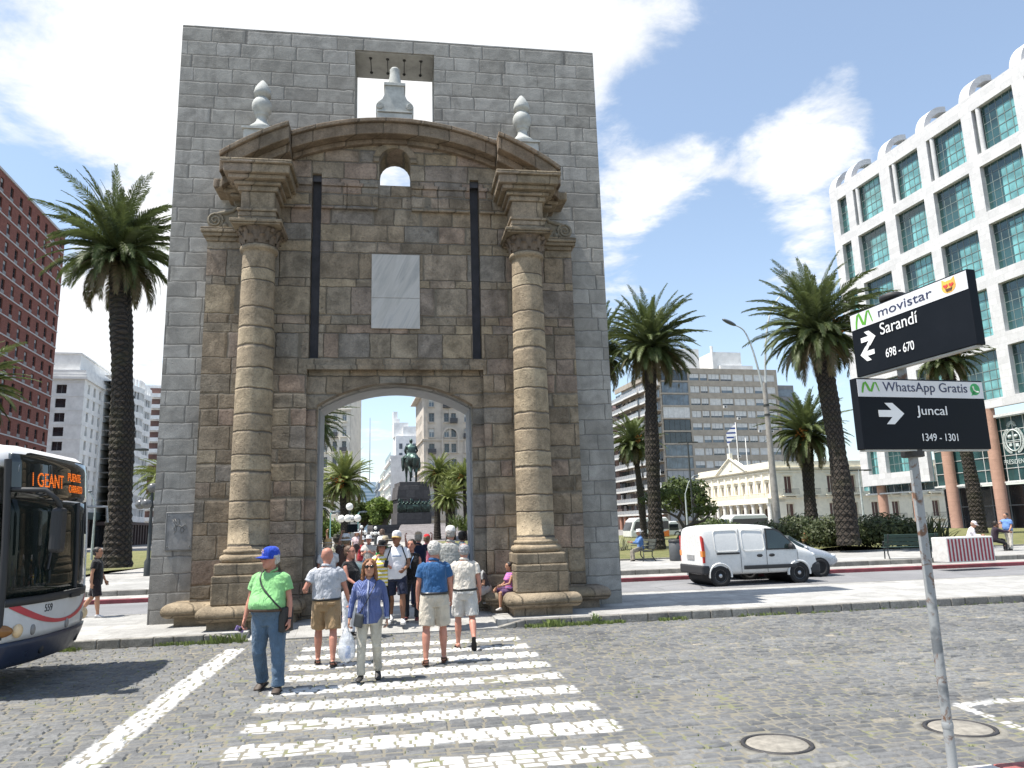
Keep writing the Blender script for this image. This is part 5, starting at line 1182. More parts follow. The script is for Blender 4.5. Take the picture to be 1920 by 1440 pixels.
    for sg in (-1,1):
        m=MB(); 
        for xs in (-.6,.25,1.28): m.tube([(xs,sg*.834,.36),(xs,sg*.836,.98),(xs if xs<1 else xs,sg*(.83),1.0)],.006,4)
        m.tube([(-.6,sg*.836,.98),(-.6,sg*(yat(1.68)+.001),1.68)],.006,4); m.tube([(.25,sg*.836,.98),(.25,sg*(yat(1.68)+.001),1.68)],.006,4)
        m.build('door_gap',M_BLKPL,t)
        m=MB(); m.box(-1.38,-.64,min(sg*.83,sg*.85),max(sg*.83,sg*.85),.93,.985); m.build('slide_rail',M_BLKPL,t)
        m=MB(); m.box(-.52,1.22,min(sg*.80,sg*.86),max(sg*.80,sg*.86),.47,.585); m.build('side_strip',M_BLKPL,t,bev=.02)
        for xh in (.02,.42):
            m=MB(); m.ball((xh,sg*.835,.865),(.10,.022,.05),8); m.build('door_handle',M_BLKPL,t)
        m=MB(); m.ball((1.02,sg*.95,1.12),(.07,.11,.10),10); m.tube([(1.02,sg*.82,1.06),(1.02,sg*.92,1.09)],.03,6); m.build('mirror',M_BLKPL,t)
        for xw in (-1.3,1.3):
            m=MB(); m.tube([(xw+.36*math.cos(a),sg*.80,.31+.36*math.sin(a)) for a in [R(-8+ i*196/20) for i in range(21)]],[(.055,.035)]*21,8); m.build('wheel_arch',M_WHITEP,t)
            m=MB(); M=Matrix.Translation((xw,0,.31))@Matrix.Rotation(PI/2,4,'X'); m.lathe([(.335,-.815),(.335,.815)],24,M=M); m.build('wheel_well',M_BLKPL,t)
        m=MB(); P=[(-2.02,1.50),(-1.90,1.42),(-1.86,.96),(-1.88,.70),(-2.0,.70)]
        m.prism(P,sg*.70,sg*.838); 
        L=m.build('tail_light',[M_REDL],t,fix=True,bev=.01); m=MB(); m.prism([(-2.035,1.05),(-1.858,1.05),(-1.862,.88),(-2.03,.88)],sg*.69,sg*.842); m.build('indicator',M_AMB,L,fix=True)
        m=MB(); m.ball((1.86,sg*.62,.80),(.14,.12,.10),8); m.build('headlight',plain('headlight_glass',(.6,.62,.62),.1),t)
    m=MB(); m.box(-2.11,-1.62,-.83,.83,.36,.63); m.build('rear_bumper',M_BLKPL,t,bev=.05)
    m=MB(); m.box(1.70,2.08,-.76,.76,.28,.60); m.build('front_bumper',M_BLKPL,t,bev=.07)
    m=MB(); m.box(-2.065,-2.03,-.25,.27,.78,.92); m.build('number_plate',plain('plate_holder',(.3,.3,.3),.5),t)
    m=MB(); m.add([(1.34,-.62,1.17),(1.34,.62,1.17),(.68,.56,1.71),(.68,-.56,1.71),(1.31,-.62,1.11),(1.31,.62,1.11),(.62,.56,1.65),(.62,-.56,1.65)],[(0,1,2,3),(4,7,6,5),(0,4,5,1),(1,5,6,2),(2,6,7,3),(3,7,4,0)]); m.build('windscreen',M_CARGL,t,fix=True)
    for xw in (-1.3,1.3):
        wheel(t,xw,-.74,.31,.19,1); wheel(t,xw,.74,.31,.19,-1)
    def squeeze(o):            # short rear overhang
        for c in o.children:
            if c.type=='MESH' and c.location.length<1e-6:
                for v in c.data.vertices:
                    if v.co.x<-1.62: v.co.x=-1.62+(v.co.x+1.62)*.55
                squeeze(c)
    squeeze(t)
van()
def car(label,p,ang,paint,roofx=0.,group=None):
    t=thing('car',label,'car',p,ang,group); st=[(-2.05,.40,.62,.66,.60,.60,.5),(-1.95,.32,.70,.86,.76,.77,.6),(-1.5,.27,.80,.98,.82,.83,.66),(-1.0,.25,.86,1.25,.83,.84,.58),(-.5,.25,.88,1.42,.83,.84,.56),(.1,.25,.88,1.45,.83,.84,.56),(.55,.25,.88,1.32,.83,.84,.58),(1.05,.25,.86,1.0,.83,.83,.66),(1.5,.27,.78,.90,.81,.81,.64),(1.9,.32,.66,.76,.74,.74,.56),(2.06,.40,.55,.6,.60,.60,.46)]
    def sec(x,zb,zm,zt,wb_,wm,wt):
        h=[(-wb_*.9,zb),(-wb_,zb+.08),(-wm,zm*.75+zb*.25),(-wm,zm),(-(wm*.45+wt*.55),zm+(zt-zm)*.62),(-wt,zt-.09*(zt-zm)/.6),(-wt*.8,zt-.01),(0,zt)]
        return [(x,y,z) for y,z in h]+[(x,-y,z) for y,z in h[-2::-1]]
    m=MB(); m.rings([sec(*q) for q in st],0,True); b=m.build('body',paint,t,fix=True); q=b.modifiers.new('s','SUBSURF'); q.levels=q.render_levels=1
    for sg in (-1,1):
        poly=[(-1.25,.93),(.95,.93),(.45,1.25),(.1,1.37),(-.5,1.35),(-.95,1.2)]
        ya=lambda z:.845-.27*max(0,(z-.88)/.57)
        v=[(x,sg*(ya(z)+.015),z) for x,z in poly]; v2=[(x,sg*(ya(z)-.05),z) for x,z in poly]; n=6; m=MB(); m.add(v+v2,[tuple(range(n))]+[(i,i+n,(i+1)%n+n,(i+1)%n) for i in range(n)]); m.build('side_window',M_CARGL,t,fix=True)
        m=MB(); m.ball((1.86,sg*.58,.66),(.15,.14,.08),8); m.build('headlight',plain('headlight_glass',(.6,.62,.62),.1),t)
        m=MB(); m.ball((.78,sg*.92,.97),(.06,.1,.07),8); m.build('mirror',paint,t)
        for xw in (-1.25,1.28):
            m=MB(); M=Matrix.Translation((xw,0,.30))@Matrix.Rotation(PI/2,4,'X'); m.lathe([(.335,-.85),(.335,.85)],22,M=M); m.build('wheel_well',M_BLKPL,t)
            wheel(t,xw,sg*.77,.30,.18,-sg)
    m=MB(); m.add([(1.0,-.64,1.0),(1.0,.64,1.0),(.42,.54,1.385),(.42,-.54,1.385),(.97,-.64,.95),(.97,.64,.95),(.38,.54,1.33),(.38,-.54,1.33)],[(0,1,2,3),(4,7,6,5),(0,4,5,1),(1,5,6,2),(2,6,7,3),(3,7,4,0)]); m.build('windscreen',M_CARGL,t,fix=True)
    return t
cp=G(1468,1085,.0); car('silver hatchback mostly hidden behind the white van',(cp[0],cp[1]+.9,.004),R(8),plain('silver_paint',(.42,.44,.47),.25,.4,var=.05))
cp=G(632,1100,.0); car('grey green car passing behind the crowd in the archway',(cp[0]+.2,24.6,.004),R(9),plain('teal_grey_paint',(.13,.19,.20),.25,.3,var=.05))
def city_bus():
    ang=R(9); t=thing('city_bus','white city bus with red wave and dark blue skirt turning in at the left edge','bus',(-6.98,11.16,0),ang)
    t.location=(-6.66,11.22,0); t.scale=(1,1.03,1.055)
    W=2.5; H=3.12; L=11.5
    # body: section in y-z swept along x with a rounded front
    def ringv(x,k):    # k: shrink of front
        hw=W/2-k[0]; z0,z1=.34+k[2],H-k[1]; r=.28
        P=[]
        for cy,cz,a0,rr in ((hw-.10,z0+.10,-90,.10),(hw-r,z1-r,0,r),(-hw+r,z1-r,90,r),(-hw+.10,z0+.10,180,.10)):
            for i in range(6): a=R(a0+90*i/5); P.append((cy+rr*math.cos(a),cz+rr*math.sin(a)))
        return [(x,y,z) for y,z in P]
    WB=plain('bus_white',(.60,.60,.60),.35,var=.06,dirt=.15); DKB=plain('bus_dark_blue',(.018,.028,.06),.35,var=.15); GLB=glass('bus_glass',(.012,.016,.016),.03)
    GLW=NT('bus_windscreen'); GLW.fin((.02,.03,.028),.02); GLW.b.inputs['Specular IOR Level'].default_value=.8; tr=GLW.node('ShaderNodeBsdfTransparent'); tr.inputs[0].default_value=(.55,.62,.60,1); ms=GLW.node('ShaderNodeMixShader'); fz=GLW.node('ShaderNodeFresnel'); fz.inputs[0].default_value=1.5
    GLW.put(ms.inputs[0],GLW.math('ADD',GLW.math('MULTIPLY',fz.outputs[0],.9),.30,clamp=True)); GLW.L.new(tr.outputs[0],ms.inputs[1]); GLW.L.new(GLW.b.outputs[0],ms.inputs[2]); GLW.L.new(ms.outputs[0],GLW.N['Material Output'].inputs[0]); WSC=GLW.mat
    # front profile: x offset as function of z (slight slope) and y (bow)
    def fx(y,z): return -.20*(abs(y)/(W/2))**2.6-.10*max(0,(z-1.2)/1.9)**1.5-.22*max(0,(.75-z)/.5)**2
    def front(y0,y1,z0,z1,d,mat,name,ny=14,nz=8,th=.05,par=t,clip=None):
        m=MB(); g=[]
        for s in (d,d-th):
            for j in range(nz+1):
                for i in range(ny+1):
                    y=y0+(y1-y0)*i/ny; z=z0+(z1-z0)*j/nz; g.append((fx(y,z)+s,y,z))
        n1=(ny+1)*(nz+1); F=[]
        for j in range(nz):
            for i in range(ny): a=j*(ny+1)+i; F.append((a,a+1,a+ny+2,a+ny+1)); F.append((n1+a,n1+a+ny+1,n1+a+ny+2,n1+a+1))
        for i in range(ny): F.append((i,n1+i,n1+i+1,i+1)); a=nz*(ny+1)+i; F.append((a,a+1,n1+a+1,n1+a))
        for j in range(nz): a=j*(ny+1); F.append((a,a+ny+1,n1+a+ny+1,n1+a)); a=a+ny; F.append((a,n1+a,n1+a+ny+1,a+ny+1))
        m.add(g,F,0,True); return m.build(name,mat,par,fix=True)
    rx=lambda x:MB()
    m=MB(); hw=W/2
    # sides, roof, floor
    m.rings([ringv(-L,(0,0,0)),ringv(-1.0,(0,0,0)),ringv(-.62,(.0,.0,0)),ringv(-.40,(.05,.05,.02))][0:3],0,True,caps=False); 
    b=m.build('body',[WB],t)
    m=MB(); rr=[ringv(-.62,(0,0,0)),ringv(-.36,(.03,.02,0.)),ringv(-.22,(.14,.10,0))]
    roof=[[p for p in r if p[2]>2.60] for r in rr]
    m.rings([r for r in roof],0,True,caps=False); m.build('front_dome',WB,t)
    front(-1.20,1.20,2.42,2.98,.0,GLB,'sign_housing',16,5)
    front(-1.22,1.22,1.18,2.40,.0,WSC,'windscreen',16,8,.02)
    front(-1.235,1.235,.66,1.16,.02,WB,'front_panel',18,6)
    front(-1.245,1.245,.34,.655,.05,DKB,'bumper',18,6,.25)
    front(-1.23,1.23,1.08,1.175,.035,M_BLKPL,'windscreen_ledge',16,2)
    m=MB()
    for y,w in ((.42,.045),): 
        m.tube([(fx(y,z)+.005,y,z) for z in (1.2,1.6,2.0,2.4)],.035,6)
    m.build('windscreen_pillar',M_BLKPL,t)
    # corner pillars
    for sg in (-1,1):
        m=MB(); m.tube([(fx(1.24,z)-.02,sg*1.235,z) for z in (.7,1.2,1.8,2.4,2.9)],.045,8); m.build('corner_pillar',M_BLKPL if sg<0 else WB,t)
    # red wave on the front panel
    m=MB(); n=30; v=[]
    for i in range(n+1):
        y=-1.18+2.36*i/n; zc=.80+.30*((y-.05)/1.2)**2; w=.034+.012*math.cos(i*.2)
        for dz in (-w,w): v.append((fx(y,zc+dz)+.028,y,zc+dz))
    m.add(v,[(2*i,2*i+2,2*i+3,2*i+1) for i in range(n)],0,True); m.build('red_wave',plain('bus_red',(.50,.045,.06),.4,var=.1),t)
    # fleet number and destination
    def text(s,size,mat,y,z,d=.03,sx=1.,par=t,name='lettering'):
        cu=bpy.data.curves.new(name,'FONT'); cu.body=s; cu.size=size; cu.extrude=.002; cu.align_x='CENTER'
        o=bpy.data.objects.new(name,cu); link(o); o.scale.x=sx
        dg=bpy.context.evaluated_depsgraph_get(); me=bpy.data.meshes.new_from_object(o.evaluated_get(dg)); bpy.data.objects.remove(o)
        # bend onto the bowed front: local x -> +y of the bus
        for vt in me.vertices:
            yy=y+vt.co.x*sx; zz=z+vt.co.y; dd=vt.co.z; vt.co=(fx(yy,zz)+d+dd,yy,zz)
        me.materials.clear(); me.materials.append(mat); o=bpy.data.objects.new(name,me); link(o,par); return o
    text('559',.135,M_BLKPL,-.42,.955,.024)
    LED=NT('amber_led'); ob=LED.tc('Object'); _,yy,zz=LED.sep(ob); d1=LED.math('GREATER_THAN',LED.math('FRACT',LED.math('MULTIPLY',zz,42.)),.30); 
    LED.fin((.3,.08,.01),.5); LED.b.inputs['Emission Color'].default_value=(1.,.20,.02,1); LED.put(LED.b.inputs['Emission Strength'],LED.math('MULTIPLY',d1,.6)); led=LED.mat
    text('1',.25,led,-.86,2.585,.004,.5); text('GEANT',.26,led,-.44,2.58,.004,.80); text('PUENTE',.17,led,.30,2.70,.004,.85); text('CARRASCO',.15,led,.36,2.54,.004,.72)
    # lamps
    for y in (-1.02,1.08):
        m=MB(); m.ball((fx(y,.80)+.03,y,.78),(.05,.10,.085),10); m.build('headlight',plain('warm_headlight',(.75,.55,.32),.15),t)
    for y in (-.74,.84,.16):
        m=MB(); m.ball((fx(y,.76)+.02,y,.76 if y!=.16 else .74),(.03,.05,.07),8); m.build('fog_lamp',plain('fog_glass',(.25,.24,.23),.2),t)
    m=MB(); m.ball((-.30,-1.22,.80),(.25,.06,.09),8); m.build('indicator',plain('brown_amber',(.28,.12,.03),.25),t)
    for y in (-.45,.75): m=MB(); m.ball((fx(y,.5)+.03,y,.50),(.03,.06,.08),8); m.build('tow_eye_cover',plain('dark_cover',(.012,.014,.02),.6),t)
    m=MB(); m.box(fx(.3,1.1)+.03,fx(.3,1.1)+.06,.18,.5,1.075,1.125); m.build('front_badge',M_BLKPL,t)
    # interior seen through the glass
    m=MB(); m.box(-2.8,-.6,-1.2,1.2,.36,1.0); m.box(-1.0,-.45,-1.1,1.15,1.0,1.14);  m.box(-2.8,-2.2,.35,.9,1.0,2.0); m.build('cab_interior',plain('cab_grey',(.22,.22,.22),.8),t)
    m=MB(); M=Matrix.Translation((-.95,-.55,1.25))@Matrix.Rotation(R(62),4,'Y'); m.tube([tuple(M@Vector((.22*math.cos(a),.22*math.sin(a),0))) for a in [2*PI*i/20 for i in range(21)]],.02,6); m.build('steering_wheel',M_BLKPL,t)
    m=MB(); m.box(-.335,-.315,-.92,-.55,1.20,1.50); m.build('yellow_notice',plain('yellow_card',(.48,.45,.06),.7,var=.2,scale=18),t)
    m=MB(); m.box(-.115,-.105,.27,.40,1.24,1.58); m.build('white_sticker',plain('white_card',(.7,.68,.66),.7),t); m=MB(); m.lathe([(0,0),(.045,0),(.045,.004),(0,.004)],12,M=Matrix.Translation((-.104,.335,1.48))@Matrix.Rotation(PI/2,4,'Y')); m.build('red_dot',plain('bus_red',(.50,.045,.06)),t)
    # wipers, mirror, side door glass
    for y0,y1 in ((.62,.55),(-.3,-.55)):
        m=MB(); m.tube([(fx(y0,2.35)+.05,y0,2.42),(fx(y0,1.9)+.07,y0-.02,1.95)],.014,6); m.tube([(fx(y0,2.2)+.06,y0-.06,2.25),(fx(y1,1.5)+.04,y1,1.5)],.017,6); m.build('wiper',M_BLKPL,t)
    m=MB(); m.tube([(-.25,-1.2,2.52),(.22,-1.28,2.50),(.34,-1.22,2.38),(.36,-1.15,2.28)],.032,8); arm=m.build('mirror_arm',M_BLKPL,t)
    m=MB(); m.box(.28,.42,-1.26,-1.02,1.72,2.28); m.build('mirror',M_BLKPL,arm,bev=.05)
    m=MB(); m.tube([(fx(.9,2.4)+.02,.95,2.36),(.12,1.1,2.36),(.14,1.12,2.12)],.022,6); m.build('mirror_bracket',plain('bracket_grey',(.4,.4,.4),.5),t)
    for sg in (-1,1):
        m=MB(); m.box(-L+.6,-2.1,sg*1.252-.004,sg*1.252+.004,1.25,2.35); m.build('side_window',GLB,t)
        m=MB(); m.box(-1.75,-.60,sg*1.256-.006,sg*1.256+.006,.45,2.45); d=m.build('door',GLB,t)
        m=MB(); m.box(-1.20,-1.15,sg*1.266-.008,sg*1.266+.008,.45,2.45); m.tube([(-1.1,sg*1.30,1.1),(-1.1,sg*1.30,1.9)],.018,6); m.build('door_rail',plain('rail_steel',(.55,.55,.55),.3,.6),d)
        m=MB(); m.box(-L,-.5,sg*1.254-.005,sg*1.254+.005,.34,.72); m.build('skirt',DKB,t)
        for xw in (-2.75,-8.6): wheel(t,xw,sg*1.05,.48,.28,-sg)
    m=MB(); m.box(-L+1,-1.2,-.6,.6,H+.0,H+.16); m.build('roof_unit',WB,t,bev=.05)
    return t
city_bus()
def coach(label,px,Y,px2,stripe,glassy=True,z=.1,Hh=3.2,slope=.2):
    P=at(px,1000,Y); Q=at(px2,1000,Y); L=abs(Q[0]-P[0]); ang=math.atan2(D2[1],D2[0])
    t=thing('coach',label,'coach',(P[0],Y,z),ang); W=2.4; m=MB()
    q=Hh/3.2; prof=[(0,.4),(0,1.4*q),(.35,2.7*q),(.8,Hh),(L-.3,Hh),(L,Hh-.4),(L,.4)]
    m.prism(prof,0,W); m.build('body',M_WHITEP,t,fix=True,bev=.12)
    m=MB(); m.prism([(.32,1.55*q),(.62,2.65*q),(L-.1,2.65*q),(L-.1,1.55*q)],-.01,W+.01); m.build('window_band',GLB2,t,fix=True)
    m=MB(); m.prism([(-.02,1.5*q),(.31,2.62*q),(.36,2.62*q),(.05,1.5*q)],.15,W-.15); m.build('windscreen',GLB2,t,fix=True)
    if stripe: m=MB(); m.prism([(L*.45,.42),(L*.62,.95*q),(L*.98,1.4*q),(L*.98,.42)],-.012,-.002); m.build('orange_stripe',plain('orange_paint',(.75,.20,.03),.4),t,fix=True)
    for x in (1.6,max(L-1.8,2.5)): wheel(t,x,.12,.45,.25,1); wheel(t,x,W-.12,.45,.25,-1)
    return t
GLB2=glass('coach_glass',(.015,.018,.022),.05)
coach('white coach with orange stripe parked behind the two slim palms',1183,80,1262,True,z=-.04,Hh=2.45)
coach('white coach with dark windows standing before the palace, behind the van',1366,75,1452,False,z=-.04,Hh=2.45)
coach('small white minibus parked right of the striped coach',1246,86,1277,False,z=-.04,Hh=2.0)
# ------------------------------------------------------------------ street name signs on their post
def signs():
    b=G(1788,1448,.12); BL=plain('sign_black',(.008,.010,.014),.45,var=.2,scale=3,spec=.12); WH=plain('sign_white',(.66,.66,.68),.4,var=.05); TX=plain('sign_letter_white',(.78,.78,.78),.45,var=.03); NV=plain('sign_navy',(.035,.04,.09),.4); GN=plain('sign_green',(.10,.36,.02),.4); GN2=plain('chat_green',(.04,.33,.10),.4)
    t=thing('sign_post','thin rusty grey metal post carrying two street name signs at the right','sign post',tuple(b))
    P=NT('rusty_post'); o=P.tc('Object'); c=P.mix(P.mr(P.noise(o,9.,6,.7,.6),.52,.62),(.27,.28,.285),(.14,.075,.045)); z=P.sep(o)[2]
    c=P.mix(P.math('MULTIPLY',P.mr(P.noise(o,4.,3),.5,.6),P.mr(z,1.25,1.4,1,0)),c,(.12,.13,.14)); P.fin(c,.6,P.bump(P.noise(o,60.,4),.3,.005))
    MB().lathe([(.036,-.1),(.036,3.62)],20).build('post',[P.mat],t)
    MB().lathe([(.0365,.30),(.040,.31),(.040,.34),(.0365,.35)],20,caps=False).build('weld_ring',[P.mat],t)
    m=MB(); m.lathe([(.0,3.62),(.10,3.62),(.10,3.66),(.05,3.68),(.0,3.69)],16); m.build('post_cap',M_BLKPL,t)
    for z in (2.36,3.065): m=MB(); m.lathe([(.0365,z-(.04 if z<3 else .004)),(.085,z-(.04 if z<3 else .004)),(.085,z+(.12 if z<3 else .092)),(.0365,z+(.12 if z<3 else .092))],16); m.build('clamp',M_BLKPL,t,bev=.008)
    def board(yaw,s0,s1,z0,z1,label,fill):
        q=thing('street_sign',label,'street sign',(b[0],b[1],0),yaw,'street name signs on the post'); W=s1-s0; H=z1-z0; Y=-.09
        m=MB(); m.box(s0,s1,Y,-.012,z0,z1); m.build('board',BL,q,bev=.006)
        m=MB(); m.box(s0+.004,s1-.004,Y-.003,Y-.0005,z1-.265*H,z1-.012); m.build('header_panel',WH,q)
        m=MB(); m.box(s0+.02,s1-.02,-.08,-.02,z0-.012,z0-.0005); m.build('light_tray',plain('sign_tray',(.4,.4,.38),.5),q)
        fx=lambda f:s0+f*W; fz=lambda f:z1-f*H
        def txt(s,x0,x1,zb,zt,mat):
            me=fonttext(s,(x1-x0)*W,(zb-zt)*H,mat); o=bpy.data.objects.new('lettering',me); link(o,q); o.rotation_euler=(PI/2,0,0); o.location=(fx(x0),Y-.0045,fz(zb))
        def poly(pts,mat,name,lift=.0045):
            m=MB(); m.prism([(fx(a),fz(c)) for a,c in pts],Y-lift,Y-lift+.0025); m.build(name,mat,q,fix=True)
        def arrow(x0,x1,zc,h,flip=False):
            w=x1-x0; pts=[(0,-.16),(.52,-.16),(.27,-.5),(.58,-.5),(1,0),(.58,.5),(.27,.5),(.52,.16),(0,.16)]
            if flip: pts=[(1-a,c) for a,c in pts]
            poly([(x0+a*w,zc+c*h) for a,c in pts],TX,'arrow')
        def emm(x0,x1,zt,zb):
            C=[(0,1.0,.12),(.05,.55,.14),(.13,.15,.15),(.22,.05,.16),(.32,.35,.17),(.43,.78,.17),(.53,.85,.16),(.63,.45,.15),(.73,.08,.13),(.83,.06,.11),(.92,.45,.09),(1,.85,.07)]
            n=len(C); up=[];dn=[]
            for i,(a,c,w) in enumerate(C):
                p0,p1=C[max(i-1,0)],C[min(i+1,n-1)]; dx,dz=(p1[0]-p0[0])*1.6,(p1[1]-p0[1]); l=math.hypot(dx,dz); nx,nz=-dz/l,dx/l
                up.append((a+nx*w*.5/1.6*1.3,c+nz*w*.5*1.3)); dn.append((a-nx*w*.5/1.6*1.3,c-nz*w*.5*1.3))
            m=MB(); P3=lambda p:(fx(x0+p[0]*(x1-x0)),Y-.005,fz(zt+p[1]*(zb-zt)))
            for i in range(n-1): m.quad(P3(up[i]),P3(up[i+1]),P3(dn[i+1]),P3(dn[i]))
            m.build('logo',GN,q)
        fill(txt,poly,arrow,emm,q,fx,fz,W,H,Y)
    def lower(txt,poly,arrow,emm,q,fx,fz,W,H,Y):
        emm(.035,.165,.055,.21); txt('WhatsApp Gratis',.195,.865,.225,.05,NV)
        r=.075*H*1.15; cx,cz=.93,.13; poly([(cx+r/W*math.cos(2*PI*i/24),cz+r/H*math.sin(2*PI*i/24)) for i in range(24)],GN2,'chat_logo'); poly([(.894,.225),(.915,.155),(.935,.205)],GN2,'chat_tail')
        m=MB(); m.tube([(fx(cx)-.022,Y-.008,fz(cz)+.022),(fx(cx)-.016,Y-.008,fz(cz)-.004),(fx(cx)+.004,Y-.008,fz(cz)-.02),(fx(cx)+.024,Y-.008,fz(cz)-.022)],[.007,.005,.005,.007],6); m.build('handset',TX,q)
        arrow(.14,.335,.50,.30); txt('Juncal',.435,.675,.555,.385,TX); txt('1349 - 1301',.455,.735,.885,.78,TX)
    def upper(txt,poly,arrow,emm,q,fx,fz,W,H,Y):
        emm(.055,.215,.03,.26); txt('movistar',.275,.735,.20,.075,NV)
        YE=plain('emoji_yellow',(.75,.42,.08),.5); RD=plain('emoji_red',(.65,.06,.05),.5); DKM=plain('emoji_dark',(.12,.05,.03),.5)
        cx,cz=.865,.145
        poly([(cx+.052*math.cos(2*PI*i/24),cz+.085*math.sin(2*PI*i/24)) for i in range(24)],YE,'badge'); 
        for s in (-1,1):
            poly([(cx+s*.052,cz-.005),(cx+s*.046,cz-.115),(cx+s*.012,cz-.07)],YE,'badge_ear',.0046)
            h=[(0,.032),(-.018,.0),(-.014,-.02),(-.004,-.018),(0,-.006),(.004,-.018),(.014,-.02),(.018,.0)]; poly([(cx+s*.021+a,cz-.018+c) for a,c in h],RD,'heart',.0075)
        poly([(cx-.026,cz+.025),(cx+.026,cz+.025),(cx+.018,cz+.06),(cx-.018,cz+.06)],DKM,'badge_mouth',.0075)
        txt('Sarandí',.275,.60,.475,.30,TX); txt('698 - 670',.30,.545,.83,.70,TX); arrow(.085,.225,.46,.23); arrow(.065,.20,.68,.23,True)
    board(R(14.81),-.524,.691,2.495,3.056,'lower black street sign with one white arrow reading Juncal, white header panel',lower)
    board(R(-74.79),-.41,.811,3.164,3.724,'upper black street sign tilted away, with two opposed white arrows reading Sarandí',upper)
signs()
# ------------------------------------------------------------------ lamps, benches and other street furniture
M_POLE=plain('weathered_pole',(.30,.285,.265),.8,var=.3,scale=4,bump=.2,dirt=.5); M_DKIRON=plain('dark_iron',(.035,.04,.04),.6); M_PALEST=plain('pale_steel_pole',(.45,.48,.48),.5,.2)
def lamp_post():
    Y=44; P=at(1461,1018,Y); t=thing('street_lamp','tall tapered concrete lamp post with two curved steel arms right of the van','street lamp',(P[0],Y,.2))
    L=lambda px,py: tuple(at(px,py,Y)-np.array([P[0],0,.2])-np.array([0,Y,0]))
    a,b=L(1461,1022),L(1436,718)
    x=b[0]; m=MB(); m.lathe([(.24,-.3),(.23,1.),(.13,b[2])],16); 
    m.build('post',M_POLE,t); 
    m=MB()
    for py in (760,778): z=L(1436,py)[2]; m.lathe([(.17,z-.06),(.17,z+.06)],14)
    z=L(1436,775)[2]; m.tube([(-.1,0,z),(.9,0,z+.12)],.03,6); m.build('bracket',M_DKIRON,t)
    z=b[2]
    def arm(pts,hd):
        q=[]; P_=[Vector((0,0,z-1.2))]+[Vector(p) for p in pts]
        for i in range(len(P_)-1):
            p0,p1,p2,p3=P_[max(i-1,0)],P_[i],P_[i+1],P_[min(i+2,len(P_)-1)]
            for k in range(5):
                s=k/5; q.append(.5*((2*p1)+(p2-p0)*s+(2*p0-5*p1+4*p2-p3)*s*s+(3*p1-p0-3*p2+p3)*s**3))
        q.append(P_[-1]); m=MB(); m.tube(q,[.075-.04*i/len(q) for i in range(len(q))],8); o=m.build('arm',M_PALEST,t)
        d=(q[-1]-q[-2]).normalized(); m=MB(); e=q[-1]; m.ball((0,0,0),(.48,.19,.11),10,M=Matrix.Translation(e+d*.35)@Matrix.Rotation(math.atan2(d.x,1e-6)-PI/2 if False else 0,4,'Z')@Matrix.Rotation(-math.asin(d.z)*(1 if d.x>0 else -1),4,'Y')); m.build('lamp_head',plain('lamp_head_grey',(.09,.11,.13),.35),o)
    c0=np.array([P[0],Y,.2])
    def PT(px,py): q=at(px,py,Y)-c0; vx=at(1436,718,Y)-c0; return (q[0]-vx[0],0,q[2])
    arm([PT(1424,690),PT(1412,650),PT(1398,620),PT(1380,609)],None); arm([PT(1438,680),PT(1441,620),PT(1452,575),PT(1480,540)],None)
lamp_post()
def simple_lamp(label,px,py,Y,top,arm,z0=.3,r=.09,mat=None,cat='street lamp'):
    P=at(px,py,Y); t=thing('street_lamp',label,cat,(P[0],Y,z0)); H=at(px,top,Y)[2]-z0; m=MB(); m.lathe([(r*1.2,-.3),(r*.65,H)],10); m.build('post',mat or M_DKIRON,t)
    if arm:
        dx=(arm[0]-px)/FPX*Y; dz=-(arm[1]-top)/FPX*Y
        m=MB(); m.tube([(0,0,H-.1),(dx*.35,0,H+dz*.65),(dx*.8,0,H+dz)],.05,6); o=m.build('arm',mat or M_DKIRON,t); m=MB(); m.ball((dx,0,H+dz),(.42,.15,.09),8); m.build('lamp_head',plain('lamp_head_grey',(.09,.11,.13)),o)
    else:
        m=MB(); m.box(-.9,.9,-.05,.05,H-.1,H); m.box(-1.0,-.5,-.15,.15,H-.12,H-.02); m.box(.5,1.0,-.15,.15,H-.12,H-.02); m.build('lamp_head',M_DKIRON,t)
    return t
simple_lamp('thin dark lamp post with a short crossbar before the beige block',1302,1000,75,828,None,.2,.10)
simple_lamp('grey lamp post with an arm curving right, beside the palace',1290,1000,90,925,(1313,893),.2,.12,M_PALEST)
simple_lamp('pale green lamp post with an arm bent left, between the bus and the palm',172,1040,58,952,(155,922),.2,.09,M_PALEST)
simple_lamp('tall thin black lamp post with a small white box right of the big left palm',229,1062,42,842,None,.3,.07)
P=at(229,1062,42); tag(MB().box(-.35,-.08,-.1,.1,1.55,2.15).build('utility_box',plain('pale_box',(.55,.56,.54),.6),None,loc=(P[0],42,.3)),'small white box fixed to the thin black lamp post','box')
simple_lamp('slim pale lamp post with a turquoise tint behind the crowd, left in the archway',619,1010,62,962,(628,960),.2,.05,plain('turquoise_pole',(.22,.42,.40),.5))
simple_lamp('turquoise lamp post with a short arm right of the globe lamp',671,1010,70,962,(680,960),.2,.06,plain('turquoise_pole',(.22,.42,.40),.5))
simple_lamp('pale grey pole with a forked bracket behind the lower street sign',1624,1010,60,880,None,.3,.09,M_PALEST)
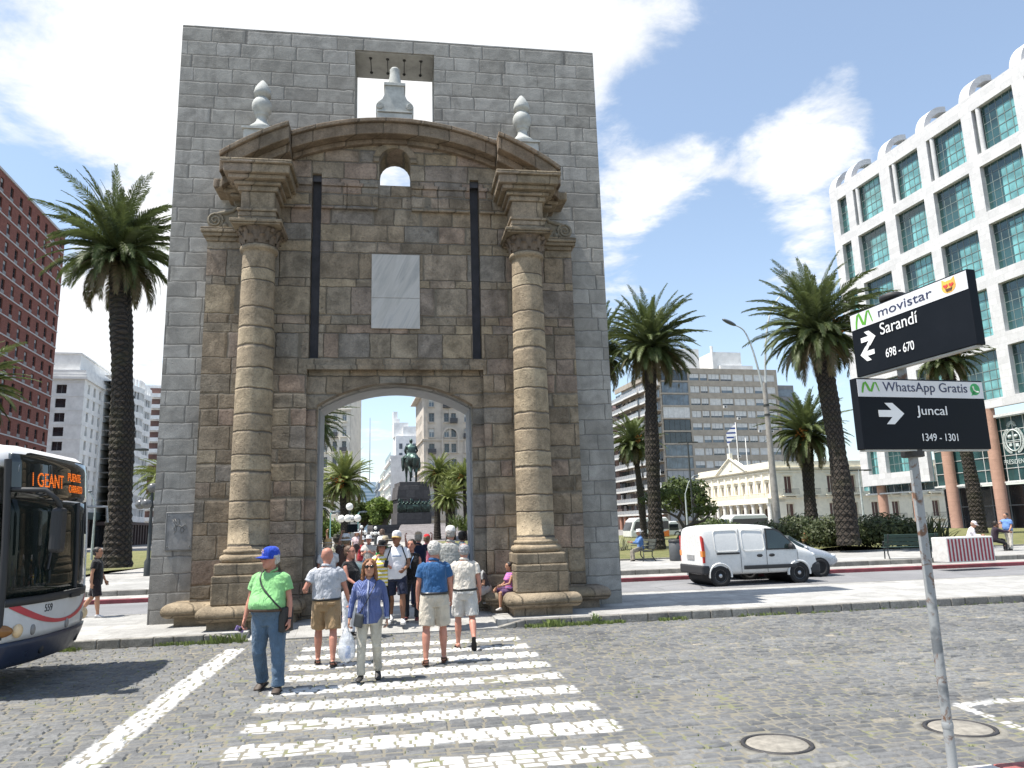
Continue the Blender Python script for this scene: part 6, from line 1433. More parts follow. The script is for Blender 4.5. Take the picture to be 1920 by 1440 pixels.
def globe_lamp(label,px,Y,ptop,r,z0=.3,grey=False):
    P=at(px,1000,Y); t=thing('globe_lamp',label,'street lamp',(P[0],Y,z0)); H=at(px,ptop,Y)[2]-z0; m=MB(); m.lathe([(.16,0),(.16,.6),(.08,.75),(.06,H-r)],10); m.tube([(-r*2.3,0,H-r*3.6),(r*2.3,0,H-r*3.6)],.03,6); m.tube([(0,-r*2.3,H-r*3.6),(0,r*2.3,H-r*3.6)],.03,6); m.build('post',M_DKIRON,t)
    gm=plain('opal_globe',(.74,.73,.70),.25,var=.02) if not grey else plain('smoked_globe',(.12,.12,.12),.25)
    for x,y,z in ((0,0,H),(-r*2.2,0,H-r*3.2),(r*2.2,0,H-r*3.2),(0,-r*2.2,H-r*3.2),(0,r*2.2,H-r*3.2)): m=MB(); m.ball((x,y,z),r,12); m.build('globe',gm,t)
globe_lamp('black lamp with white globes standing in the archway left of the statue',655,52,950,.25)
globe_lamp('small far globe lamp above the crowd, between the raised tablet and the white hat',678,90,988,.19)
globe_lamp('small far globe lamp above the crowd, right of the white hat',704,86,990,.19)
globe_lamp('lamp with dark globes peeping out left of the granite frame',281,33,915,.22,grey=True)
def bench(label,p,rz,mat,w=1.6,group=None):
    t=thing('park_bench',label,'bench',p,rz,group); m=MB()
    for i in range(4): m.box(-w/2,w/2,-.22+.12*i,-.12+.12*i,.43,.46)
    m.build('seat',mat,t); m=MB(); M=Matrix.Translation((0,.26,.5))@Matrix.Rotation(R(-14),4,'X')
    for i in range(3): m.box(-w/2,w/2,-.02,.02,.02+.15*i,.14+.15*i,0,M)
    m.build('backrest',mat,t)
    for s in (-1,1):
        x=s*(w/2-.12); m=MB(); m.tube([(x,-.24,0),(x,-.20,.22),(x,-.22,.42),(x,.2,.42),(x,.30,.62),(x,.40,.95)],.025,6); m.tube([(x,.34,0),(x,.18,.22),(x,.2,.42)],.025,6); m.tube([(x,-.22,.42),(x,-.26,.66),(x,.28,.66)],.022,6); m.build('leg',M_DKIRON,t)
    return t
BP=G(1205,1050,.33); bench('dark iron park bench seen end on, with a man sitting on it',(BP[0],BP[1],.30),R(-78),plain('bench_wood',(.05,.055,.045),.7))
BP2=G(1712,1046,.33); bench('green slatted park bench seen from behind, left of the striped barrier',(BP2[0],BP2[1]+.2,.30),R(172),plain('bench_green',(.02,.05,.04),.6),1.95)
BNP=G(1268,1050,.33); t=thing('litter_bin','dark grey cylindrical litter bin standing left of the van','litter bin',(BNP[0],BNP[1],.30))
MB().lathe([(.26,0),(.28,.05),(.28,.80),(.25,.82)],20).build('drum',plain('bin_grey',(.07,.075,.08),.6,bump=.2),t); MB().lathe([(.30,.80),(.30,.87),(.24,.90),(.18,.86),(.18,.6)],20,caps=False).build('rim',M_BLKPL,t)
BB=G(1824,1053,.30); t=thing('barrier','concrete barrier block painted with red and white vertical stripes','barrier',(BB[0],BB[1],.29),R(13))
MB().box(-.98,.98,0,.7,0,.86).build('block',plain('barrier_white',(.60,.58,.55),.8,var=.15,scale=6,dirt=.3),t,bev=.03)
m=MB()
for i in range(13): x=-.93+1.86*i/12.6; m.box(x,x+.072,-.006,-.001,.04,.80)
m.build('red_stripe',plain('barrier_red',(.30,.035,.05),.7,var=.3,scale=8),t)['kind']='stuff'
WB_=G(1284,1040,.33); tag(MB().box(-.35,.35,-.2,.2,0,.36).build('stone_block',M_LIME,None,loc=(WB_[0],WB_[1]+1.5,.3),bev=.03),'low pale stone block between the litter bin and the van','stone block')
# ------------------------------------------------------------------ equestrian monument
def remesh(mb,name,mats,voxel,smooth=3,disp=0.,dscale=.1):
    me=mb.mesh(name,mats); bm=bmesh.new(); bm.from_mesh(me); bmesh.ops.recalc_face_normals(bm,faces=bm.faces); bm.to_mesh(me); bm.free()
    o=bpy.data.objects.new(name,me); link(o); r=o.modifiers.new('r','REMESH'); r.mode='VOXEL'; r.voxel_size=voxel; r.use_smooth_shade=True
    if smooth: s=o.modifiers.new('s','SMOOTH'); s.factor=.5; s.iterations=smooth
    if disp:
        tx=bpy.data.textures.new(name,'CLOUDS'); tx.noise_scale=dscale; tx.noise_depth=2; d=o.modifiers.new('d','DISPLACE'); d.texture=tx; d.strength=disp; d.mid_level=.5; d.texture_coords='LOCAL'
    dg=bpy.context.evaluated_depsgraph_get(); dg.update(); out=bpy.data.meshes.new_from_object(o.evaluated_get(dg)); bpy.data.objects.remove(o)
    if len(out.materials)==0:
        for m in (mats if isinstance(mats,(list,tuple)) else [mats]): out.materials.append(m)
    out.polygons.foreach_set('use_smooth',[True]*len(out.polygons)); return out
def bronze():
    t=NT('verdigris_bronze'); o=t.tc('Object'); z=t.sep(t.tc('Normal'))[2]
    f=t.math('ADD',t.noise(o,2.5,5,.7),t.math('MULTIPLY',z,.22)); c=t.ramp(f,[(.35,(.018,.024,.022)),(.55,(.04,.06,.052)),(.75,(.12,.20,.17)),(.9,(.20,.30,.26))])
    return t.fin(c,.5,t.bump(t.noise(o,12.,4),.3,.03),.5)
M_BRZ=bronze()
def monument():
    P=at(770,1000,116); t=thing('equestrian_monument','dark stone pedestal carrying a bronze rider on horseback, seen from behind','monument',(P[0],116,0),A1-PI/2+R(4))
    GRN=stonemat('dark_granite',1.1,1.6,[(0.,(.07,.066,.068)),(1.,(.10,.094,.095))],(.05,.047,.048),joint=.03,bump=.15,rowvary=0,vary=0,mott=.2,blot=.2)
    m=MB(); m.prism([(-2.55,2.6),(2.65,2.6),(2.65,4.3),(-2.55,4.3)],-3.2,3.2); m.prism([(-2.3,4.302),(2.4,4.302),(2.4,6.28),(-2.3,6.28)],-3,3); m.prism([(-2.55,6.3),(2.6,6.3),(2.35,8.3),(-2.3,8.3)],-3.1,3.1); m.box(-2.1,2.2,-2.9,2.9,8.302,8.9); m.build('pedestal',GRN,t,fix=True,bev=.04)
    rr=random.Random(6); m=MB()
    for i in range(46): x=-2.4+4.9*rr.random(); z=4.45+1.6*rr.random(); m.ball((x,-3.0,z),(rr.uniform(.12,.3),rr.uniform(.1,.25),rr.uniform(.2,.5)),6)
    for i in range(26): x=-2.3+4.7*i/25; m.ball((x,-3.15,5.55+.25*math.sin(i*2.1)),.15,6); m.tube([(x,-3.1,5.45),(x+.1*math.sin(i),-3.2,4.9),(x+.2*math.sin(i*3),-3.1,4.4)],[.2,.22,.12],6)
    m.build('relief_frieze',M_BRZ,t)
    m=MB(); V=[(-6.,-22,-.3),(14.,-22,-.3),(10.,-3.3,2.58),(-2.,-3.3,2.58)]; m.add(V+[(x,y,-1.5) for x,y,z in V],[(0,1,2,3),(0,4,5,1),(1,5,6,2),(2,6,7,3),(3,7,4,0)]); m.build('ramp',stonemat('pinkish_granite',1.2,2.,[(0.,(.16,.145,.145)),(1.,(.21,.195,.195))],(.13,.12,.12),joint=.03,bump=.1,rowvary=0,vary=0),t,fix=True)
    m=MB(); 
    for i in range(5): m.box(-6.2,-2.05,-6.+.5*i,3.5,-.5+.55*i if i else -1,.55*(i+1)-.15)
    m.build('steps',GRN,t); m=MB(); m.box(-9.2,-2.2,-9,-6.1,-1,1.3); m.build('side_wall',GRN,t)
    h=MB(); S=2.9
    # horse facing +y (away)
    h.tube([(0,-.98,1.12),(0,-.80,1.18),(0,-.45,1.20),(0,0,1.14),(0,.4,1.16),(0,.72,1.20),(0,.86,1.18)],[(.16,.2),(.30,.34),(.34,.36),(.33,.33),(.32,.35),(.26,.33),(.12,.2)],14)
    h.tube([(0,.62,1.3),(0,.95,1.62),(0,1.18,1.95)],[(.17,.3),(.13,.2),(.11,.16)],12); h.tube([(0,1.12,2.0),(0,1.36,1.93),(0,1.62,1.74)],[(.10,.14),(.10,.13),(.06,.08)],10)
    for s in (-1,1): h.tube([(s*.05,1.12,2.06),(s*.07,1.12,2.2)],[.04,.01],6)
    for s,dy in ((-1,-.12),(1,.16)):
        h.tube([(s*.17,-.62,1.10),(s*.19,-.58+dy*.5,.82),(s*.17,-.80+dy,.52),(s*.17,-.74+dy,.22),(s*.17,-.70+dy,.05)],[(.19,.24),(.13,.17),(.075,.09),(.05,.055),(.07,.08)],10)
    h.tube([(-.16,.58,1.02),(-.16,.62,.60),(-.16,.60,.28),(-.16,.62,.04)],[(.13,.16),(.075,.09),(.05,.055),(.07,.08)],10); h.tube([(.16,.58,1.02),(.16,.92,.78),(.16,.82,.46),(.16,.76,.36)],[(.13,.16),(.075,.09),(.05,.055),(.06,.07)],10)
    h.tube([(0,-1.0,1.38),(0,-1.14,1.25),(0,-1.12,.9),(0,-1.05,.52)],[(.05,.05),(.09,.09),(.12,.09),(.03,.03)],8)
    hm=remesh(h,'horse',[M_BRZ],.035,2); o=bpy.data.objects.new('horse',hm); link(o,t); o.location=(.15,.3,8.85); o.scale=(S,)*3
    r=MB(); r.tube([(0,-.05,1.46),(0,-.06,1.7),(0,-.03,1.98),(0,0,2.08)],[(.22,.17),(.19,.14),(.25,.15),(.12,.10)],14); r.tube([(0,0,2.08),(0,.01,2.18)],.06,8); r.ball((0,.02,2.28),(.095,.115,.14),10)
    for s in (-1,1):
        r.tube([(s*.24,0,2.0),(s*.34,-.02,1.74),(s*.24,.22,1.6)],[.075,.06,.05],8); r.tube([(s*.14,0,1.5),(s*.42,.16,1.32),(s*.44,.02,.92),(s*.42,.0,.72)],[.13,.12,.085,.065],8); r.tube([(s*.42,-.06,.70),(s*.45,.18,.68)],[.05,.045],6)
        r.tube([(s*.26,-.2,1.50),(s*.36,-.25,1.3)],[(.14,.04),(.12,.03)],8)
    r.tube([(0,-.18,1.95),(0,-.22,1.6),(0,-.34,1.42)],[(.22,.05),(.25,.06),(.3,.05)],10)
    rm=remesh(r,'rider',[M_BRZ],.03,2); o=bpy.data.objects.new('rider',rm); link(o,t); o.location=(.15,.3,8.85); o.scale=(S,)*3
monument()
# ------------------------------------------------------------------ people
def skinmat():
    t=NT('skin'); a=t.node('ShaderNodeAttribute'); a.attribute_name='col'; o=t.tc('Object'); k=t.mr(t.noise(o,9.,4,.6),.3,.7,.9,1.1); c=t.mix(1.,a.outputs['Color'],t.comb(k,k,k),'MULTIPLY')
    t.fin(c,.5); t.b.inputs['Subsurface Weight'].default_value=.0; t.b.inputs['Specular IOR Level'].default_value=.3; return t.mat
M_SKIN=skinmat()
def cloth(name,c,stripe=None,var=.12,rough=.85,fold=.9):
    if name in _C: return _C[name]
    t=NT(name); o=t.tc('Object'); x,y,z=t.sep(o); col=c
    if stripe:
        ax,freq,duty,c2=stripe; v={'z':z,'x':t.math('ADD',x,t.math('MULTIPLY',y,.7)),'p':x}[ax]
        wv=t.math('ADD',v,t.math('MULTIPLY',t.math('SUBTRACT',t.noise(o,4.,2),.5),.03))
        col=t.mix(t.math('LESS_THAN',t.math('FRACT',t.math('MULTIPLY',wv,freq)),duty),c,c2)
    k=t.mr(t.noise(o,6.,5,.6),.3,.7,1-var,1+var); col=t.mix(1.,col,t.comb(k,k,k),'MULTIPLY')
    st=t.comb(t.math('MULTIPLY',x,1.),t.math('MULTIPLY',y,1.),t.math('MULTIPLY',z,.45)); f=t.noise(st,9.,4,.55,1.5)
    t.fin(col,rough,t.bump(f,fold,.05,t.bump(t.noise(o,220.,2),.15,.004))); t.b.inputs['Specular IOR Level'].default_value=.2
    t.b.inputs['Sheen Weight'].default_value=.15
    _C[name]=t.mat; return t.mat
def hairmat(c):
    n='hair_%d_%d_%d'%tuple(int(x*255) for x in c)
    if n in _C: return _C[n]
    t=NT(n); o=t.tc('Object'); x,y,z=t.sep(o); f=t.noise(t.comb(t.math('MULTIPLY',x,90.),t.math('MULTIPLY',y,90.),t.math('MULTIPLY',z,14.)),1.,3,.6); k=t.mr(f,.3,.7,.6,1.4)
    t.fin(t.mix(1.,c,t.comb(k,k,k),'MULTIPLY'),.5,t.bump(f,.6,.01)); _C[n]=t.mat; return t.mat
SK={'tan':(.42,.225,.145),'pale':(.54,.33,.25),'red':(.46,.215,.155),'brown':(.25,.125,.075)}
TORS=[(-.12,0,.150,.115),(-.06,.005,.168,.128),(.0,.008,.174,.132),(.08,.0,.166,.122),(.16,-.004,.160,.116),(.24,-.004,.166,.118),(.32,-.004,.178,.122),(.40,0,.182,.118),(.455,.004,.166,.100),(.495,.010,.118,.078),(.525,.012,.075,.062),(.56,.010,.058,.058)]
HEAD=[(-.116,-.046,.022,.024),(-.106,-.042,.038,.042),(-.085,-.030,.052,.062),(-.05,-.014,.064,.080),(-.01,-.002,.071,.093),(.03,.003,.0745,.098),(.065,.005,.071,.094),(.092,.007,.057,.077),(.108,.008,.038,.053),(.117,.008,.016,.022)]
def interp(tab,z):
    for a,b in zip(tab[:-1],tab[1:]):
        if a[0]<=z<=b[0]:
            f=(z-a[0])/(b[0]-a[0]); return [a[i]+(b[i]-a[i])*f for i in (1,2,3)]
    return list(tab[0][1:]) if z<tab[0][0] else list(tab[-1][1:])
def smoothpath(P,n=4):
    P=[Vector(p) for p in P]; q=[]
    for i in range(len(P)-1):
        p0,p1,p2,p3=P[max(i-1,0)],P[i],P[i+1],P[min(i+2,len(P)-1)]
        for k in range(n):
            s=k/n; q.append(.5*((2*p1)+(p2-p0)*s+(2*p0-5*p1+4*p2-p3)*s*s+(3*p1-p0-3*p2+p3)*s**3))
    q.append(P[-1]); return q
class Fig:
    def __init__(s,H=1.75,fat=0.,sw=1.,female=False,lh=0,lk=0,rh=0,rk=0,ls=0,le=12,rs=0,re=12,la=8,ra=8,li=4,ri=4,lean=0,hy=0,hp=0,lf=0,rf=0,ly=0,ry=0,sit=None,spread=3,tw=0):
        s.k=H/1.75; s.fat=fat; s.fem=female; s.sw=sw*(.90 if female else 1.)
        rx=lambda a:Matrix.Rotation(R(a),3,'X')
        s.J={}
        def leg(sg,h,k,f,yaw):
            hip=Vector((sg*.095,0,-.03)); yw=Matrix.Rotation(R(yaw),3,'Z')
            d1=yw@Vector((sg*math.sin(R(spread)),-math.sin(R(h)),-math.cos(R(h)))); d2=yw@Vector((sg*math.sin(R(spread*.3)),-math.sin(R(h-k)),-math.cos(R(h-k))))
            kn=hip+d1*.42; an=kn+d2*.405; p=R(f); ft=yw@Matrix.Rotation(R(sg*7),3,'Z')@Vector((0,-math.cos(p),-math.sin(p))); up=(d2*-1); up=(Vector((0,0,1))-ft*ft.z).normalized() if abs(ft.z)<.97 else up
            return dict(hip=hip,kn=kn,an=an,ft=ft,up=up,sd=ft.cross(up))
        s.L={1:leg(1,lh,lk,lf,ly),-1:leg(-1,rh,rk,rf,ry)}
        if sit is None:
            low=min((l['an']-l['up']*.082+l['ft']*o).z for l in s.L.values() for o in (-.05,.15))
            s.hz=-low*s.k
        else: s.hz=sit+.10*s.k
        s.TM=Matrix.Rotation(R(tw),3,'Z')@rx(lean)   # forward lean tips the top towards -y
        s.A={}
        def arm(sg,p,e,ab,inn):
            S=s.TM@Vector((sg*.178*s.sw,.008,.452)); d1=Vector((sg*math.sin(R(ab)),-math.sin(R(p))*math.cos(R(ab)),-math.cos(R(p))*math.cos(R(ab))))
            d2=Vector((sg*math.sin(R(ab*.6-inn)),-math.sin(R(p+e))*math.cos(R(inn)),-math.cos(R(p+e))*math.cos(R(inn)))).normalized()
            tm=s.TM if p<60 else Matrix.Identity(3)
            d1=tm@d1 if abs(lean)<30 else d1
            E=S+d1*.285; W=E+d2*.25; return dict(S=S,E=E,W=W,d1=d1,d2=d2)
        s.A={1:arm(1,ls,le,la,li),-1:arm(-1,rs,re,ra,ri)}
        s.nk=s.TM@Vector((0,.010,.555)); s.HM=s.TM@Matrix.Rotation(R(hy),3,'Z')@rx(hp); s.hc=s.nk+s.TM@Vector((0,-.014,.034))+s.HM@Vector((0,-.006,.096))
    def w(s,p): p=Vector(p); return (p.x*s.k,p.y*s.k,p.z*s.k+s.hz)
    def hp_(s,p): return s.w(s.hc+s.HM@(Vector(p)*1.09))
    def tor(s,z,grow=0.):
        cy,rx,ry=interp(TORS,z); b=math.exp(-((z-.13)/.13)**2)*s.fat
        ry+=.065*b; cy-=.055*b; rx+=.035*b+(.012*s.fat if z<.4 else 0)
        if s.fem: 
            rx*=.93-.05*math.exp(-((z-.15)/.08)**2)+.07*math.exp(-((z+.02)/.09)**2); bb=math.exp(-((z-.31)/.055)**2); ry+=.028*bb; cy-=.026*bb
        rx*=s.sw if z>.2 else 1
        return cy,rx+grow,ry+grow
    def tring(s,z,grow=0.,n=24,e=2.5):
        cy,rx,ry=s.tor(z,grow); out=[]
        for j in range(n):
            a=2*PI*j/n; c,si=math.cos(a),math.sin(a); x=rx*math.copysign(abs(c)**(2/e),c); y=ry*math.copysign(abs(si)**(2/e),si)
            out.append(s.w(s.TM@Vector((x,cy+y,z))))
        return out
    def tsurf(s,ang,z,off=.02):
        cy,rx,ry=s.tor(z,off); a=R(ang); return s.w(s.TM@Vector((rx*math.sin(a),cy-ry*math.cos(a),z)))
    def torso(s,m,z0,z1,grow=0.,n=12): m.rings([s.tring(z0+(z1-z0)*i/n,grow) for i in range(n+1)])
    def tube(s,m,pts,rad,n=10,dome=True): m.tube([s.w(p) for p in pts],[((r[0]*s.k,r[1]*s.k) if hasattr(r,'__len__') else r*s.k) for r in rad],n,dome=dome)
    def foot(s,m,l,g=1.,flat=.0):
        a,ft,up=l['an'],l['ft'],l['up']; q=lambda o,h:a+ft*o-up*h
        m.tube([s.w(q(-.062,.046)),s.w(q(-.03,.044)),s.w(q(.03,.045)),s.w(q(.09,.056)),s.w(q(.14,.064)),s.w(q(.168,.068))],[(x*g*s.k,y*g*s.k) for x,y in ((.026,.030),(.034,.037),(.036,.036),(.044,.026),(.042,.018),(.026,.012))],12,up=tuple(up))
    def head(s,m):
        rs=[]
        for h,cy,rx,ry in HEAD:
            rs.append([s.hp_((rx*1.08*math.cos(2*PI*j/20),cy+ry*math.sin(2*PI*j/20),h)) for j in range(20)])
        m.rings(rs); 
        m.tube([s.hp_(p) for p in ((0,-.088,.030),(0,-.104,.002),(0,-.112,-.020),(0,-.094,-.030))],[.009*s.k,.012*s.k,.016*s.k,.012*s.k],8,dome=True)
        for sg in (-1,1):
            m.ball(s.hp_((sg*.077,.010,.0)),(.013*s.k,.020*s.k,.032*s.k),6); m.tube([s.hp_((sg*.052,-.076,.036)),s.hp_((sg*.022,-.092,.036))],[.010*s.k]*2,6,dome=True); m.ball(s.hp_((sg*.042,-.060,-.022)),.024*s.k,6)
        m.ball(s.hp_((0,-.082,-.060)),(.024*s.k,.012*s.k,.012*s.k),6); m.ball(s.hp_((0,-.068,-.098)),(.024*s.k,.020*s.k,.018*s.k),6)
        s.tube(m,[s.TM@Vector((0,.012,.50)),s.nk,s.hc+s.HM@Vector((0,.018,-.05))],[.062,.055,.055],12)
    def hand(s,m,sg,curl=28,pose=None):
        a=s.A[sg]; d=a['d2']; W=a['W']; med=Vector((-sg,0,0)); n=(med-d*med.dot(d)); 
        if n.length<.3: n=Vector((0,0,-1))-d*(-d.z)
        n.normalize(); t=d.cross(n)*(1 if sg<0 else -1)
        if t.y>0 and abs(d.z)>.5: t=-t
        P=[W-d*.02,W+d*.02,W+d*.06,W+d*.088]
        m.tube([s.w(p) for p in P],[(.017*s.k,.025*s.k),(.015*s.k,.034*s.k),(.014*s.k,.040*s.k),(.012*s.k,.037*s.k)],10,up=tuple(t),dome=True)
        for i,(o,l,r) in enumerate(((.028,.070,.0085),(.010,.080,.009),(-.009,.074,.0085),(-.026,.058,.0075))):
            p=W+d*.084+t*o; q=[p-d*.012,p]; ang=0; cc=curl*(1+.15*i)
            for f in (.42,.32,.26): ang+=R(cc); q.append(q[-1]+(d*math.cos(ang)+n*math.sin(ang)+t*o*.8)*l*f)
            m.tube([s.w(x) for x in q],[r*s.k]*3+[r*.92*s.k,r*.8*s.k],6,dome=True)
        p=W+d*.022+t*.026; q=[p-t*.012,p,p+(t*.62+d*.72+n*.25).normalized()*.034,p+(t*.62+d*.72+n*.25).normalized()*.034+(t*.2+d*.85+n*.5).normalized()*.030]
        m.tube([s.w(x) for x in q],[.0125*s.k,.0125*s.k,.0105*s.k,.0085*s.k],6,dome=True)
def mesh_join(me,mb):
    v=np.empty(len(me.vertices)*3); me.vertices.foreach_get('co',v); V=[tuple(x) for x in v.reshape(-1,3)]; F=[tuple(p.vertices) for p in me.polygons]; b=len(V)
    out=bpy.data.meshes.new('body'); out.from_pydata(V+mb.v,[],F+[tuple(i+b for i in f) for f in mb.f]); out.polygons.foreach_set('use_smooth',[True]*len(out.polygons)); return out
def person(label,loc,yaw,pose,skin='tan',shirt=None,shirtw=None,pants=None,hair=None,hat=None,shoes=None,glasses=False,belt=None,vox=.0105,group=None,curl=28,apron=None):
    """shirt=(material, sleeve 0..2, hem z)  pants=(material, 'shorts'|'long'|'skirt', width)"""
    f=Fig(**pose); k=f.k; t=thing('person',label,'person',loc,R(yaw),group); s_l,hem=(shirt[1],shirt[2])
    m=MB(); f.torso(m,-.04,.54,-.014); f.head(m)
    for sg in (-1,1):
        a=f.A[sg]; l=f.L[sg]; rr=1.0 if not f.fem else .86
        f.tube(m,[a['S']+Vector((-sg*.03,0,.0)),a['S']+a['d1']*.08,a['S']+a['d1']*.18,a['E'],a['E']+a['d2']*.07,a['E']+a['d2']*.16,a['W']+a['d2']*.01],[.052*rr,.050*rr,.045*rr,.037*rr,.040*rr,.032*rr,.024*rr],12)
        d1=(l['kn']-l['hip']).normalized(); d2=(l['an']-l['kn']).normalized(); bk=Vector((0,.012,0))
        f.tube(m,[l['hip'],l['hip']+d1*.14,l['hip']+d1*.30,l['kn'],l['kn']+d2*.10+bk,l['kn']+d2*.20+bk*.6,l['kn']+d2*.33,l['an']],[.088,.084,.068,.054,.062,.057,.040,.038],12); f.foot(m,l)
    me=remesh(m,'body',[M_SKIN],vox,2); hm=MB()
    for sg in (-1,1): f.hand(hm,sg,curl)
    me=mesh_join(me,hm); me.materials.append(M_SKIN)
    co=np.empty(len(me.vertices)*3); me.vertices.foreach_get('co',co); co=co.reshape(-1,3)
    HMi=np.array(f.HM.transposed()); hl=((co-np.array([0,0,f.hz]))/k-np.array(f.hc))@HMi.T/1.09
    col=np.tile(np.array([*SK[skin],1.]),(len(co),1)); front=hl[:,1]<-.045
    def spot(c,r,rgb,am=1.):
        d=np.sqrt((((hl-np.array(c))/np.array(r))**2).sum(1)); wgt=np.clip(1.5-d,0,1)[:,None]*am*front[:,None]; col[:,:3]=col[:,:3]*(1-wgt)+np.array(rgb)*wgt
    for sg in (-1,1): spot((sg*.033,-.088,.018),(.015,.03,.008),(.05,.03,.025),.9); spot((sg*.034,-.09,.040),(.020,.03,.006),tuple(x*.35 for x in (hair[1] if hair else (.3,.2,.15))),.7); spot((sg*.04,-.07,-.02),(.028,.04,.022),(SK[skin][0]*1.05,SK[skin][1]*.82,SK[skin][2]*.8),.5)
    spot((0,-.093,-.060),(.024,.03,.008),(.30,.10,.09),.8)
    at_=me.color_attributes.new('col','FLOAT_COLOR','POINT'); at_.data.foreach_set('color',col.ravel())
    o=bpy.data.objects.new('body',me); link(o,t)
    # shirt
    m=MB(); g=.020; f.torso(m,hem,.515,g,14)
    fit=shirtw or 1.
    for sg in (-1,1):
        a=f.A[sg]; S=a['S']; ro=(.88 if f.fem else 1.)*fit
        if s_l==0: f.tube(m,[S+Vector((-sg*.07,0,.01)),S+a['d1']*.01],[.062*ro,.054*ro])
        else:
            L=.17 if s_l==1 else .285; f.tube(m,[S+Vector((-sg*.06,0,.012)),S+a['d1']*.03,S+a['d1']*.10,S+a['d1']*L],[.066*ro,.070*ro,.068*ro,(.070 if s_l==1 else .052)*ro],14,dome=False)
            if s_l==2: f.tube(m,[S+a['d1']*.26,a['E'],a['E']+a['d2']*.10,a['W']-a['d2']*.02],[.054*ro,.050*ro,.048*ro,.040*ro],14,dome=False)
    me=remesh(m,'shirt',[shirt[0]],vox*1.0,2,.018*k,.10)
    so=bpy.data.objects.new('shirt',me); link(so,t)
    if s_l>0:
        m=MB(); f_=[]; 
        for i in range(25):
            a_=2*PI*i/24; r=.074; zz=.535+.012*math.cos(a_)-(.045 if math.sin(a_)<-.9 else 0.)*1; p=f.TM@Vector((r*math.cos(a_),.010+r*.95*math.sin(a_)-.004,zz+.018*math.sin(a_))); f_.append(f.w(p))
        m.tube(f_[:-1]+[f_[0]],[(.010*k,.020*k)]*25,8,caps=False); m.build('collar',[shirt[0]],so)
    # trousers, shorts or skirt
    pm,kind,wd=pants; m=MB(); f.torso(m,-.135,max(hem,.04)+.045,.012 if hem>0 else .006,8)
    if kind=='skirt':
        m=MB(); rs=[]
        for i in range(9):
            z=.06-.46*i/8; cy,rx,ry=f.tor(max(z,-.1),.012); gr=1+.18*(i/8); rs.append([f.w(Vector((rx*gr*math.cos(2*PI*j/24),cy+ry*gr*math.sin(2*PI*j/24),z))) for j in range(24)])
        m.rings(rs)
    else:
        for sg in (-1,1):
            l=f.L[sg]; d1=(l['kn']-l['hip']).normalized(); d2=(l['an']-l['kn']).normalized(); hp=l['hip']; q=wd
            if kind=='shorts': f.tube(m,[hp+Vector((0,0,.06)),hp+d1*.06,hp+d1*.2,hp+d1*.38],[.098*q,.106*q,.102*q,.098*q],16,dome=False)
            else: f.tube(m,[hp+Vector((0,0,.06)),hp+d1*.06,hp+d1*.22,hp+d1*.36,l['kn'],l['kn']+d2*.12,l['kn']+d2*.28,l['an']-d2*-.01],[.098*q,.104*q,.088*q,.074*q,.070*q,.068*q,.062*q,.066*q],16,dome=False)
    po=bpy.data.objects.new({'shorts':'shorts','long':'trousers','skirt':'skirt'}[kind],remesh(m,'trousers',[pm],vox*1.0,2,.020*k,.11)); link(po,t)
    if belt is not None:
        m=MB(); r=[f.tring(z,.026) for z in (hem-.012,hem+.022)]; r2=[f.tring(z,.015) for z in (hem+.022,hem-.012)]; m.rings(r+r2,0,True,False,True); m.build('belt',belt,t)
    # shoes
    for sg in (-1,1):
        l=f.L[sg]; m=MB()
        if shoes and shoes[1]=='sandal':
            a,ft,up,sd=l['an'],l['ft'],l['up'],l['sd']; q=lambda o,h,x=0:f.w(a+ft*o-up*h+sd*x)
            outl=[(-.09,-.022),(-.06,-.034),(0,-.036),(.08,-.048),(.14,-.046),(.185,-.02),(.19,.01),(.15,.042),(.08,.046),(0,.034),(-.06,.034),(-.09,.022)]
            m.add([q(o,.080,x) for o,x in outl]+[q(o,.098,x) for o,x in outl],[tuple(range(12)),tuple(range(23,11,-1))]+[(i,12+i,12+(i+1)%12,(i+1)%12) for i in range(12)])
            for oo,hh in ((.06,.030),(.115,.045)): m.tube([q(oo-.01,.082,-.042),q(oo,hh+.01,-.026),q(oo,hh,0),q(oo,hh+.01,.026),q(oo-.01,.082,.042)],[(.006*k,.014*k)]*5,6)
            if shoes[2]: m.tube([q(.03,.07,-.04),q(-.05,.03,-.036),q(-.088,.035,0),q(-.05,.03,.036),q(.03,.07,.04)],[(.005*k,.012*k)]*5,6)
            m.build('sandal',shoes[0],t,fix=True)
        elif shoes:
            f.foot(m,l,1.2); a,up=l['an'],l['up']; f.tube(m,[a-up*.05,a-up*.005],[.046,.042],12)
            sm=remesh(m,'shoe',[shoes[0]],vox*.9,2); so_=bpy.data.objects.new('shoe',sm); link(so_,t)
            if len(shoes)>2 and shoes[2] is not None:
                m2=MB(); ft,sd=l['ft'],l['sd']; q=lambda o,h,x=0:f.w(a+ft*o-up*h+sd*x); outl=[(-.10,0),(-.08,-.04),(0,-.045),(.09,-.055),(.16,-.048),(.205,0),(.16,.048),(.09,.055),(0,.045),(-.08,.04)]
                m2.add([q(o,.074,x) for o,x in outl]+[q(o,.096,x) for o,x in outl],[tuple(range(10)),tuple(range(19,9,-1))]+[(i,10+i,10+(i+1)%10,(i+1)%10) for i in range(10)]); m2.build('sole',shoes[2],so_,fix=True)
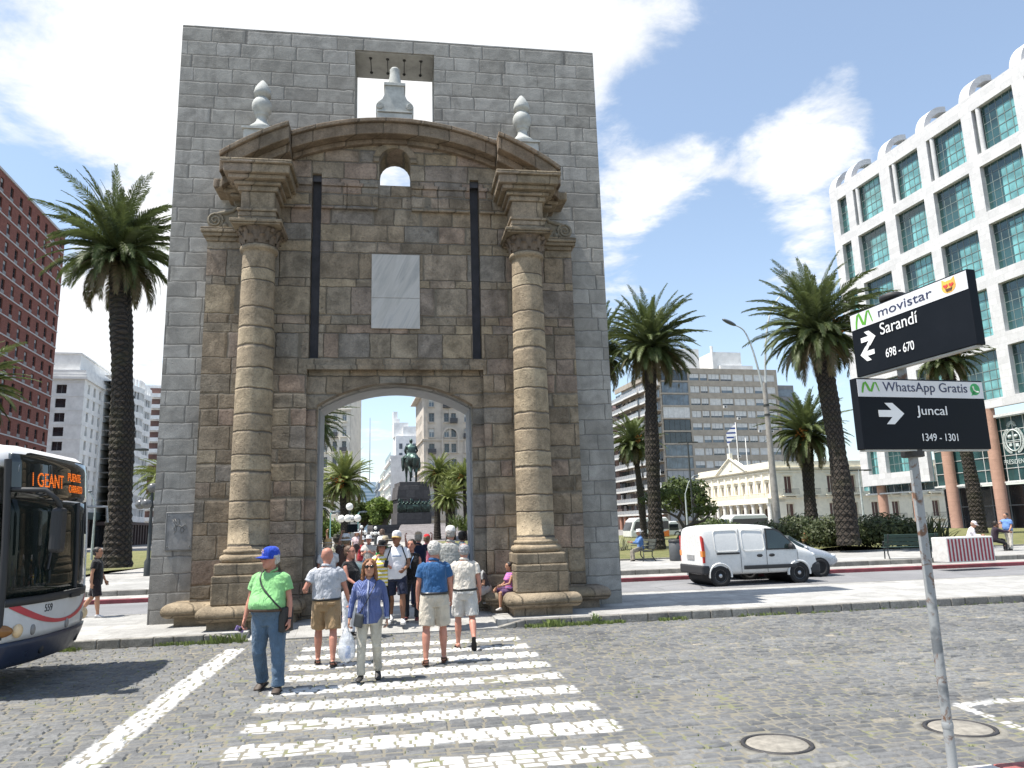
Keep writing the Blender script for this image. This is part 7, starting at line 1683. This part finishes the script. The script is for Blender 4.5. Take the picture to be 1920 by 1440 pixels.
    # hair
    if hair:
        st,c=hair; m=MB(); b=lambda p,r:m.ball(f.hp_(p),tuple(x*k*1.09 for x in r),10,M=None)
        if st in ('short','bob','long','bun'): b((0,.020,.038),(.091,.104,.095)); b((0,.032,.0),(.088,.088,.078))
        if st=='thin': b((0,.026,.028),(.086,.095,.086)); b((0,.035,-.015),(.082,.078,.062))
        if st in ('bob','long'):
            D=.05 if st=='bob' else .17
            for sg in (-1,1): m.tube([f.hp_(p) for p in ((sg*.03,-.055,.098),(sg*.074,-.04,.05),(sg*.086,-.012,-.02),(sg*.09,-.01,-.05-D*.5),(sg*.085,-.02,-.06-D))],[(.030*k,.022*k),(.034*k,.026*k),(.04*k,.028*k),(.042*k,.03*k),(.02*k,.02*k)],8,dome=True)
            m.tube([f.hp_(p) for p in ((0,.07,.06),(0,.095,-.02),(0,.085,-.06-D*.8))],[(.09*k,.045*k),(.095*k,.045*k),(.08*k,.03*k)],10,dome=True)
        if st=='bun': b((0,.125,.03),(.04,.045,.045))
        o=bpy.data.objects.new('hair',remesh(m,'hair',[hairmat(c)],vox*.85,1,.022*k,.028)); link(o,t)
    if hat:
        st,mat,mat2=hat; m=MB(); br=MB()
        def ring(rx,ry,cy,h,n=24): return [f.hp_((rx*math.cos(2*PI*j/n),cy+ry*math.sin(2*PI*j/n),h)) for j in range(n)]
        if st=='cap':
            m.rings([ring(.086,.108,.006,.028),ring(.088,.109,.006,.055),ring(.084,.104,.006,.09),ring(.070,.088,.006,.122),ring(.045,.056,.006,.140),ring(.010,.012,.006,.147)])
            V=[]; n=12
            for i in range(n+1):
                a=PI+PI*i/n; V+=[f.hp_((.084*math.cos(a),.006+.104*math.sin(a),.040)),f.hp_((.084*math.cos(a)*.98,-.010+.104*math.sin(a)-.072*abs(math.sin(a))**1.2,.028-.022*(math.cos(a)**2)))]
            V2=[tuple(np.array(p)-np.array([0,0,.006*k])) for p in V]; F=[]
            for i in range(n): a=2*i; F+=[(a,a+1,a+3,a+2)]; b0=2*(n+1)+a; F+=[(b0,b0+2,b0+3,b0+1),(a+1,b0+1,b0+3,a+3)]
            br.add(V+V2,F,0,True); h=m.build('cap',mat,t); br.build('brim',mat2 or mat,h)
        else:
            W=.19 if st=='wide' else .135; dr=.0 if st=='wide' else -.035
            m.rings([ring(.086,.106,.006,.045),ring(.085,.105,.006,.08),ring(.078,.098,.006,.125),ring(.062,.080,.006,.150),ring(.02,.03,.006,.152)]); h=m.build('hat',mat,t)
            br.rings([ring(.085,.105,.006,.052),ring(W*.75,W*.86,.004,.046+dr*.4),ring(W,W*1.12,.002,.050+dr),ring(W,W*1.12,.002,.045+dr),ring(W*.75,W*.86,.004,.040+dr*.4),ring(.085,.105,.006,.044)],0,True,False,True); br.build('brim',mat2 or mat,h)
    if glasses:
        m=MB()
        for sg in (-1,1):
            m.ball(f.hp_((sg*.034,-.094,.018)),(.032*k,.013*k,.024*k),8); m.tube([f.hp_((sg*.058,-.088,.024)),f.hp_((sg*.077,-.04,.022)),f.hp_((sg*.080,.01,.018))],.0045*k,6)
        m.tube([f.hp_((-.014,-.104,.024)),f.hp_((.014,-.104,.024))],.006*k,6); m.build('sunglasses',plain('dark_lens',(.012,.01,.01),.12),t)
    t['_']=0; del t['_']
    return t,f
def toworld(t,p): return Matrix.Translation(t.location)@Matrix.Rotation(t.rotation_euler.z,4,'Z')@Vector(p)
def held(name,label,cat,t): return thing(name,label,cat,tuple(t.location),t.rotation_euler.z)
DKBR=plain('brown_leather',(.07,.04,.025),.5); BLKL=plain('black_leather',(.015,.015,.016),.4); NAVY=cloth('navy_cloth',(.02,.025,.05)); BLACKC=cloth('black_cloth',(.012,.012,.014)); WHC=cloth('white_cloth',(.70,.70,.71)); BEI=cloth('beige_cotton',(.52,.47,.39)); SOLE=plain('pale_sole',(.45,.44,.42),.8); DKSH=plain('dark_shoe',(.02,.018,.017),.5); WHSH=plain('white_trainer',(.55,.55,.56),.6,var=.15)
KY=9.5   # walking direction along the crossing
# 1 green polo
g=G(501,1297); t,f=person('elderly man in bright green polo, blue jeans and blue cap walking towards the camera',tuple(g),-4,dict(H=1.79,fat=1.0,sw=1.06,lh=3,lk=4,rh=-2,rk=22,rf=14,ra=20,re=16,ri=2,la=14,le=12,rs=-4,ls=-2,hy=-34,hp=2,tw=-6,spread=5),'red',
 (cloth('lime_polo',(.23,.50,.20)),1,.055),1.12,(cloth('blue_denim',(.085,.135,.20),fold=1.),'long',1.24),('thin',(.42,.41,.40)),('cap',cloth('royal_blue_cap',(.02,.06,.42)),None),(plain('brown_shoe',(.06,.042,.03),.6),'shoe',plain('dark_sole',(.03,.03,.03))),True,DKBR,.0095)
m=MB(); rr=random.Random(1)
for i in range(9): a=rr.uniform(.2,1.4)*PI/1.6; 
q=held('shoulder_bag','black shoulder bag on a long strap worn by the man in the green polo','bag',t)
c=f.w(f.TM@Vector((.235,-.02,-.05))); m=MB(); M=Matrix.Translation(c)@Matrix.Rotation(R(70),4,'Z'); m.box(-.10,.10,-.045,.045,-.17,.14,0,M); m.build('bag_body',BLKL,q,bev=.02)
pts=[f.tsurf(-170,.47,.03),f.w(f.TM@Vector((-.075,.01,.545))),f.tsurf(-28,.47,.03),f.tsurf(-8,.36,.034),f.tsurf(22,.24,.036),f.tsurf(52,.13,.036),f.tsurf(76,.05,.04),(c[0],c[1],c[2]+.14*f.k)]
m=MB(); m.tube(smoothpath(pts),[(.019,.005)]*100 if False else .011,6); m.build('strap',BLKL,q)
W=f.A[-1]['W']+f.A[-1]['d2']*.10; q=held('camera','small purple and black compact camera held low by the man in green','camera',t); c=f.w(W+Vector((-.02,-.035,-.02))); m=MB(); M=Matrix.Translation(c)@Matrix.Rotation(R(35),4,'Z')@Matrix.Rotation(R(25),4,'Y'); m.box(-.055,.055,-.016,.016,-.032,.032,0,M); cb=m.build('camera_body',plain('purple_case',(.20,.14,.32),.4),q,bev=.006); m=MB(); m.lathe([(.022,0),(.024,.02),(.0,.021)],12,M=M@Matrix.Translation((0,-.016,0))@Matrix.Rotation(PI/2,4,'X')); m.build('lens',BLKL,cb)
m=MB(); w=f.w(f.A[1]['W']-f.A[1]['d2']*.015); m.tube([tuple(np.array(w)-np.array(f.A[1]['d2'])*.012),tuple(np.array(w)+np.array(f.A[1]['d2'])*.012)],.031,12); m.build('watch',BLKL,t)
m=MB()
for i in range(10):
    a=i*.63; p=f.hp_((-.005+.026*math.cos(a)*(.5+.5*(i%2)),-.094+.0*i,.090+.026*math.sin(a)*(.5+.5*(i%2)))); m.ball(p,(.008,.008,.008),5)
m.build('cap_badge',plain('cap_badge_pink',(.7,.5,.5),.7),t)
# 2 bald man in grey polo
g=G(606,1250); t,f=person('bald man in pale grey polo and tan cargo shorts walking away, seen from behind',(g[0],g[1]+.12,0),180+KY,dict(H=1.74,fat=.75,sw=1.06,lh=16,lk=14,rh=-10,rk=6,rf=8,ls=-14,le=95,la=26,li=6,rs=10,re=24,ra=20,ri=2,spread=3,hp=4),'red',
 (cloth('pale_grey_polo',(.44,.455,.49)),1,.035),1.12,(cloth('tan_cargo',(.33,.225,.125),fold=.7),'shorts',1.2),None,None,(plain('dark_sandal',(.03,.025,.022),.7),'sandal',True),False,BLKL,.0095)
def cargo(t,f,mat):
    for sg in (-1,1):
        l=f.L[sg]; d1=(l['kn']-l['hip']).normalized(); o=Vector((sg*.104,.01,0)); m=MB(); m.tube([f.w(l['hip']+d1*.20+o),f.w(l['hip']+d1*.33+o)],[(.018*f.k,.062*f.k)]*2,10,up=(0,1,0)); m.build('cargo_pocket',[mat],t,bev=.008)
        m=MB(); c=f.w(Vector((sg*.085,.140+.02*f.fat,-.02))); m.box(c[0]-.055,c[0]+.055,c[1]-.02,c[1]+.012,c[2]-.02,c[2]+.022); m.build('pocket_flap',[mat],t,bev=.008)
cargo(t,f,_C['tan_cargo'])
# 3 woman
g=G(690,1279); t,f=person('auburn haired woman with sunglasses in a blue striped shirt and beige trousers',(g[0],g[1]+.05,0),4,dict(H=1.57,fat=.18,female=True,sw=1.1,lh=-4,lk=20,lf=30,rh=4,rk=4,rs=2,re=12,ra=17,la=15,le=12,hy=6,hp=-2,spread=2),'tan',
 (cloth('blue_striped_shirt',(.05,.075,.21),('x',52.,.26,(.20,.24,.40))),2,-.125),1.05,(cloth('stone_trousers',(.47,.44,.37)),'long',.99),('long',(.20,.085,.035)),None,(DKSH,'shoe',None),True,None,.0095)
c=f.tsurf(-38,-.06,.055); q=held('handbag','small dark leather handbag on the hip of the auburn haired woman','bag',t); m=MB(); M=Matrix.Translation(c)@Matrix.Rotation(R(-30),4,'Z')@Matrix.Rotation(R(10),4,'Y'); m.box(-.07,.07,-.02,.02,-.10,.08,0,M); m.build('bag_body',plain('charcoal_leather',(.05,.055,.06),.35,var=.2),q,bev=.018); m=MB(); m.tube(smoothpath([f.w(f.TM@Vector((.07,.06,.53))),f.tsurf(40,.47,.03),f.tsurf(10,.30,.05),f.tsurf(-24,.10,.04),(c[0],c[1],c[2]+.08)]),.006,6); m.build('strap',BLKL,q)
m=MB(); m.tube(smoothpath([f.tsurf(0,z,.033) for z in (.50,.42,.34,.26,.16,.06,-.06,-.12)]),[(.012,.004)]*29,6); m.build('button_placket',[cloth('pale_placket',(.30,.33,.45))],t)
def plastic():
    tt=NT('thin_plastic'); o=tt.tc('Object'); tt.fin((.80,.82,.85),.25,tt.bump(tt.noise(o,14.,5,.7,1.),1.,.03)); tr=tt.node('ShaderNodeBsdfTransparent'); tr.inputs[0].default_value=(.95,.96,.98,1); ms=tt.node('ShaderNodeMixShader'); tt.put(ms.inputs[0],tt.mr(tt.noise(o,9.,4),.3,.7,.45,.85)); tt.L.new(tr.outputs[0],ms.inputs[1]); tt.L.new(tt.b.outputs[0],ms.inputs[2]); tt.L.new(ms.outputs[0],tt.N['Material Output'].inputs[0]); return tt.mat
W=f.A[-1]['W']+f.A[-1]['d2']*.11; c=f.w(W); q=held('plastic_bag','white translucent plastic carrier bag held by the auburn haired woman','bag',t); m=MB(); rs=[]; rr=random.Random(3)
for i,(z,r) in enumerate(((0.02,.012),(-.05,.035),(-.12,.085),(-.20,.105),(-.28,.115),(-.36,.105),(-.41,.06),(-.43,.01))): rs.append([(c[0]-.02+r*1.0*math.cos(2*PI*j/18)*(1+.14*rr.uniform(-1,1)),c[1]+r*.62*math.sin(2*PI*j/18)*(1+.14*rr.uniform(-1,1)),c[2]+z*1.05) for j in range(18)])
m.rings(rs); m.build('bag_film',plastic(),q); m=MB(); m.lathe([(.0,0),(.034,.0),(.036,.02),(.036,.12),(.015,.16),(.0,.16)],12,(c[0],c[1],c[2]-.40)); m.build('blue_bottle',plain('blue_item',(.10,.22,.55),.4),q)
m=MB(); w=np.array(f.w(f.A[1]['W']-f.A[1]['d2']*.01)); d=np.array(f.A[1]['d2']); m.tube([tuple(w-d*.01),tuple(w+d*.012)],.036,12); m.build('watch',plain('silver_watch',(.5,.5,.5),.3,.7),t)
# 4 blue polo
g=G(814,1247); t,f=person('white haired man in blue polo and beige shorts walking away, seen from behind',(g[0],g[1]+.12,0),180+KY-3,dict(H=1.78,fat=.35,sw=1.0,lh=-6,lk=8,lf=10,rh=12,rk=12,ls=-2,le=14,la=12,rs=8,re=16,ra=12,hp=6,spread=4),'red',
 (cloth('blue_polo',(.03,.10,.235)),1,.055),1.1,(BEI,'shorts',1.2),('short',(.40,.385,.36)),None,(plain('brown_sandal',(.10,.05,.03),.7),'sandal',True),False,BLKL,.0095)
# 5 cream shirt
g=G(872,1217); t,f=person('grey haired man in cream shirt and pale shorts walking away, black sole lifted',(g[0],g[1]+.15,0),180+KY-2,dict(H=1.72,fat=.4,sw=1.0,lh=8,lk=8,rh=-8,rk=34,rf=66,ls=2,le=16,la=12,rs=-6,re=14,ra=14,hp=4,spread=3),'red',
 (cloth('cream_shirt',(.66,.60,.52)),1,.03),1.1,(cloth('pale_shorts',(.56,.545,.51)),'shorts',1.14),('thin',(.27,.27,.275)),None,(plain('black_rubber',(.018,.018,.02),.7),'sandal',False),False,BLKL,.0095)
cargo(t,f,_C['pale_shorts'])
# ---- people in and around the archway
PZ=.15
def P(px,Y,z=PZ):
    q=at(px,1100,Y); return (q[0],Y,z)
YEL=cloth('yellow_white_stripes',(.74,.74,.70),('z',13.,.5,(.62,.50,.05))); 
person('woman in black sleeveless top and white trousers behind the auburn haired woman',P(655,14.6,.04),70,dict(H=1.66,fat=.5,female=True,sw=1.08,la=8,ra=6,rs=20,re=40),'red',(BLACKC,0,-.13),None,(WHC,'long',1.0),('short',(.09,.05,.03)),None,(DKSH,'shoe',None),False,None,.012)
t,f=person('woman in yellow striped vest and wide black hat, hand at her mouth',P(716,15.6),14,dict(H=1.60,female=True,fat=.3,sw=1.05,rs=38,re=118,ra=8,ri=20,ls=34,le=80,la=8,li=30,hy=-10,hp=4,lh=4,rh=-4,rk=8),'red',(YEL,1,-.15),1.1,(BLACKC,'long',.95),('bob',(.10,.06,.04)),('wide',BLACKC,None),(WHSH,'shoe',SOLE),False,None,.012,None,50)
W=f.A[1]['W']+f.A[1]['d2']*.09; q=held('phone','black phone held at chest height by the woman in yellow stripes','phone',t); c=f.w(W); m=MB(); m.box(-.04,.04,-.006,.006,-.07,.07,0,Matrix.Translation((c[0],c[1]-.02,c[2]))@Matrix.Rotation(R(12),4,'Y')); m.build('case',BLKL,q,bev=.005); m=MB(); m.box(-.034,.034,-.0085,-.0065,-.06,.06,0,Matrix.Translation((c[0],c[1]-.02,c[2]))@Matrix.Rotation(R(12),4,'Y')); m.build('screen',GL_DARK,q)
TEE=NT('printed_tee'); o=TEE.tc('Object'); x,y,z=TEE.sep(o); TEE.fin((.72,.72,.74),.85); TEEM=TEE.mat
t,f=person('tanned man in white t-shirt, dark shorts and pale cap walking towards the camera',P(744,15.6),6,dict(H=1.80,fat=.1,lh=14,lk=10,rh=-12,rk=20,rf=22,ls=6,le=62,li=26,la=12,rs=-8,re=10,ra=10,hy=-12),'brown',(TEEM,1,-.10),1.12,(NAVY,'shorts',1.02),None,('cap',cloth('pale_cap',(.60,.60,.62)),plain('tan_brim',(.55,.36,.12),.8)),(WHSH,'shoe',SOLE),False,None,.012)
for sg in (-1,1): m=MB(); m.tube(smoothpath([f.tsurf(sg*150,.46,.03),f.w(f.TM@Vector((sg*.10,.01,.535))),f.tsurf(sg*42,.44,.03),f.tsurf(sg*62,.30,.03),f.tsurf(sg*100,.22,.03)]),.014,6); m.build('backpack_strap',BLACKC,t)
m=MB(); m.box(-.09,.09,-.002,.002,-.012,.012,0,Matrix.Translation(f.tsurf(2,.345,.032))); m.build('print',plain('shirt_print',(.20,.30,.45),.8),t)
t,f=person('dark haired woman in black tank top with a pale blue lanyard facing the camera',P(772,15.9),-2,dict(H=1.62,female=True,sw=1.0,ra=13,la=10,lh=3,rh=-3,hy=-8,re=14,rs=2),'red',(BLACKC,0,-.08),None,(cloth('charcoal_trousers',(.025,.027,.032)),'long',.95),('bun',(.02,.015,.012)),None,(plain('red_dark_shoe',(.12,.03,.03),.6),'shoe',None),False,None,.012)
m=MB()
for sg in (-1,1): m.tube(smoothpath([f.w(f.TM@Vector((sg*.07,.0,.53))),f.tsurf(sg*18,.42,.03),f.tsurf(sg*4,.30,.045),f.tsurf(0,.19,.03)]),.008,6)
m.build('lanyard',plain('lanyard_blue',(.25,.42,.70),.6),t)
person('tall heavy man in checked grey shirt and white cap walking away under the arch',P(846,15.4),184,dict(H=1.86,fat=.7,sw=1.1,ra=12,la=12,lh=6,rh=-8,rk=8,le=20),'red',(cloth('grey_check_shirt',(.26,.26,.24),('z',34.,.35,(.42,.42,.40))),1,.02),1.15,(cloth('grey_trousers',(.27,.27,.27)),'long',1.1),('thin',(.3,.28,.26)),('cap',cloth('white_cap',(.66,.64,.62)),None),(DKSH,'shoe',None),False,BLKL,.012)
person('man with dark curly hair and pale blue shirt beyond the white capped man',P(868,18.2),175,dict(H=1.74,ra=8,la=8),'tan',(cloth('pale_blue_shirt',(.42,.52,.60)),1,-.05),1.1,(NAVY,'long',1.),('short',(.03,.02,.015)),None,(DKSH,'shoe',None),False,None,.015)
t,f=person('man in brown shirt and white bucket hat lifting a tablet overhead to take a picture',P(648,17.2),172,dict(H=1.74,fat=.3,ls=120,le=35,la=14,li=8,rs=128,re=30,ra=16,ri=10),'tan',(cloth('dark_brown_shirt',(.085,.05,.04)),1,-.08),1.15,(BEI,'long',1.05),('short',(.2,.15,.1)),('bucket',WHC,None),(DKSH,'shoe',None),False,None,.014,None,40)
Wm=(f.A[1]['W']+f.A[-1]['W'])*.5+f.A[1]['d2']*.08; c=f.w(Wm+Vector((0,-.03,.05))); q=held('tablet','black tablet held up by the man in brown under the arch','tablet',t); m=MB(); m.box(-.13,.13,-.006,.006,-.09,.10,0,Matrix.Translation(c)); m.build('case',BLKL,q,bev=.006); m=MB(); m.box(-.115,.115,.0065,.0085,-.078,.088,0,Matrix.Translation(c)); m.build('screen',GL_DARK,q)
STR=plain('straw',(.55,.36,.15),.8,var=.25,scale=30,bump=.4)
person('person in white tee and straw hat partly hidden behind the bald man',P(614,17.0),200,dict(H=1.64,fat=.3,rs=30,re=70),'red',(WHC,1,-.1),1.1,(BEI,'shorts',1.1),('short',(.4,.35,.3)),('wide',STR,None),(WHSH,'shoe',SOLE),False,None,.014)
person('person in dark camouflage hat raising both arms to take a photo, left in the archway',P(630,20.5),182,dict(H=1.72,ls=125,le=60,la=20,rs=130,re=60,ra=20),'tan',(cloth('pale_khaki_shirt',(.38,.36,.28)),1,-.08),1.1,(NAVY,'long',1.),('short',(.05,.04,.03)),('wide',cloth('camo_hat',(.07,.075,.05),('x',9.,.5,(.02,.022,.018))),None),(DKSH,'shoe',None),False,None,.016)
person('man in white sun hat and pale vest holding a camera to his chest',P(691,26.2,.0),4,dict(H=1.78,ls=24,le=85,li=28,rs=24,re=85,ri=28),'red',(cloth('pale_vest',(.50,.48,.45)),1,.0),1.1,(cloth('denim_dark',(.04,.06,.11)),'shorts',1.2),('short',(.4,.38,.35)),('wide',WHC,None),(WHSH,'shoe',SOLE),False,None,.018)
person('person in red top and white cap beside the man with the white sun hat',P(678,27.0,.134),10,dict(H=1.62,female=True),'tan',(cloth('dark_red_top',(.33,.03,.04)),1,-.1),1.05,(cloth('blue_skirt',(.05,.08,.16)),'skirt',1.),('short',(.1,.07,.05)),('cap',WHC,None),(WHSH,'shoe',SOLE),False,None,.018)
person('person in green shirt and beige sun hat behind the man in the pale cap',P(722,21.5,.1),185,dict(H=1.68),'tan',(cloth('green_shirt',(.03,.38,.10)),1,-.1),1.1,(NAVY,'long',1.),('short',(.1,.07,.05)),('wide',cloth('beige_hat',(.52,.46,.34)),None),(DKSH,'shoe',None),False,None,.016)
person('man in navy shirt raising a camera with both hands behind the woman with the lanyard',P(785,18.5),186,dict(H=1.74,ls=85,le=95,la=22,rs=85,re=95,ra=22),'red',(cloth('navy_shirt',(.015,.02,.045)),1,-.08),1.15,(NAVY,'long',1.05),('short',(.35,.3,.25)),('cap',cloth('tan_cap',(.45,.33,.22)),None),(DKSH,'shoe',None),False,None,.015)
person('child in pink shirt and red cap behind the man in the blue polo',P(801,20.5),170,dict(H=1.66),'red',(cloth('pink_shirt',(.62,.20,.27)),1,-.1),1.1,(BEI,'shorts',1.),('short',(.15,.1,.06)),('cap',cloth('red_cap',(.55,.02,.03)),None),(WHSH,'shoe',SOLE),False,None,.016)
person('person in white blouse with grey bag far behind the crowd, left of the monument ramp',P(716,33,.3),160,dict(H=1.7,female=True),'tan',(WHC,2,-.1),1.1,(NAVY,'long',1.),('bob',(.1,.06,.04)),None,(DKSH,'shoe',None),False,None,.02)
person('person in pale pink top and white hat far behind the raised tablet',P(668,34,.3),30,dict(H=1.68,female=True),'tan',(cloth('pale_pink_top',(.60,.45,.45)),1,-.1),1.1,(WHC,'long',1.),('bob',(.2,.1,.06)),('bucket',WHC,None),(DKSH,'shoe',None),False,None,.02)
t,_=person('young person in black t-shirt and black shorts walking right, in front of the bus',tuple(G(176,1158,.15)),108,dict(H=1.62,lh=-14,lk=22,lf=20,rh=10,rk=6,la=10,ls=14,rs=-12,re=14,hy=-10,lean=-2),'tan',(BLACKC,1,-.12),1.15,(cloth('dark_shorts',(.018,.014,.018)),'shorts',1.1),('short',(.015,.012,.01)),None,(WHSH,'shoe',SOLE),False,None,.013)
GM=Matrix.Translation((GA[0],GA[1],Z0))@Matrix.Rotation(GANG,4,'Z')
s1=GM@Vector((7.46,-.62,0)); person('child in dark shirt and grey shorts sitting on the plinth, bent forward',(s1.x-.32,s1.y-.12,.15),-50,dict(H=1.42,sit=.44,lh=86,lk=88,rh=80,rk=78,lean=26,ls=30,le=50,rs=30,re=55,li=20,ri=20,hp=16,spread=8),'tan',(cloth('dark_grey_shirt',(.05,.048,.05),('x',6.,.3,(.35,.35,.35))),1,-.05),1.1,(cloth('grey_shorts',(.36,.36,.37)),'shorts',1.2),('short',(.015,.012,.01)),None,(plain('sandal_blue',(.08,.08,.14),.7),'sandal',True),False,None,.011)
s2=GM@Vector((7.62,-1.0,0)); person('girl in pink patterned vest sitting on the plinth with a dark ponytail',(s2.x+.02,s2.y+.05,.15),-62,dict(H=1.24,female=True,sit=.42,lh=84,lk=84,rh=96,rk=62,ry=-26,ls=28,le=46,li=30,rs=22,re=40,hy=-6,lean=2),'tan',(cloth('pink_pattern',(.62,.16,.36),('z',26.,.4,(.25,.16,.42))),0,-.09),1.,(cloth('dark_purple_shorts',(.10,.05,.12)),'shorts',1.05),('bun',(.02,.013,.01)),None,(plain('pale_slipper',(.45,.42,.40),.7),'shoe',None),False,None,.011)
person('man in blue shirt and white hat sitting on the iron bench, facing left',(BP[0]-.05,BP[1],.30),-82,dict(H=1.72,sit=.45,lh=82,lk=84,rh=74,rk=74,ls=40,le=60,rs=40,re=60,lean=4),'tan',(cloth('mid_blue_shirt',(.10,.20,.42)),2,-.05),1.15,(cloth('khaki_trousers',(.26,.23,.19)),'long',1.1),('thin',(.4,.4,.4)),('wide',WHC,None),(DKSH,'shoe',None),False,None,.02)
person('worker in orange high visibility jacket and cap crouching behind the van',P(1449,39,.35),95,dict(H=1.6,sit=.10,lh=92,lk=118,rh=92,rk=118,rs=40,re=50,ls=40,le=50,lean=15),'tan',(cloth('hi_vis_orange',(.85,.20,.03)),2,-.14),1.2,(NAVY,'long',1.),('short',(.05,.03,.02)),('cap',cloth('orange_cap',(.8,.2,.03)),None),(DKSH,'shoe',None),False,None,.02)
person('small child in brown top and dark trousers on the lawn before the shrubs',(at(1511,1030,38)[0],38,.36),150,dict(H=.86,ra=14,la=14),'tan',(cloth('brown_check_top',(.20,.12,.05)),2,-.08),1.2,(BLACKC,'long',1.1),('short',(.30,.13,.06)),None,(DKSH,'shoe',None),False,None,.02)
person('person in white shirt and white cap sitting behind the striped barrier',P(1829,33,.3),60,dict(H=1.72,sit=.45,lh=85,lk=85,rh=85,rk=85,ls=40,le=50,rs=40,re=50,lean=22),'tan',(cloth('pinkish_white_shirt',(.70,.66,.69)),2,-.08),1.15,(NAVY,'long',1.),('short',(.3,.2,.15)),('cap',cloth('pinkish_cap',(.66,.60,.62)),None),(DKSH,'shoe',None),False,None,.02)
person('person in dark clothes crouching and reaching right, between barrier and man in blue',P(1877,33.5,.3),75,dict(H=1.7,sit=.40,lh=88,lk=88,rh=70,rk=70,ls=70,le=6,la=6,rs=70,re=10,ra=6,lean=12),'brown',(cloth('plum_black_top',(.025,.015,.025)),2,-.08),1.1,(BLACKC,'long',1.),('short',(.02,.015,.01)),None,(DKSH,'shoe',None),False,None,.02)
person('man in light blue shirt and pale trousers standing with one arm held out, far right',P(1906,33.5,.3),-75,dict(H=1.62,fat=.5,sw=1.1,rs=64,re=8,ra=4,ls=10,le=30,lh=6,rh=-6),'tan',(cloth('sky_blue_shirt',(.14,.26,.55)),1,-.02),1.15,(cloth('pale_trousers',(.55,.52,.46)),'long',1.15),('short',(.02,.015,.01)),None,(DKSH,'shoe',None),False,BLKL,.02)
